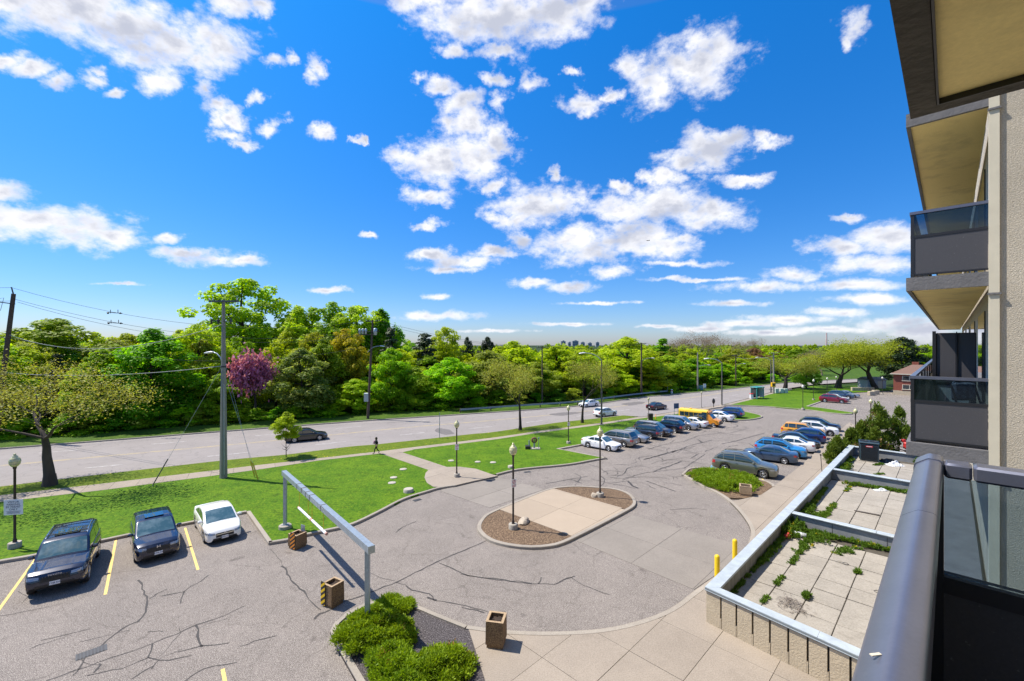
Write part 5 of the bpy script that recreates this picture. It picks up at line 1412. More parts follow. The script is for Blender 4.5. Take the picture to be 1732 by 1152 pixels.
# weeds on the terraces: strips of low plants along walls and joints (u, n, u, n, spread, height, how many)
def weeds(segs, n, seed, label):
    rs = np.random.default_rng(seed); r_ = random.Random(seed); m_ = []
    for (u0, n0, u1, n1, w, hh, cnt) in segs:
        for k in range(cnt):
            t = r_.random(); p = un(u0 + (u1 - u0) * t + r_.gauss(0, w * .5), min(6.24, n0 + (n1 - n0) * t + r_.gauss(0, w * .5)), 0)
            h = hh * r_.uniform(.3, 1)
            m_.append((p.x, p.y, ZF + h * .35, .075, .075, max(.04, h * .55)))
    tag(obj('weeds', sprays('weeds', m_, n, 'weed', .085, seed, uplift=.8)), label, 'weeds', kind='stuff')
weeds([(26.2, 6.0, 28.0, 5.9, .35, .55, 110), (27.6, 5.9, 28.05, 1.2, .16, .22, 130), (26.6, 5.2, 27.9, 4.6, .5, .28, 90), (22.0, 6.15, 26.4, 6.1, .14, .22, 80), (18.6, 6.2, 22.0, 6.2, .06, .08, 30), (18.8, 5.14, 19.4, 5.14, .04, .08, 6), (20.6, 5.14, 21.6, 5.14, .04, .10, 10), (23.0, 5.14, 25.8, 5.14, .06, .12, 34), (24.5, 5.14, 26.6, 5.1, .2, .16, 40), (20.3, 4.02, 20.7, 4.02, .06, .28, 12), (24.1, 2.9, 24.5, 2.9, .08, .14, 10), (25.6, 4.0, 27.4, 3.2, .3, .10, 30)], 26000, 1, 'green weeds overgrowing the first terrace corner and tile joints')
weeds([(28.6, 6.0, 32.0, 6.05, .22, .36, 100), (32.0, 6.1, 37.0, 6.15, .12, .2, 70), (39.2, 5.4, 39.9, .5, .28, .24, 170), (30.0, 5.2, 34.0, 5.14, .12, .10, 40), (30.2, 5.8, 31.6, 5.2, .3, .14, 40), (37.0, 5.1, 39.0, 5.0, .1, .06, 16)], 20000, 2, 'weeds with yellow flowers along the walls of the second terrace')
weeds([(40.7, 5.9, 44.5, 5.9, .3, .55, 110), (44.5, 6.0, 48.0, 6.1, .2, .35, 60), (47.0, 4.4, 47.9, 4.0, .15, .14, 16), (43.6, 4.0, 44.2, 3.8, .12, .10, 12), (50.1, 2.2, 50.1, .6, .12, .55, 40), (40.8, 2.0, 41.2, .5, .2, .2, 20)], 15000, 3, 'tall weeds in the corner of the farthest terrace by the air conditioner')
# ------------------------------------------------------------------ vehicles
M['car_glass'] = mat('car_glass', (.012, .030, .036), .03, spec=.9, coat=1.0)
M['windscreen_glass'] = mat('windscreen_glass', (.035, .085, .095), .03, col2=(.11, .17, .18), vscale=1.6, thr=(.45, .62), spec=.9, coat=1.0)
M['tyre'] = mat('tyre_rubber', (.018, .018, .019), .8)
M['rim'] = mat('alloy_rim', (.62, .63, .65), .28, .9)
M['rim_dark'] = mat('dark_rim', (.05, .05, .055), .35, .6)
M['black_trim'] = mat('black_trim', (.014, .014, .015), .45)
M['grey_trim'] = mat('grey_cladding', (.06, .06, .062), .6)
M['chrome'] = mat('chrome', (.75, .76, .78), .12, 1.0)
M['headlight'] = mat('headlamp_lens', (.32, .34, .37), .08, .35, coat=1.0)
M['headlight_dark'] = mat('dark_headlamp_lens', (.10, .11, .12), .06, .4, coat=1.0)
M['taillight'] = mat('tail_lamp_lens', (.42, .012, .018), .1, coat=1.0)
M['amber'] = mat('amber_lens', (.75, .22, .02), .15, coat=1.0)
M['plate'] = mat('plate_white', (.78, .79, .80), .4)
M['ink'] = mat('plate_ink', (.02, .04, .14), .5)
M['well'] = mat('wheel_well', (.006, .006, .006), .9)
PAINTS = {}
def paint(name, col, metal=.0, rough=.30):
    if name not in PAINTS: PAINTS[name] = mat(name, col, rough, metal, coat=1.0, var=.04)
    return PAINTS[name]

def lerp_tab(tab, x):
    if x <= tab[0][0]: return tab[0][1]
    for (a, b), (c, d) in zip(tab, tab[1:]):
        if x <= c: return b + (d - b) * (x - a) / (c - a)
    return tab[-1][1]
# all lengths in metres; x is measured from the front bumper backwards
TYPES = {
 'suv_boxy': dict(L=4.83, W=1.92, wb=2.79, fo=.90, r=.40, gc=.38, H=1.82,
    deck=[(0, .62), (.03, .86), (.12, 1.00), (.30, 1.08), (1.30, 1.16), (4.70, 1.17), (4.80, 1.05), (4.83, .62)],
    roof=[(1.32, 1.16), (2.02, 1.70), (2.35, 1.77), (3.2, 1.80), (4.25, 1.77), (4.66, 1.20)], pill=(2.05, 3.10, 3.95), front=(.80, .93)),
 'crossover': dict(L=4.60, W=1.85, wb=2.68, fo=.92, r=.35, gc=.24, H=1.66,
    deck=[(0, .58), (.03, .76), (.14, .90), (.35, .97), (1.20, 1.05), (4.42, 1.10), (4.55, 1.0), (4.60, .6)],
    roof=[(1.15, 1.04), (2.02, 1.56), (2.35, 1.62), (2.9, 1.64), (3.9, 1.58), (4.48, 1.12)], pill=(2.0, 2.95, 3.75), front=(.72, .90)),
 'sedan': dict(L=4.62, W=1.79, wb=2.69, fo=.90, r=.32, gc=.19, H=1.45,
    deck=[(0, .48), (.03, .62), (.15, .74), (.40, .80), (1.25, .93), (3.70, 1.00), (4.45, 1.02), (4.56, .95), (4.62, .55)],
    roof=[(1.12, .91), (1.92, 1.38), (2.25, 1.435), (2.7, 1.44), (3.15, 1.39), (3.95, 1.02)], pill=(1.9, 2.75, 3.45), front=(.70, .90)),
 'compact': dict(L=4.50, W=1.76, wb=2.70, fo=.88, r=.31, gc=.18, H=1.44,
    deck=[(0, .46), (.03, .60), (.16, .74), (.42, .82), (1.00, .95), (3.75, 1.02), (4.36, 1.04), (4.46, .95), (4.50, .55)],
    roof=[(.86, .93), (1.86, 1.38), (2.2, 1.43), (2.6, 1.44), (3.1, 1.38), (3.98, 1.04)], pill=(1.85, 2.70, 3.40), front=(.66, .88)),
 'minivan': dict(L=5.08, W=1.96, wb=3.03, fo=.98, r=.34, gc=.20, H=1.77,
    deck=[(0, .52), (.03, .70), (.15, .84), (.40, .93), (1.10, 1.06), (4.92, 1.10), (5.02, 1.0), (5.08, .55)],
    roof=[(.98, 1.04), (1.95, 1.66), (2.3, 1.73), (3.2, 1.76), (4.5, 1.72), (4.94, 1.16)], pill=(1.95, 2.95, 4.0), front=(.72, .90)),
 'wagon': dict(L=4.84, W=1.93, wb=2.80, fo=.96, r=.37, gc=.23, H=1.72,
    deck=[(0, .52), (.03, .72), (.16, .86), (.42, .94), (1.28, 1.06), (4.60, 1.10), (4.78, 1.0), (4.84, .58)],
    roof=[(1.22, 1.05), (2.12, 1.60), (2.5, 1.68), (3.1, 1.69), (4.1, 1.60), (4.68, 1.14)], pill=(2.1, 3.05, 3.9), front=(.72, .90)),
}
def build_type(key):
    P = TYPES[key]; L, W, wb, fo, r, gc = P['L'], P['W'], P['wb'], P['fo'], P['r'], P['gc']
    xf, xr = fo, fo + wb                         # axles
    X0 = fo + wb / 2                             # origin at mid-wheelbase
    hw = W / 2
    aw = r + .055
    xs = set([0, .012, .04, .09, .16, .25, .38, .55, L - .35, L - .2, L - .1, L - .04, L - .012, L])
    for ax in (xf, xr):
        for k in range(11): xs.add(round(ax - aw * math.cos(math.pi * k / 10), 4))
        xs.add(ax - aw - .02); xs.add(ax + aw + .02)
    for t, _ in P['deck']: xs.add(t)
    for k in range(12): xs.add(fo + .5 + (wb - 1) * k / 11)
    xs = sorted(x for x in xs if 0 <= x <= L)
    f0, f1 = P['front']
    def wid(x):
        return hw * lerp_tab([(0, f0), (.04, f0 + .08), (.16, f1), (.40, f1 + .06), (.75, 1), (L - .7, 1), (L - .3, .96), (L - .1, .90), (L - .03, .84), (L, .76)], x)
    def bot(x):
        e = lerp_tab([(0, gc + .14), (.05, gc + .03), (.3, gc), (L - .35, gc + .04), (L - .06, gc + .12), (L, gc + .2)], x)
        z = e
        for ax in (xf, xr):
            d = abs(x - ax)
            if d < aw: z = max(z, r + math.sqrt(max(0, aw * aw - d * d)) * .98)
        return e, z
    # lower body
    mb = MB(); rows = []
    for x in xs:
        w = wid(x); zt = lerp_tab(P['deck'], x); e, zb = bot(x)
        zb = min(zb, zt - .06)
        crown = .03 if .3 < x < L - .3 else .015
        mid1 = zb + (zt - zb) * .35; mid2 = zb + (zt - zb) * .62
        pts = [(0, e), (w * .66, e), (w * .67, zb), (w * .955, zb), (w * .985, zb + min(.05, (zt - zb) * .2)), (w * .998, mid1), (w, mid2), (w * .975, zt - min(.10, (zt - zb) * .25)), (w * .925, zt - .022), (w * .86, zt - .004), (w * .5, zt + crown * .6), (0, zt + crown)]
        rows.append([(X0 - x, y, z) for y, z in pts])
    n = len(rows[0])
    for s_ in (1, -1):
        vs = [(p[0], p[1] * s_, p[2]) for r_ in rows for p in r_]
        for i in range(len(rows) - 1):
            for k in range(n - 1):
                f = (i * n + k, i * n + k + 1, (i + 1) * n + k + 1, (i + 1) * n + k)
                mi = 1 if k in (0, 1, 2) else 0
                mb.f.append(tuple(len(mb.v) + q for q in (f if s_ > 0 else reversed(f)))); mb.m.append(mi); mb.sm.append(True)
        mb.v += vs
    ring0 = [(p[0], p[1], p[2]) for p in rows[0]] + [(p[0], -p[1], p[2]) for p in reversed(rows[0][1:-1])]
    ring1 = [(p[0], p[1], p[2]) for p in rows[-1]] + [(p[0], -p[1], p[2]) for p in reversed(rows[-1][1:-1])]
    mb.add(ring0, [tuple(range(len(ring0)))]); mb.add(ring1, [tuple(reversed(range(len(ring1))))])
    # cabin
    rt = P['roof']; xa, xb = rt[0][0], rt[-1][0]
    cx = set(t for t, _ in rt)
    for k in range(25): cx.add(xa + (xb - xa) * k / 24)
    cx = sorted(cx); H = P['H']
    rwf = .80
    def cab_w(x, z):
        zb = lerp_tab(P['deck'], x); w0 = wid(x) * .915; w1 = hw * rwf
        t = max(0, min(1, (z - zb) / (H - zb)))
        return w0 + (w1 - w0) * t ** 1.25
    def roof(x):
        # smooth the polyline a little
        return (lerp_tab(rt, x - .06) + 2 * lerp_tab(rt, x) + lerp_tab(rt, x + .06)) / 4 if xa + .05 < x < xb - .05 else lerp_tab(rt, x)
    rows = []
    for x in cx:
        zb = lerp_tab(P['deck'], x) - .05; zr = max(roof(x), zb + .06)
        pts = [(cab_w(x, zb), zb)]
        for t in (.3, .6, .85):
            z = zb + (zr - .05 - zb) * t; pts.append((cab_w(x, z), z))
        ye = cab_w(x, zr)
        pts += [(ye, zr - .045), (ye - .05, zr - .012), (ye - .14, zr), (ye * .5, zr + .018), (0, zr + .025)]
        rows.append([(X0 - x, y, z) for y, z in pts])
    n = len(rows[0])
    for s_ in (1, -1):
        base = len(mb.v)
        mb.v += [(p[0], p[1] * s_, p[2]) for r_ in rows for p in r_]
        for i in range(len(rows) - 1):
            for k in range(n - 1):
                f = (base + i * n + k, base + i * n + k + 1, base + (i + 1) * n + k + 1, base + (i + 1) * n + k)
                mb.f.append(f if s_ > 0 else tuple(reversed(f))); mb.m.append(0); mb.sm.append(True)
    body = mb.mesh('car_body', [PAINTS['dark navy paint'], M['well']], sharp=32)
    bm = bmesh.new(); bm.from_mesh(body); bmesh.ops.remove_doubles(bm, verts=bm.verts, dist=.0005)
    bmesh.ops.recalc_face_normals(bm, faces=bm.faces); bm.to_mesh(body); body.update(); body.set_sharp_from_angle(angle=R(32))
    tree = BVHTree.FromBMesh(bm); bm.free()
    P.update(X0=X0, body=body, tree=tree, xf=xf, xr=xr, hw=hw, roof_f=roof, wid=wid, cab_w=cab_w)
    # windows, conforming to the cabin
    G_ = {}
    def patch(grid, d, off=.006, name='patch', m_=None, thick=False):
        """grid: rows of (origin points); shot along d on to the body"""
        d = Vector(d); rows_ = []
        for row in grid:
            rr = []
            for p in row:
                hit, nor, _, _ = tree.ray_cast(Vector(p), d)
                rr.append((hit + (-d) * off) if hit is not None else None)
            rows_.append(rr)
        mb_ = MB(); nr, nc = len(rows_), len(rows_[0])
        idx = {}
        for i in range(nr):
            for j in range(nc):
                if rows_[i][j] is not None: idx[i, j] = len(mb_.v); mb_.v.append(tuple(rows_[i][j]))
        for i in range(nr - 1):
            for j in range(nc - 1):
                q = [(i, j), (i, j + 1), (i + 1, j + 1), (i + 1, j)]
                if all(k in idx for k in q):
                    f = [idx[k] for k in q]
                    a, b, c = (Vector(mb_.v[f[0]]), Vector(mb_.v[f[1]]), Vector(mb_.v[f[2]]))
                    if (b - a).cross(c - a).dot(d) > 0: f.reverse()
                    mb_.f.append(tuple(f)); mb_.m.append(0); mb_.sm.append(True)
        return mb_.mesh(name, m_) if mb_.f else None
    P['patch'] = patch
    def side_grid(x0, x1, zlo, zhi, s_, nx=8, nz=4, slant0=0.0, slant1=0.0):
        rows_ = []
        for j in range(nz + 1):
            t = j / nz; row = []
            for i in range(nx + 1):
                x = x0 + slant0 * t + (x1 + slant1 * t - x0 - slant0 * t) * i / nx
                lo, hi = zlo(x), zhi(x)
                z = lo + (hi - lo) * t
                row.append((X0 - x, s_ * 3, z))
            rows_.append(row)
        return rows_
    P['side_grid'] = side_grid
    p1, p2, p3 = P['pill']
    belt = lambda x: lerp_tab(P['deck'], x) + .035
    top = lambda x: max(belt(x) + .02, roof(x) - .095)
    xs0 = xa + .30
    wins = {}
    for s_ in (1, -1):
        d = (0, -s_, 0)
        wins[s_] = [patch(side_grid(xs0, p2 - .03, belt, top, s_), d, name='side_window', m_=M['car_glass']),
                    patch(side_grid(p2 + .04, p3 - .03, belt, top, s_), d, name='side_window', m_=M['car_glass'])]
        xe = xb - (.34 if key in ('sedan', 'compact') else .30)
        if xe - p3 > .12:
            wins[s_].append(patch(side_grid(p3 + .04, xe, belt, top, s_, nx=6), d, name='side_window', m_=M['car_glass']))
    P['wins'] = wins
    # windscreen and rear window, shot from above
    def top_grid(x0, x1, ins, nx=8, ny=8):
        rows_ = []
        for i in range(nx + 1):
            x = x0 + (x1 - x0) * i / nx
            w = cab_w(x, roof(x)) - ins
            rows_.append([(X0 - x, -w + 2 * w * j / ny, 4) for j in range(ny + 1)])
        return rows_
    x1 = rt[1][0]
    P['wscreen'] = patch(top_grid(xa + .06, x1 - .02, .085), (0, 0, -1), .007, 'windscreen', M['windscreen_glass'])
    P['rwin'] = patch(top_grid(rt[-2][0] + .03, xb - .06, .10), (0, 0, -1), .007, 'rear_window', M['car_glass'])
    def face(sx, y0, y1, z0, z1, ny=5, nz=3, m_=None, name='lamp', off=.008, skew=0.0, tz=0.0):
        """patch on the nose (sx=1) or tail (sx=-1)"""
        rows_ = []
        for j in range(nz + 1):
            row = []
            for i in range(ny + 1):
                y = y0 + (y1 - y0) * i / ny
                t = i / ny
                zz0, zz1 = z0 + skew * t, z1 + skew * t + tz * t
                row.append((sx * 6, y, zz0 + (zz1 - zz0) * j / nz))
            rows_.append(row)
        return patch(rows_, (-sx, 0, 0), off, name, m_)
    P['face'] = face
    # wheel
    w_ = .225
    tb = MB().lathe([(r * .66, -w_ / 2), (r * .93, -w_ / 2), (r * .985, -w_ / 2 + .03), (r, -w_ / 2 + .06), (r, w_ / 2 - .06), (r * .985, w_ / 2 - .03), (r * .93, w_ / 2), (r * .66, w_ / 2), (r * .64, w_ / 2 - .05)], n=24, axis='y')
    P['tyre'] = tb.mesh('tyre', M['tyre'])
    rb = MB()
    rb.lathe([(r * .66, w_ / 2 - .005), (r * .60, w_ / 2 - .012), (r * .56, w_ / 2 - .07), (.0001, w_ / 2 - .075)], n=20, axis='y', mi=1)
    rb.lathe([(r * .665, w_ / 2 - .02), (r * .665, w_ / 2), (r * .60, w_ / 2 - .004), (r * .575, w_ / 2 - .03)], n=20, axis='y', mi=0)
    for k in range(5):
        a = 2 * math.pi * k / 5
        for da in (-.12, .12):
            rb.beam((.05 * math.cos(a), w_ / 2 - .03, .05 * math.sin(a)), (r * .60 * math.cos(a + da), w_ / 2 - .014, r * .60 * math.sin(a + da)), .05, .03, up=Vector((0, 1, 0)))
    rb.lathe([(.075, w_ / 2 - .05), (.07, w_ / 2 - .008), (.0001, w_ / 2 - .004)], n=12, axis='y')
    P['rimmesh'] = rb.mesh('rim', [M['rim'], M['rim_dark']])
    return P
def text_obj(txt, size, m_, parent, loc, rot, sx=1.0, depth=.002):
    c = bpy.data.curves.new('lettering', 'FONT'); c.body = txt; c.size = size; c.align_x = 'CENTER'; c.align_y = 'CENTER'; c.extrude = depth; c.resolution_u = 2
    o = bpy.data.objects.new('t', c); COL.objects.link(o)
    dg = bpy.context.evaluated_depsgraph_get(); dg.update()
    me = bpy.data.meshes.new_from_object(o.evaluated_get(dg)); me.name = 'lettering'
    bpy.data.objects.remove(o); me.materials.clear(); me.materials.append(m_)
    q = obj('lettering', me, parent); q.location = loc; q.rotation_euler = rot; q.scale = (sx, 1, 1)
    return q
def make_car(key, name, label, loc, head, pnt, scale=1.0, rails=False, roofpaint=None, clad=False, grille='black', plate_txt=None, detail=False, cat='car', group='parked cars', black_arch=False, cargo=False, spare=False, taxi=False):
    P = TYPES[key]
    if 'body' not in P:
        build_type(key)
    L, W, X0, hw, r = P['L'], P['W'], P['X0'], P['hw'], P['r']
    head = Vector(head).normalized()
    t = thing(name, label, cat, loc, math.atan2(head.y, head.x), group, scale)
    b = obj('body', P['body'], t)
    b.material_slots[0].link = 'OBJECT'; b.material_slots[0].material = pnt
    def cached(k, f):
        if k not in P: P[k] = f()
        return P[k]
    ws = obj('windscreen', P['wscreen'], t); obj('rear_window', P['rwin'], t)
    for s_ in (1, -1):
        for w in P['wins'][s_]: obj('side_window', w, t)
    face = P['face']; zt = lerp_tab(P['deck'], .2); gc = P['gc']
    zl = zt - .15
    hl = 'headlight_dark' if pnt.name.startswith('white') and key == 'compact' else 'headlight'
    for s_ in (1, -1):
        m1 = cached(('hl', s_), lambda: face(1, s_ * hw * .50, s_ * hw * .93, zl - .06, zl + .035, 6, 3, M['headlight'], 'headlight', skew=.02, tz=.03))
        obj('headlight', m1, t)
        zr = lerp_tab(P['deck'], L - .12)
        tall = key in ('suv_boxy', 'crossover', 'minivan', 'wagon')
        m2 = cached(('tl', s_), lambda: face(-1, s_ * hw * .62, s_ * hw * .92, zr - (.34 if tall else .22), zr - .06, 5, 4, M['taillight'], 'taillight'))
        obj('taillight', m2, t)
        # tail lamp wraps on to the flank
        sd = P['side_grid'](L - .30, L - .05, lambda x: zr - (.32 if tall else .21), lambda x: zr - .07, s_, 4, 2)
        m3 = cached(('tls', s_), lambda: P['patch'](sd, (0, -s_, 0), .007, 'taillight', M['taillight']))
        if m3: obj('taillight', m3, t)
        hs = P['side_grid'](.10, .46, lambda x: zl - .03, lambda x: zl + .055, s_, 4, 2)
        m4 = cached(('hls', s_), lambda: P['patch'](hs, (0, -s_, 0), .007, 'headlight', M['headlight']))
        if m4: obj('headlight', m4, t)
    zg1 = zl - .02; zg0 = gc + .12
    g = obj('grille', cached('gr', lambda: face(1, -hw * .47, hw * .47, zl - .20, zl + .02, 6, 3, M['black_trim'], 'grille')), t)
    obj('lower_grille', cached('lgr', lambda: face(1, -hw * .62, hw * .62, gc + .09, gc + .20, 6, 2, M['black_trim'], 'lower_grille')), t)
    if grille == 'chrome':
        obj('grille_bar', cached('grb', lambda: face(1, -hw * .45, hw * .45, zl - .065, zl - .035, 6, 1, M['chrome'], 'grille_bar', off=.02)), g)
    obj('bumper_trim', cached('btr', lambda: face(-1, -hw * .72, hw * .72, gc + .12, gc + .26, 6, 2, M['black_trim'], 'bumper_trim')), t)
    zp = zl - .28
    xp = None
    for sx, z in ((1, max(gc + .2, zp)), (-1, (gc + .42))):
        pl = cached(('pl', sx), lambda: face(sx, -.16, .16, z - .075, z + .075, 4, 2, M['plate'], 'licence_plate', off=.03))
        po = obj('licence_plate', pl, t)
        if plate_txt and sx == 1:
            vx = max(v.co.x for v in pl.vertices)
            text_obj(plate_txt, .10, M['ink'], po, (vx + .006, 0, z), (R(90), 0, R(90)), sx=.8)
    # doors
    p1, p2, p3 = P['pill']
    for s_ in (1, -1):
        zlo = lambda x: gc + .10; zhi = lambda x: lerp_tab(P['deck'], x) - .03
        for k, (xa_, xb_) in enumerate(((P['roof'][0][0] + .28, p2 - .006), (p2 + .006, p3 + .02))):
            me = cached(('door', s_, k), lambda: P['patch'](P['side_grid'](xa_, xb_, zlo, zhi, s_, 6, 6), (0, -s_, 0), .007, 'door', PAINTS['dark navy paint']))
            do = obj('door', me, t); do.material_slots[0].link = 'OBJECT'; do.material_slots[0].material = pnt
            hm = cached(('handle', s_, k), lambda: P['patch'](P['side_grid'](xb_ - .30, xb_ - .08, lambda x: lerp_tab(P['deck'], x) - .20, lambda x: lerp_tab(P['deck'], x) - .165, s_, 3, 1), (0, -s_, 0), .03, 'handle', M['black_trim']))
            if hm: obj('handle', hm, do)
        if clad:
            cm = cached(('clad', s_), lambda: P['patch'](P['side_grid'](P['xf'] + r + .08, P['xr'] - r - .08, lambda x: gc + .01, lambda x: gc + .13, s_, 8, 2), (0, -s_, 0), .015, 'sill_cladding', M['grey_trim']))
            if cm: obj('sill_cladding', cm, t)
            def arches():
                a_ = MB()
                for ax in (P['xf'], P['xr']):
                    pts = [(X0 - ax + (r + .075) * math.cos(q), s_ * (P['wid'](ax) + .003), r + (r + .075) * math.sin(q)) for q in [math.pi * k / 14 for k in range(15)]]
                    a_.tube(pts, .032, 5)
                return a_.mesh('arch_cladding', M['grey_trim'])
            obj('arch_cladding', cached(('arch', s_), arches), t)
    # mirrors
    xm = P['roof'][0][0] + .42; zm = lerp_tab(P['deck'], xm) + .07
    for s_ in (1, -1):
        mm = cached(('mir', s_), lambda: MB().box((X0 - xm, s_ * (P['wid'](xm) * .96 + .10), zm), (.16, .22, .15), bev=.045).tube([(X0 - xm, s_ * P['wid'](xm) * .88, zm - .05), (X0 - xm, s_ * (P['wid'](xm) * .96 + .03), zm - .04)], .03, 6).mesh('wing_mirror', PAINTS['dark navy paint']))
        mo = obj('wing_mirror', mm, t); mo.material_slots[0].link = 'OBJECT'; mo.material_slots[0].material = pnt
    if rails:
        for s_ in (1, -1):
            def rail():
                pts = []
                x0, x1 = P['roof'][2][0] - .05, P['roof'][-2][0] - .02
                for k in range(9):
                    x = x0 + (x1 - x0) * k / 8
                    lift = .075 if 0 < k < 8 else .0
                    pts.append((X0 - x, s_ * (P['cab_w'](x, P['roof_f'](x)) - .10), P['roof_f'](x) + lift))
                return MB().tube(pts, .024, 6).mesh('roof_rail', M['chrome'] if rails == 'chrome' else M['black_trim'])
            obj('roof_rail', cached(('rail', s_, rails), rail), t)
    if rails == 'bars' or key == 'suv_boxy':
        pass
    if roofpaint:
        def rp():
            rows_ = []
            x0, x1 = P['roof'][1][0] + .02, P['roof'][-2][0]
            for i in range(11):
                x = x0 + (x1 - x0) * i / 10; w = P['cab_w'](x, P['roof_f'](x)) - .07
                rows_.append([(X0 - x, -w + 2 * w * j / 6, 4) for j in range(7)])
            return P['patch'](rows_, (0, 0, -1), .005, 'roof_panel', roofpaint)
        o = obj('roof_panel', cached('rp', rp), t); o.material_slots[0].link = 'OBJECT'; o.material_slots[0].material = roofpaint
    # wheels
    for ax in (P['xf'], P['xr']):
        for s_ in (1, -1):
            wo = obj('wheel', P['tyre'], t); wo.location = (X0 - ax, s_ * (hw - .135), r)
            if s_ < 0: wo.rotation_euler = (0, 0, math.pi)
            obj('rim', P['rimmesh'], wo)
    def under():
        return MB().box((0, 0, gc + .12), (L * .82, W * .60, .2)).box((X0 - P['xf'], 0, r + .10), (r * 2.1, W * .64, .35)).box((X0 - P['xr'], 0, r + .10), (r * 2.1, W * .64, .35)).mesh('underbody', M['well'])
    obj('underbody', cached('under', under), t)
    return t
navy = paint('dark navy paint', (.006, .011, .034), .25, .25)
white = paint('white car paint', (.80, .79, .75)); white2 = paint('white pearl paint', (.82, .82, .82))
black = paint('black car paint', (.010, .011, .013)); silver = paint('silver paint', (.50, .51, .53), .75, .32); grey = paint('grey paint', (.24, .24, .245), .7, .32)
olive = paint('grey green paint', (.190, .195, .150), .5, .3); tan_up = paint('tan grey paint', (.33, .31, .28), .7, .35)
slate = paint('slate blue paint', (.055, .095, .16), .5, .3); sky_p = paint('bright blue paint', (.03, .28, .62), .3, .3); blue = paint('deep blue paint', (.012, .04, .17), .4, .28)
orange = paint('orange yellow paint', (.72, .33, .02), .0, .35); brown = paint('dark brown paint', (.045, .036, .034), .5, .3); wine = paint('wine red paint', (.22, .008, .03), .3, .28); maroon = paint('dark maroon paint', (.04, .014, .022), .4, .28)
HL = (.69, -.72)
c = make_car('suv_boxy', 'parked_suv', 'large dark navy off-road wagon with roof rails, nearest the parking sign lamp', (-21.0, 20.5, .004), (.60, -.80), navy, 1.02, rails='chrome', clad=False, plate_txt='CRJB 504', cat='suv')
g = [o for o in c.children if o.name.startswith('grille')][0]
P_ = TYPES['suv_boxy']; vx = max(v.co.x for v in g.data.vertices)
text_obj('TOYOTA', .085, M['rim'], g, (vx + .012, 0, .945), (R(90), 0, R(90)), sx=1.25)
for k in range(9):
    MB().box((vx + .012, -.36 + k * .09, .84), (.02, .03, .14)).build('grille_slat', M['black_trim'], g)
for s_ in (1, -1):
    MB().lathe([(.06, 0), (.075, .02), (.0001, .035)], c=(P_['X0'] - .17, s_ * .66, .66), n=12, axis='x').build('fog_lamp', M['headlight'], c)
for s_ in (.46, -.46): MB().beam((P_['X0'] - .35, s_, 1.085), (P_['X0'] - 1.22, s_ * .95, 1.165), .07, .05).build('bonnet_rib', navy, c)
MB().box((P_['X0'] - 2.75, 0, 1.825), (.75, .85, .012), bev=.005).build('sunroof', M['car_glass'], c)
for x in (2.45, 3.95): MB().beam((P_['X0'] - x, -.68, 1.86), (P_['X0'] - x, .68, 1.86), .05, .025).build('roof_bar', M['black_trim'], c)
c = make_car('crossover', 'parked_crossover', 'dark navy crossover between the roof-railed off-road wagon and the white compact', (-19.1, 23.2, .004), HL, navy, 1.0, plate_txt='CTFB 318', cat='suv')
P_ = TYPES['crossover']; g = [o for o in c.children if o.name.startswith('grille')][0]; vx = max(v.co.x for v in g.data.vertices)
MB().box((vx + .01, .055, .80), (.015, .022, .12)).box((vx + .01, -.055, .80), (.015, .022, .12)).box((vx + .01, 0, .80), (.015, .1, .022)).build('emblem', M['chrome'], g)
MB().box((P_['X0'] - 2.55, 0, 1.662), (.7, .8, .012), bev=.005).build('sunroof', M['car_glass'], c)
c = make_car('compact', 'parked_sedan', 'white compact sedan at the corner of the lawn kerb', (-17.15, 25.25, .004), HL, white, 1.0, grille='chrome', plate_txt='BMFS 107')
P_ = TYPES['compact']; g = [o for o in c.children if o.name.startswith('grille')][0]; vx = max(v.co.x for v in g.data.vertices)
MB().box((vx + .014, .045, .62), (.012, .018, .09)).box((vx + .014, -.045, .62), (.012, .018, .09)).box((vx + .014, 0, .62), (.012, .08, .018)).build('emblem', M['chrome'], g)
# right-hand row, along the walk
F, B_ = (.80, -.60), (-.80, .60)
make_car('wagon', 'parked_crossover', 'olive grey crossover with tan upper edge and roof rails beside the juniper bed', (19.67, 36.6, .004), F, olive, 1.0, rails='black', cat='suv')
make_car('sedan', 'parked_sedan', 'slate blue sedan parked nose away next to the olive grey crossover', (24.0, 40.6, .004), B_, slate, .97)
make_car('crossover', 'parked_crossover', 'bright sky blue crossover with black roof beside the slate blue sedan', (26.3, 42.5, .004), F, sky_p, .95, roofpaint=black, clad=True, cat='suv')
make_car('sedan', 'parked_sedan', 'white sedan with red tail lamps between the sky blue crossover and a black sedan', (28.5, 44.7, .004), B_, white2, .95)
make_car('sedan', 'parked_sedan', 'black sedan facing the walk behind the white sedan of the terrace row', (30.5, 46.6, .004), F, black, .95)
make_car('crossover', 'parked_crossover', 'deep blue crossover with its tail to the walk, next to the orange one', (32.6, 48.7, .004), B_, blue, .92, cat='suv')
make_car('suv_boxy', 'parked_suv', 'orange yellow boxy four-wheel-drive in the row along the walk', (34.2, 50.9, .004), F, orange, .90, clad=True, cat='suv')
make_car('crossover', 'parked_crossover', 'white crossover facing the walk with dark blue one behind it', (37.0, 52.6, .004), F, white2, .92, clad=True, cat='suv', rails='black')
make_car('crossover', 'parked_crossover', 'dark blue crossover last in the row along the walk, behind the white one', (38.8, 54.8, .004), F, navy, .95, rails='black', cat='suv')
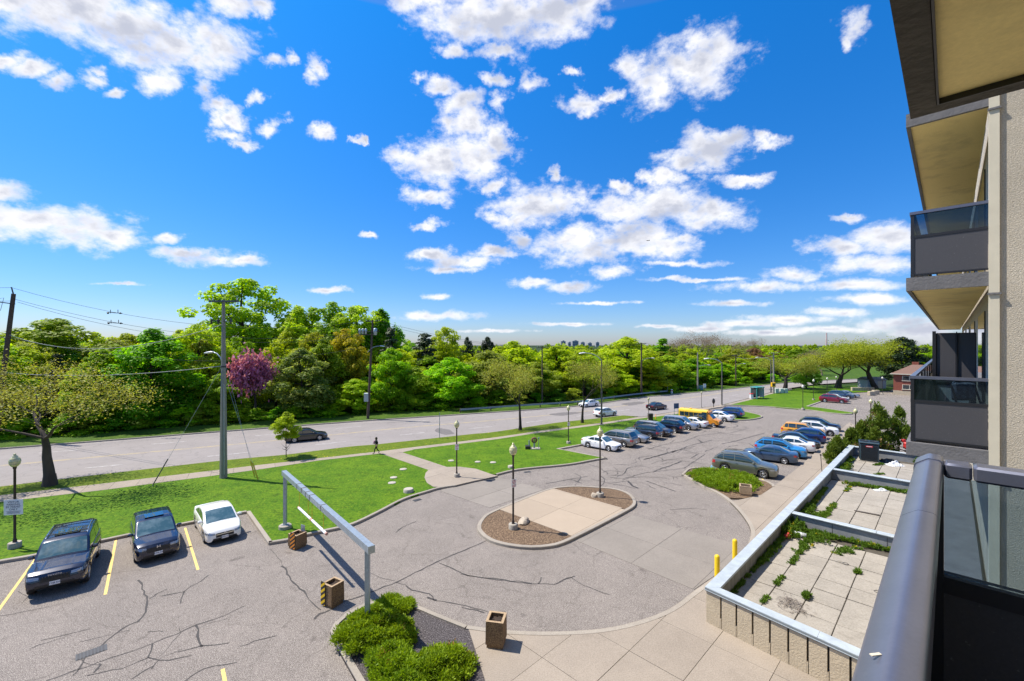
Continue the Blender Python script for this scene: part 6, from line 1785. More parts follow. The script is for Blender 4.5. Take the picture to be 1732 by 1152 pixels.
# left-hand row, along the lawn
F, B_ = (.75, -.66), (-.75, .66)
make_car('sedan', 'parked_sedan', 'white sedan first in the row along the lawn', (9.35, 45.3, .004), F, white2, .89)
make_car('minivan', 'parked_minivan', 'grey minivan with red tail lamps beside the first white sedan of the lawn row', (11.3, 47.2, .004), B_, tan_up, .90, cat='minivan')
make_car('sedan', 'parked_sedan', 'small silver sedan mostly hidden behind the grey minivan', (13.5, 49.0, .004), F, silver, .85)
make_car('suv_boxy', 'parked_suv', 'dark blue grey four-wheel-drive with its tail out next to the small silver sedan', (15.3, 50.8, .004), B_, paint('blue grey paint', (.035, .045, .065), .4), .86, cat='suv', rails='black')
make_car('minivan', 'parked_minivan', 'dark brown van with silver roof facing the drive', (17.0, 52.3, .004), F, brown, .88, roofpaint=silver, cat='minivan')
make_car('crossover', 'parked_crossover', 'navy crossover with its tail out beside the silver minivan', (19.4, 54.4, .004), B_, navy, .92, cat='suv', rails='black')
make_car('minivan', 'parked_minivan', 'silver minivan facing the drive just before the yellow bus', (21.8, 56.3, .004), F, silver, .88, cat='minivan')
make_car('sedan', 'parked_sedan', 'white sedan squeezed between the silver minivan and the yellow bus', (23.7, 57.4, .004), B_, white2, .86)
make_car('sedan', 'parked_sedan', 'white sedan with its tail out on the far side of the yellow bus', (29.3, 62.1, .004), B_, white2, .92)
make_car('suv_boxy', 'parked_suv', 'blue four-wheel-drive at the end of the lawn row beside the grass islet', (32.0, 64.6, .004), B_, blue, .88, cat='suv')
# on the road
make_car('sedan', 'moving_sedan', 'black sedan driving on the road behind the young street tree', (-23.2, 49.1, 0), (.87, .49), black, .95, group='cars on the road')
make_car('crossover', 'moving_crossover', 'white crossover driving on the near lane of the road', (14.1, 65.6, 0), (.82, .57), white2, .85, group='cars on the road', cat='suv')
make_car('sedan', 'moving_sedan', 'white sedan driving on the far lane beside the guard rail', (13.4, 76.0, 0), (-.82, -.57), white2, .85, group='cars on the road')
make_car('sedan', 'moving_sedan', 'dark maroon sedan driving away on the road beyond the bus', (24.2, 72.6, 0), (.82, .57), maroon, .86, group='cars on the road')
# far lot
make_car('crossover', 'parked_crossover', 'wine red crossover in the far lot beside the big lawn', (60.0, 81.0, .004), (.72, -.69), wine, .95, cat='suv')
make_car('crossover', 'parked_crossover', 'dark blue crossover in the far lot behind the wine red one', (66.2, 87.4, .004), (.72, -.69), slate, .95, cat='suv')
make_car('sedan', 'parked_sedan', 'silver sedan in the far lot next to the low pale wall', (68.7, 89.2, .004), (.72, -.69), silver, .95)
make_car('sedan', 'parked_sedan', 'white sedan in the far lot, its roof showing behind the wine red crossover', (62.2, 83.4, .004), (.72, -.69), white2, .90)

# small school bus
def make_bus():
    yb = mat('bus_yellow', (.80, .50, .02), .35, coat=.6, var=.05); ob = mat('bus_orange', (.80, .30, .015), .35, coat=.6)
    t = thing('school_bus', 'small yellow school bus with orange bonnet standing in the lawn row', 'bus', (25.3, 58.5, .004), math.atan2(-.66, .75), None, .80)
    W = 2.1; zb, zt = .55, 2.62
    prof = [(-W / 2, zb), (W / 2, zb), (W / 2, 2.25), (W / 2 - .06, 2.45), (W / 2 - .25, 2.58), (0, zt + .02), (-W / 2 + .25, 2.58), (-W / 2 + .06, 2.45), (-W / 2, 2.25)]
    mb = MB(); vs = [(-3.2, y, z) for y, z in prof] + [(1.45, y, z) for y, z in prof]; k = len(prof)
    mb.add(vs, [tuple(range(k)), tuple(reversed(range(k, 2 * k)))] + [(i, k + i, k + (i + 1) % k, (i + 1) % k) for i in range(k)])
    mb.build('body', yb, t)
    # cab and bonnet: side profile swept across
    cab = [(1.45, .50), (1.45, 2.05), (1.75, 1.98), (2.35, 1.32), (3.05, 1.12), (3.22, .95), (3.25, .50)]
    vs = []; 
    for y, f in ((-.96, 1), (-.88, 1), (.88, 1), (.96, 1)):
        for (x, z) in cab:
            zz = z - (.06 if abs(y) > .9 and z > .6 else 0); vs.append((x, y, zz))
    k = len(cab); fs = [tuple(range(k)), tuple(reversed(range(3 * k, 4 * k)))]
    for j in range(3):
        for i in range(k):
            i2 = (i + 1) % k; fs.append((j * k + i, (j + 1) * k + i, (j + 1) * k + i2, j * k + i2))
    MB().add(vs, fs).build('bonnet', ob, t, sharp=30)
    MB().add([(1.78, -.82, 1.975), (1.78, .82, 1.975), (2.34, .80, 1.36), (2.34, -.80, 1.36)], [(0, 1, 2, 3)]).build('windscreen', M['windscreen_glass'], t)
    MB().add([(1.46, -W / 2 + .15, 2.5), (1.46, W / 2 - .15, 2.5), (1.9, .7, 2.08), (1.9, -.7, 2.08)], [(0, 1, 2, 3)]).box((1.5, 0, 2.35), (.5, W * .8, .22), bev=.08).build('cab_visor', ob, t)
    for s_ in (1, -1):
        for i in range(5):
            x = -2.95 + i * .76
            if s_ < 0 and i == 4: pass
            wf = MB().box((x + .33, s_ * (W / 2 + .004), 1.80), (.70, .02, .68)).build('side_window', M['black_trim'], t)
            MB().box((x + .33, s_ * (W / 2 + .012), 1.80), (.62, .02, .60)).box((x + .33, s_ * (W / 2 + .02), 1.82), (.62, .02, .03), mi=1).build('pane', [M['car_glass'], M['grey_trim']], wf)
        for z in (.86, 1.12, 1.36): MB().box((-.9, s_ * (W / 2 + .006), z), (4.5, .02, .045)).build('rub_rail', M['black_trim'], t)
        for x, z in ((-2.15, 0), (2.42, 0)):
            wo = obj('wheel', TYPES['wagon']['tyre'], t); wo.location = (x, s_ * .86, .37)
            if s_ < 0: wo.rotation_euler = (0, 0, math.pi)
            obj('rim', TYPES['wagon']['rimmesh'], wo)
        MB().box((3.24, s_ * .70, .92), (.06, .34, .18), bev=.02).build('headlight', M['headlight'], t)
        MB().tube([(2.2, s_ * .95, 1.3), (2.5, s_ * 1.2, 1.5), (2.5, s_ * 1.2, 1.75)], .02, 5).box((2.52, s_ * 1.2, 1.72), (.08, .2, .34), bev=.02).build('wing_mirror', M['black_trim'], t)
        MB().box((-3.21, s_ * .75, 2.38), (.03, .22, .16)).build('warning_lamp', M['taillight'], t)
        MB().box((1.47, s_ * .72, 2.43), (.03, .2, .13)).build('warning_lamp', M['amber'], t)
    d = MB().box((1.02, -(W / 2 + .006), 1.45), (.78, .03, 1.75)).build('door', M['black_trim'], t)
    for x in (.84, 1.2): MB().box((x, -(W / 2 + .016), 1.5), (.30, .03, 1.5)).build('pane', M['car_glass'], d)
    MB().box((3.26, 0, .85), (.05, 1.0, .30)).build('grille', M['black_trim'], t)
    MB().box((3.30, 0, .56), (.14, 1.9, .22), bev=.04).build('bumper', M['black_trim'], t)
    MB().tube([(3.3, -.9, .62), (3.75, -.9, .95), (3.75, .5, .95), (3.3, .9, .62)], .025, 5).build('crossing_arm', M['black_trim'], t)
    MB().box((-.9, 0, .48), (4.4, 1.5, .3)).build('underbody', M['well'], t)
    MB().box((-1.5, 0, 2.68), (.35, .6, .1), bev=.03).build('roof_hatch', yb, t)
    MB().lathe([(.06, 2.6), (.05, 2.78), (.0001, 2.8)], c=(-2.6, 0, 0), n=8).build('beacon', M['headlight'], t)
make_bus()
# ------------------------------------------------------------------ lamps, poles, planters, people and small things
M['lamp_pole'] = mat('brown_lamp_paint', (.040, .026, .022), .5, var=.2)
M['globe'] = mat('cream_lamp_glass', (.62, .58, .30), .18, var=.1, vscale=6, coat=.8)
M['globe_white'] = mat('white_lamp_glass', (.72, .70, .60), .2, coat=.8)
M['footing'] = mat('concrete_footing', (.40, .36, .30), .9, var=.3, bump=.3)
M['galv'] = mat('galvanised_steel', (.40, .46, .50), .42, .55, var=.25, vscale=7, fine=.12, fscale=60)
M['steel_pole'] = mat('weathered_steel', (.16, .145, .13), .6, .4, var=.25)
M['pole_concrete'] = mat('spun_concrete_pole', (.30, .275, .235), .85, var=.25, vscale=3, bump=.2, stretch=(1, 1, .3))
M['pole_wood'] = mat('old_pole_wood', (.115, .080, .060), .95, var=.45, vscale=6, bump=.7, stretch=(4, 4, .3))
M['insulator'] = mat('dark_insulator', (.035, .025, .025), .3)
M['white_metal'] = mat('white_metal', (.72, .73, .74), .4, .1)
M['wire'] = mat('black_cable', (.035, .035, .038), .6)
M['wire_pale'] = mat('pale_cable', (.33, .34, .33), .6)
M['sign_white'] = mat('sign_white', (.74, .76, .78), .4)
M['sign_ink'] = mat('sign_ink', (.03, .035, .09), .6)
M['sign_red'] = mat('sign_red', (.55, .03, .03), .5)
M['guard_yellow'] = mat('guard_yellow', (.62, .44, .02), .6)
mtext = text_obj
# a globe lamp of nominal height 4.9 m
lp_pole = MB().lathe([(.115, 0), (.115, .10), (.09, .14), (.085, .34), (.066, .40), (.058, .44), (.054, 4.10), (.075, 4.14), (.085, 4.22), (.12, 4.30), (.12, 4.33), (.0001, 4.34)], n=12).mesh('pole', M['lamp_pole'], 40)
lp_base = MB().lathe([(.27, -.1), (.27, .26), (.25, .29), (.0001, .29)], n=16).mesh('footing', M['footing'], 40)
lp_globe = MB().lathe([(.125, 4.33), (.19, 4.42), (.235, 4.55), (.232, 4.66), (.19, 4.77), (.125, 4.83), (.115, 4.84), (.118, 4.87), (.085, 4.90), (.05, 4.93), (.062, 4.96), (.055, 5.0), (.0001, 5.02)], n=16).mesh('globe', M['globe'])
lp_ribs = MB()
for z, r_ in ((4.47, .222), (4.60, .238), (4.73, .212)): lp_ribs.lathe([(r_ - .01, z - .012), (r_ + .006, z), (r_ - .01, z + .012)], n=16)
lp_ribs = lp_ribs.mesh('globe_rib', mat('lamp_rib', (.42, .38, .2), .3))
def globe_lamp(px, base, top, label, z0=.13, foot=True, white=False, zb=None):
    p = at(px, base, z0) if zb is None else zb
    h = EYE - (top - HOR) / FOC * p.y - z0
    s = h / 5.02
    t = thing('globe_lamp', label, 'lamp post', p, random.uniform(0, 6), 'globe lamps on the grounds', (min(s, 1.02) * 1.0, min(s, 1.02) * 1.0, s))
    if foot: obj('footing', lp_base, t); zz = .27
    else: zz = 0
    po = obj('pole', lp_pole, t); po.location.z = zz * .3
    g = obj('globe', lp_globe, t)
    if white: g.material_slots[0].link = 'OBJECT'; g.material_slots[0].material = M['globe_white']
    obj('globe_rib', lp_ribs, g)
    return t
l1 = globe_lamp(25, 926, 767, 'globe lamp post with white permit sign at the left edge of the lawn')
l2 = globe_lamp(868, 894, 749, 'globe lamp post in the near mulch bed of the oval island', z0=.125)
l3 = globe_lamp(1015, 840, 722, 'globe lamp post in the far mulch bed of the oval island', z0=.125)
l4 = globe_lamp(772.5, 806.5, 710, 'globe lamp post with small sign standing on the round plaza')
l5 = globe_lamp(961.5, 750, 685, 'globe lamp post on the lawn in front of the first white parked sedan')
l6 = globe_lamp(1097, 711, 671.5, 'globe lamp post on the lawn beside the small dark bin')
globe_lamp(1186.5, 690, 662, 'globe lamp post behind the yellow bus, near the road')
globe_lamp(1358, 692.5, 650.5, 'globe lamp post nearest to the drive on the big far lawn', white=True)
globe_lamp(1376, 676.5, 641, 'globe lamp post second from the drive on the big far lawn', white=True)
globe_lamp(1399, 667, 638, 'globe lamp post behind the dark blue crossover of the far lot', white=True)
globe_lamp(1414.5, 661, 636, 'globe lamp post under the broad yellow brown lawn tree', white=True)
globe_lamp(1492.5, 666.5, 637, 'globe lamp post beside the brick house', white=True)
globe_lamp(1447, 0, 690, 'globe lamp post on the walk just outside the terrace corner', zb=Vector(((1447 - CX) / FOC * 44.5, 44.5, .13)))
globe_lamp(1473, 0, 673, 'globe lamp post rising behind the pointed evergreens', zb=Vector(((1473 - CX) / FOC * 52, 52, .05)))
# signs on lamp posts
def lamp_sign(px, py, lamp, w, h, rows, label, face, red=False):
    p = lamp.location.copy(); Y = p.y
    z = EYE - (py - HOR) / FOC * Y
    t = thing('parking_sign', label, 'sign', (p.x + face[0] * .075, Y + face[1] * .075, z), math.atan2(face[1], face[0]) + math.pi / 2)
    MB().box((0, 0, 0), (w, .012, h), bev=.004).build('plate', M['sign_white'], t)
    MB().box((0, .02, h * .3), (.14, .02, .03)).box((0, .02, -h * .3), (.14, .02, .03)).build('bracket', M['galv'], t)
    for (txt, zz, s) in rows:
        if not txt: MB().box((0, -.0075, zz), (s, .003, .018)).build('print_line', M['sign_red'] if red else M['sign_ink'], t); continue
        mtext(txt, s, M['sign_red'] if red else M['sign_ink'], t, (0, -.0085, zz), (R(90), 0, 0), sx=.92)
    if red:
        ring = MB().lathe([(.085, -.009), (.11, -.0095), (.11, -.007), (.085, -.007)], c=(0, 0, h * .2), n=20, axis='y')
        ring.box((0, -.010, h * .2), (.17, .004, .025), M=Matrix.Rotation(R(-45), 3, 'Y')); ring.build('prohibition_ring', M['sign_red'], t)
    return t
fc = (.45, -.89)
lamp_sign(27, 857, l1, .84, .80, [('VISITOR', .27, .15), ('PARKING', .14, .15), ('BY PERMIT', .01, .15), ('ONLY', -.12, .15), ('', -.22, .64), ('', -.27, .52), ('', -.32, .58)], 'white visitor parking by permit only sign on the leftmost lamp post', (.2, -.98))
lamp_sign(868, 817, l2, .32, .46, [('', -.09, .24), ('', -.14, .20), ('', -.18, .24)], 'small red and white no parking sign on the near island lamp', (.55, -.83), True)
lamp_sign(772.5, 756, l4, .30, .45, [('', -.10, .22), ('', -.15, .18)], 'small red and white no parking sign on the plaza lamp', (.3, -.95), True)
lamp_sign(962, 717, l5, .28, .42, [('', -.10, .20), ('', -.15, .16)], 'small sign on the lamp post of the lawn behind the plaza', (.3, -.95), True)

# height bar (a goalpost with a hanging pipe)
t = thing('height_bar', 'galvanised clearance goalpost across the drive with a white pipe hung on chains', 'height bar', at(485, 895.5, .13))
inv = Matrix.Translation(t.location).inverted()
def hp(name, mb, m_, sharp=None):
    o = mb.build(name, m_, t, sharp); o.matrix_parent_inverse = inv; return o
zt_ = 3.42
A = at(480.5, 796, zt_); B = at(628, 923.5, zt_)
A2 = A.copy(); A2.z = zt_ - .13; B2 = B.copy(); B2.z = zt_ - .13
dh = (B - A).normalized()
hp('beam', MB().beam(A2, B2, .24, .26), M['galv'])
hp('beam_end', MB().beam(A2 - dh * .03, A2 + dh * .004, .26, .28).beam(B2 - dh * .004, B2 + dh * .03, .26, .28), M['galv'])
pa = A + dh * .25; pb = B - dh * .35
for p in (pa, pb):
    hp('post', MB().beam((p.x, p.y, 0), (p.x, p.y, zt_ - .261), .16, .16, up=Vector((0, 1, 0))), M['galv'])
    hp('post_footing', MB().lathe([(.34, -.1), (.34, .30), (.30, .33), (.0001, .33)], c=(p.x, p.y, 0), n=16), M['footing'], 40)
    hp('post_flange', MB().box((p.x, p.y, .34), (.30, .30, .025)), M['galv'])
def onbeam(px):
    k = (px - CX) / FOC; d = B - A
    s = (k * A.y - A.x) / (d.x - k * d.y); return A + d * s
q0, q1 = onbeam(505), onbeam(552.6)
q0.z = EYE - (858.5 - HOR) / FOC * q0.y; q1.z = EYE - (903.5 - HOR) / FOC * q1.y
hp('hanging_pipe', MB().tube([q0, q1], .062, 10), M['white_metal'])
hp('pipe_stripe', MB().tube([q0 - dh * .004, q0 + dh * .10], .066, 10).tube([q0.lerp(q1, .47), q0.lerp(q1, .53)], .066, 10).tube([q1 - dh * .12, q1 + dh * .004], .066, 10), mat('worn_red_tape', (.45, .26, .22), .8))
for s in (.03, .38, .52, .90):
    p = q0.lerp(q1, s)
    hp('chain', MB().tube([p, (p.x, p.y, zt_ - .262)], .012, 5), M['guard_yellow'])
    c = MB()
    for a, b in ((.126, 1), (-.126, 1)): c.box((p.x - dh.y * a, p.y + dh.x * a, zt_ - .13), (.05, .012, .275), math.atan2(dh.y, dh.x))
    c.box((p.x, p.y, zt_ + .006), (.05, .26, .012), math.atan2(dh.y, dh.x)); hp('beam_clamp', c, M['steel_pole'])
hp('beam_joint', MB().beam(A2.lerp(B2, .315), A2.lerp(B2, .325), .248, .268), M['steel_pole'])

# aggregate planters
M['aggregate'] = mat('exposed_aggregate', (.27, .17, .075), .9, col2=(.10, .055, .028), vscale=34, thr=(.42, .58), fine=.4, fscale=55, bump=1.0, bscale=45)
M['aggregate_pale'] = mat('pale_aggregate', (.46, .34, .21), .9, col2=(.28, .19, .11), vscale=30, thr=(.4, .6), bump=.8, bscale=40)
M['soil'] = mat('dry_soil', (.055, .036, .026), .95, var=.5, vscale=12, bump=1, bscale=20)
M['hazard_orange'] = mat('hazard_orange', (.75, .25, .02), .5); M['hazard_yellow'] = mat('hazard_yellow', (.80, .50, .01), .5); M['hazard_black'] = mat('hazard_black', (.02, .018, .018), .5)
def planter(label, p, rz, w, h, m_, stripe=None, rim=None):
    t = thing('planter', label, 'planter', p, rz, 'square aggregate planters')
    wt = w * .97; th = .085
    def ring(z, a, b, mb, mi=0):
        pass
    mb = MB()
    o0, o1 = w / 2 * .90, wt / 2
    lv = [(o0, 0), (o0, .10), (w / 2, .13), (o1, h), (o1 - th, h), (o1 - th, h - .16)]
    vs = []
    for (r_, z) in lv: vs += [(-r_, -r_, z), (r_, -r_, z), (r_, r_, z), (-r_, r_, z)]
    fs = []
    for i in range(len(lv) - 1):
        for k in range(4): fs.append((i * 4 + k, i * 4 + (k + 1) % 4, i * 4 + 4 + (k + 1) % 4, i * 4 + 4 + k))
    fs.append((3, 2, 1, 0)); mb.add(vs, fs); mb.build('box', m_, t)
    r_ = o1 - .004
    MB().add([(-r_ - .012, -r_ - .012, h + .002), (r_ + .012, -r_ - .012, h + .002), (r_ + .012, r_ + .012, h + .002), (-r_ - .012, r_ + .012, h + .002), (-r_ + th - .01, -r_ + th - .01, h + .002), (r_ - th + .01, -r_ + th - .01, h + .002), (r_ - th + .01, r_ - th + .01, h + .002), (-r_ + th - .01, r_ - th + .01, h + .002)], [(0, 1, 5, 4), (1, 2, 6, 5), (2, 3, 7, 6), (3, 0, 4, 7)]).build('rim', M['aggregate_pale'], t)
    s_ = MB(); n = 6; rr = o1 - th
    vs = [(-rr + 2 * rr * i / n, -rr + 2 * rr * j / n, h - .12 + random.uniform(-.03, .03)) for j in range(n + 1) for i in range(n + 1)]
    s_.add(vs, [(j * (n + 1) + i, j * (n + 1) + i + 1, (j + 1) * (n + 1) + i + 1, (j + 1) * (n + 1) + i) for j in range(n) for i in range(n)]).build('soil', M['soil'], t)
    if stripe:
        col, x0, bw, bh = stripe
        board = MB().box((x0 + bw / 2, -w / 2 - .025, bh / 2 + .06), (bw, .02, bh)).build('hazard_board', M['hazard_black'], t)
        # diagonal bars clipped to the board
        k = 0
        z = -.25
        st = MB()
        while z < bh + .1:
            poly = [(0, z), (bw, z + bw * .75), (bw, z + bw * .75 + bh / 8.2), (0, z + bh / 8.2)]
            q = poly
            for p_, n_ in (((0, 0), (0, 1)), ((0, bh), (0, -1))):
                q = clip_half(q, p_, n_) if len(q) > 2 else []
            if len(q) > 2: st.add([(x0 + a, -w / 2 - .037, .06 + b) for a, b in q], [tuple(range(len(q)))])
            z += bh / 4.1
        st.build('hazard_stripe', col, board)
    return t
planter('tall square brown planter standing alone on the concrete apron', at(839.5, 1088, .13), R(-11), .64, .94, M['aggregate'])
pt = planter('brown planter with yellow and black striped board next to the gravel bed', Vector((-7.45, 18.1, .004)), R(-31), .62, .92, M['aggregate'], (M['hazard_yellow'], -.33, .26, .96))
pt = planter('brown planter with orange and black striped board at the lawn corner', Vector((-11.45, 23.2, .004)), R(-27), .66, .76, M['aggregate'], (M['hazard_orange'], -.10, .36, .84))
MB().box((.1, .25, .93), (.30, .02, .34)).build('notice_plate', M['galv'], pt)
planter('short pale planter in the mulch bed by the juniper hedge', at(1261, 836, .125), R(-25), .78, .64, M['aggregate_pale'])

# boulders in the island
def boulder(label, px, sx, sy, sz, seed, z=.125):
    bm = bmesh.new(); bmesh.ops.create_icosphere(bm, subdivisions=3, radius=1)
    r_ = random.Random(seed); planes = []
    for _ in range(11):
        d = Vector((r_.gauss(0, 1), r_.gauss(0, 1), r_.gauss(.2, .7))).normalized(); planes.append((d, r_.uniform(.62, .92)))
    for v in bm.verts:
        for d, k in planes:
            s = v.co.dot(d)
            if s > k: v.co -= d * (s - k) * .92
        v.co = Vector((v.co.x * sx + r_.gauss(0, .008), v.co.y * sy + r_.gauss(0, .008), max(-.12, v.co.z * sz) + r_.gauss(0, .006)))
    me = bpy.data.meshes.new('boulder'); bm.to_mesh(me); bm.free()
    me.materials.append(mat('boulder_stone', (.44, .375, .29), .9, col2=(.30, .25, .20), vscale=4, bump=.7, bscale=14))
    o = obj('boulder', me); o.location = at(*px, z); o.rotation_euler = (0, 0, r_.uniform(0, 6)); tag(o, label, 'boulder')
boulder('pale wedge shaped boulder beside the near island lamp', (886, 884), .52, .36, .31, 4)
boulder('low pale boulder beside the far island lamp', (1005.5, 839), .46, .34, .26, 9)

# ---- poles and wires
def wire(a, b, sag, r_, m_, label, n=18, group='overhead cables'):
    a, b = Vector(a), Vector(b)
    P = []
    for i in range(n + 1):
        t = i / n; p = a.lerp(b, t); p.z -= sag * 4 * t * (1 - t); P.append(p)
    o = MB().tube(P, r_, 4, cap=False).build('overhead_cable', m_); tag(o, label, 'cable', group); return P
def cobra(t, z, reach, ang, rise, inv_=None, s=1.0):
    """a curved arm and lamp head on a pole thing (local coordinates)"""
    ca, sa = math.cos(ang), math.sin(ang)
    P = [(0, 0, z), (ca * reach * .3, sa * reach * .3, z + rise * .62), (ca * reach * .65, sa * reach * .65, z + rise * .93), (ca * reach, sa * reach, z + rise)]
    MB().tube(resample([Vector(p) for p in P], .3), .04 * s, 6).build('lamp_arm', M['galv'], t)
    hd = MB().lathe([(.0001, -.38), (.09, -.34), (.13, -.18), (.13, .08), (.08, .20), (.05, .26), (.0001, .27)], n=10, axis='x')
    o = hd.build('lamp_head', M['white_metal'], t); o.location = (ca * (reach + .3), sa * (reach + .3), z + rise); o.rotation_euler = (0, R(-8), ang + math.pi); o.scale = (1.15 * s, 1.3 * s, .55 * s)
# concrete street light pole
p = at(378, 808, .13); hgt = EYE - (510 - HOR) / FOC * p.y
t = thing('street_light_pole', 'tall tapered concrete utility pole with crossarm and white street light', 'utility pole', p)
cp = t
MB().tube([(0, 0, -.2), (0, 0, hgt)], [.285, .11], 8, smooth=False).build('pole', M['pole_concrete'], t)
MB().tube([(0, 0, 8.85), (0, 0, 8.97)], [.19, .19], 8).build('band', M['iron'], t)
za = hgt - .12
MB().beam((-1.2, .05, za + .02), (1.42, -.35, za - .03), .11, .13).build('crossarm', M['steel_pole'], t)
for x, y in ((-1.15, .04), (-.85, 0), (1.3, -.32)): MB().lathe([(.03, 0), (.05, .05), (.03, .1), (.05, .15), (.0001, .2)], c=(x, y, za + .07), n=8).build('insulator', M['white_metal'], t)
MB().beam((-.95, .05, hgt - 1.66), (.75, -.15, hgt - 1.74), .07, .07).build('crossarm', M['steel_pole'], t)
for x in (-.92, -.35, .66): MB().lathe([(.04, -.30), (.10, -.26), (.05, -.2), (.11, -.13), (.05, -.05), (.10, .02), (.05, .08), (.0001, .2)], c=(x, -.08, hgt - 1.65), n=8).build('insulator', M['insulator'], t)
cobra(t, 9.0, 1.0, R(168), 1.05, s=1.15)
MB().beam((.20, -.22, .3), (.13, -.16, 7.5), .06, .06).build('riser_pipe', M['galv'], t)
# leaning wooden pole at the left edge
a = at(-8, 742, .1); b = at_depth(23, 497, a.y - .5)
t = thing('utility_pole', 'leaning dark wooden utility pole at the left end of the road', 'utility pole', a)
wp1 = t
d = b - a
MB().tube([(0, 0, -.3), d * .5, d], [.29, .24, .19], 9).build('pole', M['pole_wood'], t)
MB().tube([d * .995, d * 1.0 + Vector((-.25, 0, .75))], [.07, .06], 6).build('pole_top_pin', M['steel_pole'], t)
MB().beam(d * .93 + Vector((-2.2, .2, .3)), d * .93 + Vector((.3, 0, .0)), .09, .10).build('crossarm', M['pole_wood'], t)
for s, z in ((.98, .1), (.93, .1)): MB().lathe([(.05, 0), (.09, .08), (.05, .14), (.0001, .22)], c=tuple(d * s + Vector((.1, 0, z))), n=8).build('insulator', M['insulator'], t)
MB().tube([d * .86 + Vector((-1.2, 0, .4)), d * .9 + Vector((-.9, 0, 1.2)), d * .93 + Vector((-1.5, 0, .6))], .025, 5).build('loop_bracket', M['galv'], t)
top1 = a + d
def wpole(px, base, top, label, lamp=None, arm=True, rack=False, r_=.17, woodm='pole_wood', lean=0.0, z0=.1):
    p = at(px, base, z0); h = EYE - (top - HOR) / FOC * p.y - z0
    t = thing('utility_pole', label, 'utility pole', p, 0, None)
    MB().tube([(0, 0, -.3), (lean * .5, 0, h * .5), (lean, 0, h)], [r_ * 1.25, r_, r_ * .72], 8).build('pole', M[woodm], t)
    if arm:
        MB().beam((lean - 1.0, .1, h - .25), (lean + 1.0, -.1, h - .15), .10, .11).build('crossarm', M['pole_wood'], t)
        for x in (-.9, -.4, .5, .9): MB().lathe([(.03, 0), (.05, .06), (.0001, .16)], c=(lean + x, 0, h - .15), n=7).build('insulator', M['white_metal'], t)
    if lamp: cobra(t, lamp[0], lamp[1], lamp[2], lamp[3])
    return t, p, h
t, p3, h3 = wpole(622, 708, 541, 'wooden utility pole with a rack of transformers and a lamp arm', (9.6, 1.9, R(-10), .9), lean=.72)
zr = 12.4
MB().beam((-1.5, .3, zr + .1), (1.7, -.25, zr + .25), .12, .12).beam((-1.5, .3, zr - .3), (1.2, -.2, zr - .2), .12, .12).build('crossarm', M['pole_wood'], t)
for x in (-1.2, -.75, -.3): MB().lathe([(.0001, 0), (.16, .03), (.17, .75), (.1, .82), (.0001, .84)], c=(x, .1, zr - .2), n=10).build('cutout_box', M['galv'], t)
MB().lathe([(.0001, 0), (.26, .04), (.27, .95), (.16, 1.02), (.0001, 1.05)], c=(1.15, -.2, zr - .35), n=12).build('transformer', M['galv'], t)
MB().box((-.12, -.25, 3.1), (.62, .34, 1.25), bev=.04).build('meter_cabinet', M['galv'], t)
_, p4, h4 = wpole(917, 682, 586, 'thin utility pole behind the first bare tree of the grass strip', None, r_=.13)
_, p5, h5 = wpole(1085, 669, 580, 'wooden pole with lamp arm near the end of the guard rail', (7.2, 2.0, R(-5), .7), r_=.17)
_, p6, h6 = wpole(1180, 661, 596, 'pale utility pole with lamp arm beside the teal cabinet', (5.6, 2.2, R(-5), .4), r_=.17, woodm='pole_concrete', arm=False)
_, p7, h7 = wpole(1244.5, 653, 600, 'wooden utility pole with crossarm at the far bend of the road', (5.3, 1.8, R(-5), .5), r_=.17)
t8, p8, h8 = wpole(1308.5, 666, 596, 'pale pole carrying the yellow signal box at the big lawn', None, r_=.17, woodm='pole_concrete')
MB().box((-.3, -.35, 2.0), (.85, .5, .95), bev=.06).build('signal_box', mat('signal_yellow', (.75, .42, .01), .4), t8)
MB().box((-.3, -.62, 2.0), (.45, .06, .5)).build('signal_face', M['insulator'], t8)
t9, p9, h9 = wpole(1304, 664, 609, 'street light post with curved arm beside the signal pole', None, arm=False, r_=.12, woodm='steel_pole')
cobra(t9, h9 - .2, 2.6, R(175), .8)
# steel street lights along the lawn
def slight(px, base, top, armpx, armpy, label):
    p = at(px, base, .13); h = EYE - (top - HOR) / FOC * p.y - .13
    t = thing('street_light', label, 'street light', p)
    MB().tube([(0, 0, -.1), (0, 0, h)], [.13, .085], 8).build('pole', M['steel_pole'], t)
    MB().box((0, 0, .05), (.42, .42, .12)).build('base_plate', M['footing'], t)
    MB().box((0, 0, h * .5), (.24, .24, .2)).build('band', M['steel_pole'], t)
    reach = (px - armpx) / FOC * p.y; rise = (top - armpy) / FOC * p.y
    cobra(t, h - .05, reach - .3, R(178), rise, s=1.25)
    return p + Vector((0, 0, h))
slight(1017.5, 719, 609, 986, 596.5, 'steel street light with curved arm behind the first white parked sedan')
slight(1221, 685.5, 613.5, 1196, 606, 'steel street light with curved arm at the drive entrance')
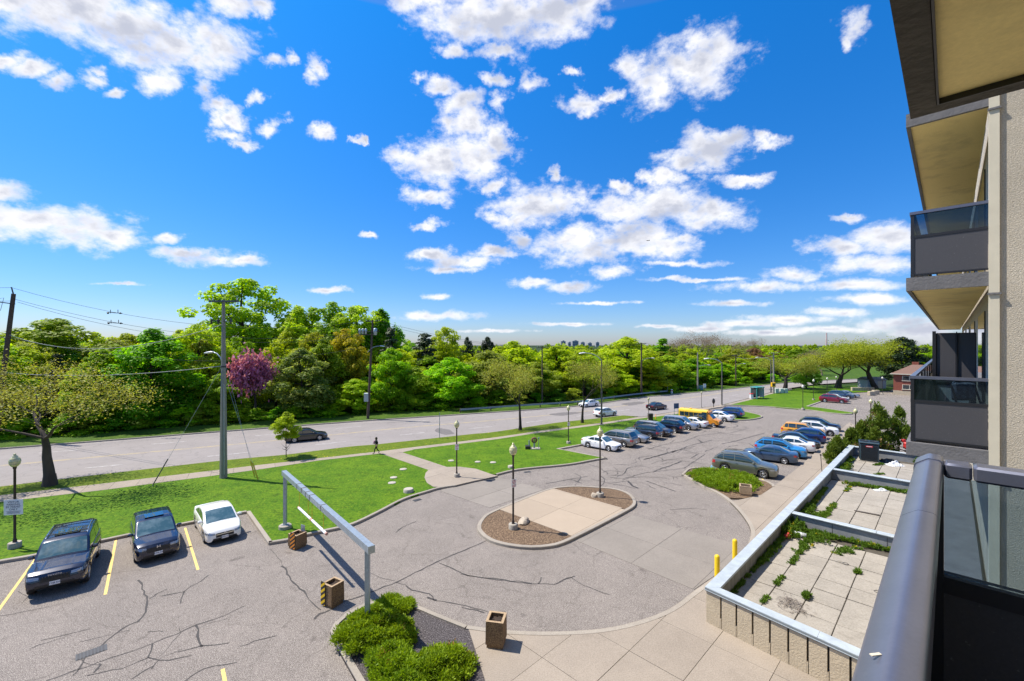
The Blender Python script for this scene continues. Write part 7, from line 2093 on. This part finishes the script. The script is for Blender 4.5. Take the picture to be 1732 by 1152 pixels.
# wires
top3 = p3 + Vector((.7, 0, h3))
W1 = wire(top1 + Vector((-.25, 0, .7)), top3, 2.6, .022, M['wire'], 'topmost overhead cable from the leaning pole to the transformer pole')
W2 = wire(top1 + Vector((.1, 0, -.6)), p3 + Vector((-1.2, .2, h3 - 2.0)), 2.2, .022, M['wire'], 'upper of the middle pair of cables left of the concrete pole')
wire(top1 + Vector((.1, .3, -.9)), p3 + Vector((-.5, .2, h3 - 2.1)), 2.6, .022, M['wire'], 'lower of the middle pair of cables left of the concrete pole')
wire(a + d * .72, cp.location + Vector((0, .1, 12.35)), 1.8, .025, M['wire_pale'], 'pale cable just above the pair of bundled cables at the leaning pole')
wire(a + d * .70, p3 + Vector((0, 0, 10.5)), 2.4, .024, M['wire'], 'dark cable crossing the deep green maple')
wire(a + d * .46, cp.location + Vector((-.15, 0, EYE - (622 - HOR) / FOC * cp.location.y)), .55, .032, M['wire_pale'], 'sagging pale cable from the leaning pole to the concrete pole')
wire(top1 + Vector((-.25, 0, .7)), Vector((-100, 40, 17.6)), .6, .022, M['wire'], 'topmost cable running out of the picture past the leaning pole')
wire(top1 + Vector((0, 0, -.8)), Vector((-100, 40, 15.8)), .6, .022, M['wire'], 'lower cable running out of the picture past the leaning pole')
for k, dx in enumerate((-.9, .9)):
    wire(top3 + Vector((dx * .9, 0, -.1)), p4 + Vector((dx, 0, h4)), 1.0, .02, M['wire'], ['farther cable between the transformer pole and the next thin pole', 'nearer cable between the transformer pole and the next thin pole'][k])
    wire(p4 + Vector((dx, 0, h4)), p5 + Vector((dx, 0, h5)), .8, .018, M['wire'], ['farther cable behind the bare trees of the grass strip', 'nearer cable behind the bare trees of the grass strip'][k])
    wire(p5 + Vector((dx, 0, h5)), p7 + Vector((dx, 0, h7)), 1.0, .018, M['wire'], ['farther cable above the end of the guard rail', 'nearer cable above the end of the guard rail'][k])
wire(p8 + Vector((0, 0, h8 - .8)), p7 + Vector((0, 0, h7 - .6)), .5, .02, M['wire_pale'], 'pale cable between the signal pole and the pole at the bend')
# guy wires with their guards
def guy(label, top, px, py, gfrac, gm, r_):
    f = at(px, py, .13)
    t = thing('guy_wire', label, 'guy wire', f, 0, 'guy wires of the concrete pole')
    v = top - f
    MB().tube([(0, 0, -.05), v], .009, 4).build('wire', M['galv'], t)
    MB().tube([v * .01, v * gfrac], r_, 6).build('guard', gm, t)
guy('guy wire with yellow guard, right one of the pair beside the concrete pole', cp.location + Vector((.15, 0, 8.0)), 437, 813, .17, M['guard_yellow'], .05)
guy('guy wire with yellow guard, left one of the pair beside the concrete pole', cp.location + Vector((.12, 0, 9.3)), 431, 807, .14, M['guard_yellow'], .05)
guy('guy wire with dark guard slanting left of the concrete pole', cp.location + Vector((-.15, 0, 8.9)), 257, 823, .22, M['steel_pole'], .04)
# line hardware on the cables
for px, py, lab in ((193, 519, 'upper spacer bracket hanging on the topmost cable'), (194, 534, 'lower spacer bracket on the middle pair of cables')):
    W = W1 if py < 525 else W2
    p = next(W[i].lerp(W[i + 1], (px - xs0_[i]) / (xs0_[i + 1] - xs0_[i])) for xs0_ in [[CX + FOC * q.x / q.y for q in W]] for i in range(len(W) - 1) if xs0_[i] <= px <= xs0_[i + 1])
    t = thing('cable_spacer', lab, 'bracket', p)
    MB().beam((-.85, 0, 0), (.85, .1, -.12), .1, .07).build('bar', M['insulator'], t)
    for x in (-.45, .45): MB().tube([(x, 0, -.12), (x, 0, .32)], .035, 5).build('pin', M['insulator'], t)
    for x in (-.75, .72): MB().ball((x, 0, -.1), .11, 8, 5).build('clamp', M['insulator'], t)

# guard rail on the far side of the road
GR = resample([at(x, y, .1) for x, y in ((779, 698.5), (880, 691), (978, 684), (1040, 675.5), (1087, 669.5), (1128, 665.5))], 3.6)
t = thing('guard_rail', 'long grey guard rail on the far side of the road', 'guard rail', GR[0])
inv = Matrix.Translation(t.location).inverted()
o = MB()
prof = [(-.03, .40), (.03, .46), (-.03, .53), (.03, .60), (-.03, .68)]
for s in range(len(GR) - 1):
    a_, b_ = GR[s], GR[s + 1]; dd = (b_ - a_).normalized(); nn = Vector((-dd.y, dd.x, 0))
    vs = [a_ + nn * x + Vector((0, 0, z)) for x, z in prof] + [b_ + nn * x + Vector((0, 0, z)) for x, z in prof]; k = len(prof)
    q = MB().add(vs, [(i, k + i, k + i + 1, i + 1) for i in range(k - 1)]); q.beam(a_ + nn * .05 + Vector((0, 0, .54)), b_ + nn * .05 + Vector((0, 0, .54)), .03, .26)
    r_ = q.build('rail', M['galv'], t); r_.matrix_parent_inverse = inv
    r_ = MB().box(a_ + nn * .14 + Vector((0, 0, .3)), (.15, .15, .75), math.atan2(dd.y, dd.x)).build('post', M['pole_wood'], t); r_.matrix_parent_inverse = inv

# signs and street furniture
t = thing('sign_post', 'bare grey sign post at the kerb behind the plaza lamp', 'sign post', at(743.5, 741, .13))
MB().box((0, 0, 1.4), (.06, .06, 3.0)).build('post', M['galv'], t); MB().box((0, .04, 1.6), (.03, .34, .34)).build('plate', M['galv'], t)
t = thing('sign_post', 'thin grey post with small plate at the wood beside the guard rail end', 'sign post', at(1129, 663.5, .1))
MB().box((0, 0, 1.0), (.12, .12, 2.2)).build('post', M['galv'], t); MB().box((0, -.08, 1.9), (.3, .03, .4)).build('plate', M['sign_white'], t)
t = thing('marker_post', 'short pale marker post at the end of the guard rail', 'post', at(1136, 665.5, .1)); MB().lathe([(.22, 0), (.22, .8), (.15, .9), (.0001, .92)], n=10).build('post', M['white_metal'], t); MB().lathe([(.226, .5), (.226, .7)], n=10).build('band', M['sign_red'], t)
t = thing('utility_cabinet', 'teal utility cabinet behind the pale pole at the far roadside', 'cabinet', at(1184.5, 660, .1)); MB().box((0, 0, .55), (1.1, .7, 1.1), bev=.04).build('body', mat('teal_cabinet', (.08, .20, .20), .6), t); MB().box((0, -.36, .55), (.9, .03, .9)).build('door', mat('teal_door', (.10, .24, .24), .6), t)
t = thing('notice_board', 'pale upright board beside the teal cabinet at the far roadside', 'board', at(1192, 659, .1)); MB().box((0, 0, .9), (.6, .08, .95)).build('board', M['sign_white'], t); MB().box((-.2, 0, .25), (.08, .08, .5)).box((.2, 0, .25), (.08, .08, .5)).build('legs', M['galv'], t)
t = thing('transit_shelter', 'teal framed glass bus shelter beside the big lawn', 'bus shelter', at(1281, 674, .13), R(28))
tm = mat('teal_frame', (.02, .26, .25), .4)
for x in (-1.1, 1.1):
    for y in (-.6, .6): MB().box((x, y, 1.1), (.1, .1, 2.2)).build('post', tm, t)
MB().box((0, 0, 2.25), (2.5, 1.5, .16), bev=.04).build('roof', tm, t)
MB().box((0, .6, 1.15), (2.1, .03, 1.8)).build('back_glass', M['window_dark'], t); MB().box((-1.1, 0, 1.15), (.03, 1.1, 1.8)).build('side_glass', M['window_dark'], t)
MB().box((1.1, 0, 1.15), (.06, 1.1, 1.8)).build('poster_panel', M['sign_white'], t)
MB().box((0, .35, .45), (1.6, .35, .06)).build('bench', M['galv'], t)
t = thing('litter_bin', 'red and white bin left of the bus shelter', 'bin', at(1271, 674.5, .13)); MB().box((0, 0, .45), (.55, .55, .9), bev=.05).build('body', M['white_metal'], t); MB().box((0, 0, .96), (.6, .6, .16), bev=.05).build('lid', M['sign_red'], t)
t = thing('utility_cabinet', 'pair of pale green cabinets behind the yellow signal box', 'cabinet', at(1318, 665, .13)); 
for x in (-.6, .5, 1.4): MB().box((x, 0, .5), (.75, .6, 1.0), bev=.04).build('box', mat('pale_green', (.42, .50, .44), .6), t)
t = thing('covered_sign', 'dark oval hooded sign on a thin post at the drive entrance', 'sign', at(1207, 689, .13)); MB().ball((0, 0, 1.05), (.26, .14, .48), 12, 8).build('hood', M['insulator'], t); MB().box((0, 0, .3), (.1, .08, .7)).build('post', M['steel_pole'], t)
t = thing('litter_bin', 'small dark bin beside the lamp post on the lawn', 'bin', at(1100, 711, .13)); MB().box((0, 0, .45), (.62, .62, .9), bev=.06).build('body', M['insulator'], t); MB().box((0, 0, .94), (.66, .66, .1), bev=.03).build('lid', M['steel_pole'], t)
t = thing('street_sign', 'dark blue panel sign on two posts behind the yellow bus', 'sign', at(1144, 701, .13), R(20)); MB().box((0, 0, 1.3), (.9, .06, .8)).build('panel', mat('blue_panel', (.03, .06, .16), .5), t)
for x in (-.35, .35): MB().box((x, .05, .6), (.07, .05, 1.3)).build('post', M['galv'], t)
t = thing('marker_post', 'small orange post on the lawn beside the bin', 'post', at(1109, 708.5, .13)); MB().lathe([(.07, 0), (.06, .6), (.0001, .62)], n=8).build('post', M['hazard_orange'], t); MB().lathe([(.072, .35), (.068, .48)], n=8).build('band', M['white_metal'], t)
for px, py, h, lab in ((1390.5, 800, 1.55, 'nearer thin metal post leaning beside the walk at the terrace'), (1405, 766.5, 1.0, 'farther thin metal post beside the walk at the terrace')):
    t = thing('metal_post', lab, 'post', at(px, py, .13)); MB().tube([(0, 0, -.1), (-.12, 0, h)], .03, 6).build('post', M['steel_pole'], t); MB().box((-.12, 0, h - .05), (.09, .09, .12)).build('cap', M['insulator'], t)
# water equipment on the lawn
t = thing('valve_stand', 'black box and rusty round valve wheel on a pale pad in the lawn', 'valve', at(902, 759, .13))
MB().box((.2, 0, .04), (1.0, .7, .08), bev=.02).build('pad', M['stone_white'], t); MB().box((-.55, 0, .16), (.55, .6, .32), bev=.03).build('box', M['black_trim'], t)
MB().tube([(-.42, .1, .3), (-.42, .1, .85)], .07, 8).build('standpipe', M['galv'], t); MB().tube([(.1, 0, .08), (.1, 0, .62)], .09, 8).build('stem', M['galv'], t)
MB().lathe([(.16, -.05), (.30, -.05), (.32, 0), (.30, .05), (.16, .05), (.14, 0), (.16, -.05)], c=(.1, 0, .88), n=16, axis='y').box((.1, 0, .88), (.56, .05, .06)).box((.1, 0, .88), (.06, .05, .56)).build('wheel', mat('rust_paint', (.26, .11, .08), .7, var=.4), t)
MB().tube([(.55, 0, .08), (.55, 0, 1.05)], .035, 6).box((.55, 0, 1.1), (.18, .1, .12)).build('tap', M['galv'], t)

# ---- terrace clutter
t = thing('air_conditioner', 'dark blue grey outdoor air conditioner with two fans and red label', 'air conditioner', un(48.6, 5.0, ZF), UANG + R(-90 + 8))
acm = mat('ac_cabinet', (.035, .060, .075), .45, .2, var=.15)
MB().box((0, 0, .80), (1.30, 1.30, 1.5), bev=.08).build('cabinet', acm, t)
for i in range(13):
    for s, dx in ((-1, 0),): MB().box((0, -.665, .22 + i * .095), (1.12, .05, .035)).build('louvre', M['black_trim'], t)
    MB().box((-.665, 0, .22 + i * .095), (.05, 1.12, .035)).build('louvre', M['black_trim'], t)
MB().box((0, 0, 1.60), (1.4, 1.4, .12), bev=.05).build('top', acm, t)
for x in (-.33, .33):
    MB().lathe([(.29, 1.66), (.31, 1.70), (.27, 1.70), (.26, 1.67), (.0001, 1.665)], c=(x, 0, 0), n=18).build('fan_guard', M['black_trim'], t)
lb = MB().box((.0, -.70, 1.33), (.46, .012, .13)).build('label_plate', M['sign_red'], t)
MB().box((.0, -.708, 1.33), (.36, .006, .035)).build('label_print', M['sign_white'], lb)
MB().box((0, 0, .03), (1.45, 1.45, .06)).build('pad', M['footing'], t)
M['dead_twig'] = mat('dead_twigs', (.26, .22, .19), .95, var=.3)
t = thing('twig_pile', 'heap of dry grey twigs on the tiles of the nearest terrace', 'twigs', un(19.5, 4.35, ZF))
r_ = random.Random(5); mb = MB()
for i in range(150):
    a_ = r_.gauss(0, 1.2); x, y = r_.gauss(0, .26), r_.gauss(0, .30) ; L = r_.uniform(.1, .3); zz = .02 + .16 * max(0, 1 - (x * x + y * y) * 5) * r_.random()
    q = Vector((math.cos(a_), math.sin(a_), r_.uniform(-.15, .35))) * L
    mb.tube([Vector((x, y, zz)) - q * .5, Vector((x + r_.gauss(0, .02), y, zz + .03)), Vector((x, y, zz)) + q * .5], [.004, .008, .003], 4, cap=False)
tag(mb.build('twigs', M['dead_twig'], t), kind='stuff')
o = MB().beam((0, 0, .03), (1.15, .25, .06), .10, .05).build('loose_board', mat('grey_board', (.12, .10, .085), .9, var=.3)); o.location = un(33.2, 4.1, ZF); o.rotation_euler.z = UANG - R(100); tag(o, 'short weathered board lying on the tiles of the middle terrace', 'board')
o = MB().beam((0, 0, .03), (.95, .1, .05), .12, .04).build('loose_board', mat('tan_board', (.36, .27, .17), .9, var=.3)); o.location = un(30.6, 5.35, ZF); o.rotation_euler.z = UANG - R(10); tag(o, 'tan board lying by the weeds of the middle terrace', 'board')
t = thing('rolled_sheet', 'white plastic roll lying in the weeds of the nearest terrace', 'roll', un(26.6, 5.55, ZF + .16), UANG - R(80)); MB().lathe([(.0001, -.3), (.12, -.3), (.13, 0), (.115, .3), (.0001, .3)], n=12, axis='x').build('roll', M['white_metal'], t); MB().lathe([(.125, .1), (.125, .22)], n=12, axis='x').build('band', M['wire_pale'], t)
o = MB().box((0, 0, .08), (.26, .2, .16), .4, bev=.04).ball((.1, .05, .16), .07, 8, 5).build('red_can', M['sign_red']); o.location = un(25.9, 5.95, ZF + .1); tag(o, 'crumpled red can in the weeds along the terrace wall', 'can')
def crumpled(label, u, n, w, d_, h, seed, m_):
    r_ = random.Random(seed); N_ = 9
    vs = [(w * (i / N_ - .5) + r_.gauss(0, .02), d_ * (j / N_ - .5) + r_.gauss(0, .02), h * r_.random() * math.sin(math.pi * i / N_) * math.sin(math.pi * j / N_) + .01) for j in range(N_ + 1) for i in range(N_ + 1)]
    o = MB().add(vs, [(j * (N_ + 1) + i, j * (N_ + 1) + i + 1, (j + 1) * (N_ + 1) + i + 1, (j + 1) * (N_ + 1) + i) for j in range(N_) for i in range(N_)]).build('plastic_sheet', m_); o.location = un(u, n, ZF); tag(o, label, 'plastic sheet')
crumpled('crumpled white plastic sheet beside the air conditioner', 48.2, 3.3, 1.2, .8, .5, 1, M['white_metal'])
crumpled('crumpled dark plastic sheet right behind the air conditioner foot', 49.2, 3.8, 1.6, .9, .45, 2, M['black_trim'])
crumpled('white plastic scrap among the yellow flowers of the middle terrace', 39.2, 3.4, .9, .4, .2, 3, M['white_metal'])
for i, (u, n, lab) in enumerate(((24.9, 3.4, 'small dark ring of wire on the tiles of the nearest terrace'), (23.0, 2.1, 'flat grey scrap on the tiles right of the wire ring'))):
    o = MB().lathe([(.08, .015), (.10, .03), (.12, .015), (.10, .0), (.08, .015)], n=14).build('scrap', M['steel_pole']); o.location = un(u, n, ZF); tag(o, lab, 'scrap')
# junk yard beyond the terrace end
M['plank'] = mat('weathered_plank', (.20, .13, .085), .9, var=.4, vscale=4, stretch=(1, 8, 8)); M['log'] = mat('grey_log', (.24, .20, .17), .95, var=.4, bump=.6)
t = thing('wood_pile', 'pile of old logs and planks behind the terrace end wall', 'wood pile', un(53.6, 2.0, 0))
r_ = random.Random(8)
for i in range(14):
    a_ = r_.uniform(-1.2, 1.2); c = Vector((r_.gauss(0, .8), r_.gauss(0, .9), .25 + r_.random() * .9)); q = Vector((math.cos(a_), math.sin(a_), r_.uniform(-.3, .5))) * r_.uniform(.6, 1.3)
    MB().beam(c - q, c + q, .2, .05).build('plank', M['plank'], t)
for i in range(12):
    c = Vector((-.9 + i * .16 + r_.gauss(0, .05), -.9 + r_.gauss(0, .2), .0)); MB().tube([c, c + Vector((r_.gauss(0, .15), r_.gauss(0, .15), r_.uniform(.6, 1.2)))], [.10, .075], 8).build('log', M['log'], t)
o = MB().box((0, 0, .3), (.5, .4, .6), .5, bev=.08).box((0, .3, .7), (.35, .3, .3), .3, bev=.06).build('red_canister', M['sign_red']); o.location = un(54.6, 2.9, .0); o.location.z = 1.1; tag(o, 'red canister on top of the wood pile by the evergreens', 'canister')
t = thing('planter_box', 'low wooden edging board wall between terrace and wood pile', 'edging', un(51.6, 2.5, 0), UANG + R(90))
for i in range(4): MB().box((-1.8 + i * 1.2, 0, .45), (1.17, .08, .9)).build('board', M['plank'], t)

# ---- people
def person(label, p, face, h, shirt, skin, trousers, hair, bag=None, stride=.16):
    t = thing('person', label, 'person', p, math.atan2(face[1], face[0]), None, h / 1.70)
    # walking pose; x is forward, y to the left
    J = {'pel': (0, 0, .92), 'chest': (.03, 0, 1.25), 'neck': (.04, 0, 1.44), 'head': (.06, 0, 1.54),
         'hl': (0, .09, .88), 'kl': (.20, .10, .50), 'al': (.22 + stride * .4, .10, .09), 'tl': (.38 + stride * .4, .10, .05),
         'hr': (0, -.09, .88), 'kr': (-.04, -.10, .48), 'ar': (-.14 - stride, -.10, .14), 'tr': (-.02 - stride, -.10, .03),
         'sl': (.02, .19, 1.38), 'el': (-.08, .24, 1.12), 'wl': (.05, .22, .90), 'sr': (.02, -.19, 1.38), 'er': (.02, -.25, 1.10), 'wr': (.24, -.16, 1.08)}
    E_ = [('pel', 'chest'), ('chest', 'neck'), ('neck', 'head'), ('pel', 'hl'), ('hl', 'kl'), ('kl', 'al'), ('al', 'tl'), ('pel', 'hr'), ('hr', 'kr'), ('kr', 'ar'), ('ar', 'tr'), ('chest', 'sl'), ('sl', 'el'), ('el', 'wl'), ('chest', 'sr'), ('sr', 'er'), ('er', 'wr')]
    rad = dict(pel=.15, chest=.155, neck=.06, head=.075, hl=.10, kl=.065, al=.045, tl=.04, hr=.10, kr=.065, ar=.045, tr=.04, sl=.075, el=.052, wl=.034, sr=.075, er=.052, wr=.034)
    names = list(J); me = bpy.data.meshes.new('body'); me.from_pydata([J[k] for k in names], [(names.index(a_), names.index(b_)) for a_, b_ in E_], [])
    o = bpy.data.objects.new('body', me); COL.objects.link(o)
    sk = o.modifiers.new('skin', 'SKIN'); o.modifiers.new('sub', 'SUBSURF').levels = 1
    for i, k in enumerate(names): me.skin_vertices[0].data[i].radius = (rad[k],) * 2; me.skin_vertices[0].data[i].use_root = (k == 'pel')
    dg = bpy.context.evaluated_depsgraph_get(); dg.update()
    m2 = bpy.data.meshes.new_from_object(o.evaluated_get(dg)); bpy.data.objects.remove(o)
    bm = bmesh.new(); bm.from_mesh(m2)
    # head, ears, nose and hands joined to the body mesh
    def ball(c, r_): 
        b_ = bmesh.ops.create_uvsphere(bm, u_segments=12, v_segments=8, radius=1)
        for v in b_['verts']: v.co = Vector((v.co.x * r_[0] + c[0], v.co.y * r_[1] + c[1], v.co.z * r_[2] + c[2]))
    ball((.07, 0, 1.58), (.095, .078, .118)); ball((.165, 0, 1.57), (.02, .014, .022)); ball((.06, .08, 1.57), (.018, .01, .03)); ball((.06, -.08, 1.57), (.018, .01, .03))
    for s, w in ((1, J['wl']), (-1, J['wr'])):
        w = Vector(w); fd = (w - Vector(J['el' if s > 0 else 'er'])).normalized()
        ball(w + fd * .05, (.035, .025, .045))
        for k in range(5):
            f = MB(); sp = (k - 2) * .016; q = w + fd * .08 + Vector((sp, 0, 0)); L = (.05, .075, .08, .075, .06)[k]
            f.tube([q, q + fd * L * .6, q + fd * L + Vector((.01, 0, -.01))], [.009, .008, .006], 5)
            base = [bm.verts.new(v) for v in f.v]
            for ff in f.f:
                try: bm.faces.new([base[i] for i in ff])
                except ValueError: pass
    bm.to_mesh(m2); bm.free(); m2.name = 'body'
    for m_ in (shirt, trousers, skin, M['black_trim']): m2.materials.append(m_)
    for pl in m2.polygons:
        c = pl.center; pl.use_smooth = True
        pl.material_index = 2 if (c.z > 1.47 or ((c - Vector(J['wl'])).length < .13 or (c - Vector(J['wr'])).length < .12)) else (3 if c.z < .11 else (1 if c.z < .93 and abs(c.y) < .19 else 0))
    obj('body', m2, t)
    MB().ball((.035, 0, 1.615), (.115, .098, .11), 12, 8).ball((-.03, 0, 1.54), (.07, .085, .12), 10, 6).build('hair', hair, t)
    for s in (.03, -.03): MB().ball((.158, s, 1.595), .012, 6, 4).build('eye', M['black_trim'], t)
    MB().box((.162, 0, 1.525), (.01, .04, .008)).build('mouth', mat('lips', (.30, .10, .09), .6), t)
    if bag: MB().ball((.20, -.12, 1.20), (.11, .10, .17), 10, 8).box((.2, -.1, 1.1), (.16, .16, .2), bev=.05).build('carried_bundle', bag, t)
    return t
mskin = mat('skin', (.42, .25, .17), .6); cloth = mat('black_cloth', (.014, .014, .016), .9, var=.3)
person('person in black coat and trousers walking on the street walk carrying a pinkish bundle', at(637, 767.5, .14), (-.87, -.49), 1.62, cloth, mskin, cloth, mat('dark_hair', (.012, .009, .008), .7), mat('pink_bundle', (.45, .22, .30), .8))

# a small aeroplane very far off
p = at_depth(1096, 407, 1500)
t = thing('aeroplane', 'tiny aeroplane silhouette in front of the large cloud', 'aeroplane', p, R(20))
MB().tube([(-7, 0, 0), (-4, 0, .1), (4, 0, .2), (7, 0, .9)], [.2, .9, .9, .2], 8).build('fuselage', M['steel_pole'], t)
MB().add([(-1.5, 0, 0), (1.5, 0, 0), (2.4, 8, .6), (1.2, 8, .6), (2.4, -8, .6), (1.2, -8, .6)], [(0, 1, 2, 3), (1, 0, 5, 4)]).box((1.6, 4, .3), (1.2, 8, .12), .1).box((1.6, -4, .3), (1.2, 8, .12), -.1).build('wing', M['steel_pole'], t)
MB().box((6, 0, 1.6), (1.4, .2, 2.6)).box((6.2, 0, .8), (1.1, 4.5, .12)).build('tail', M['steel_pole'], t)
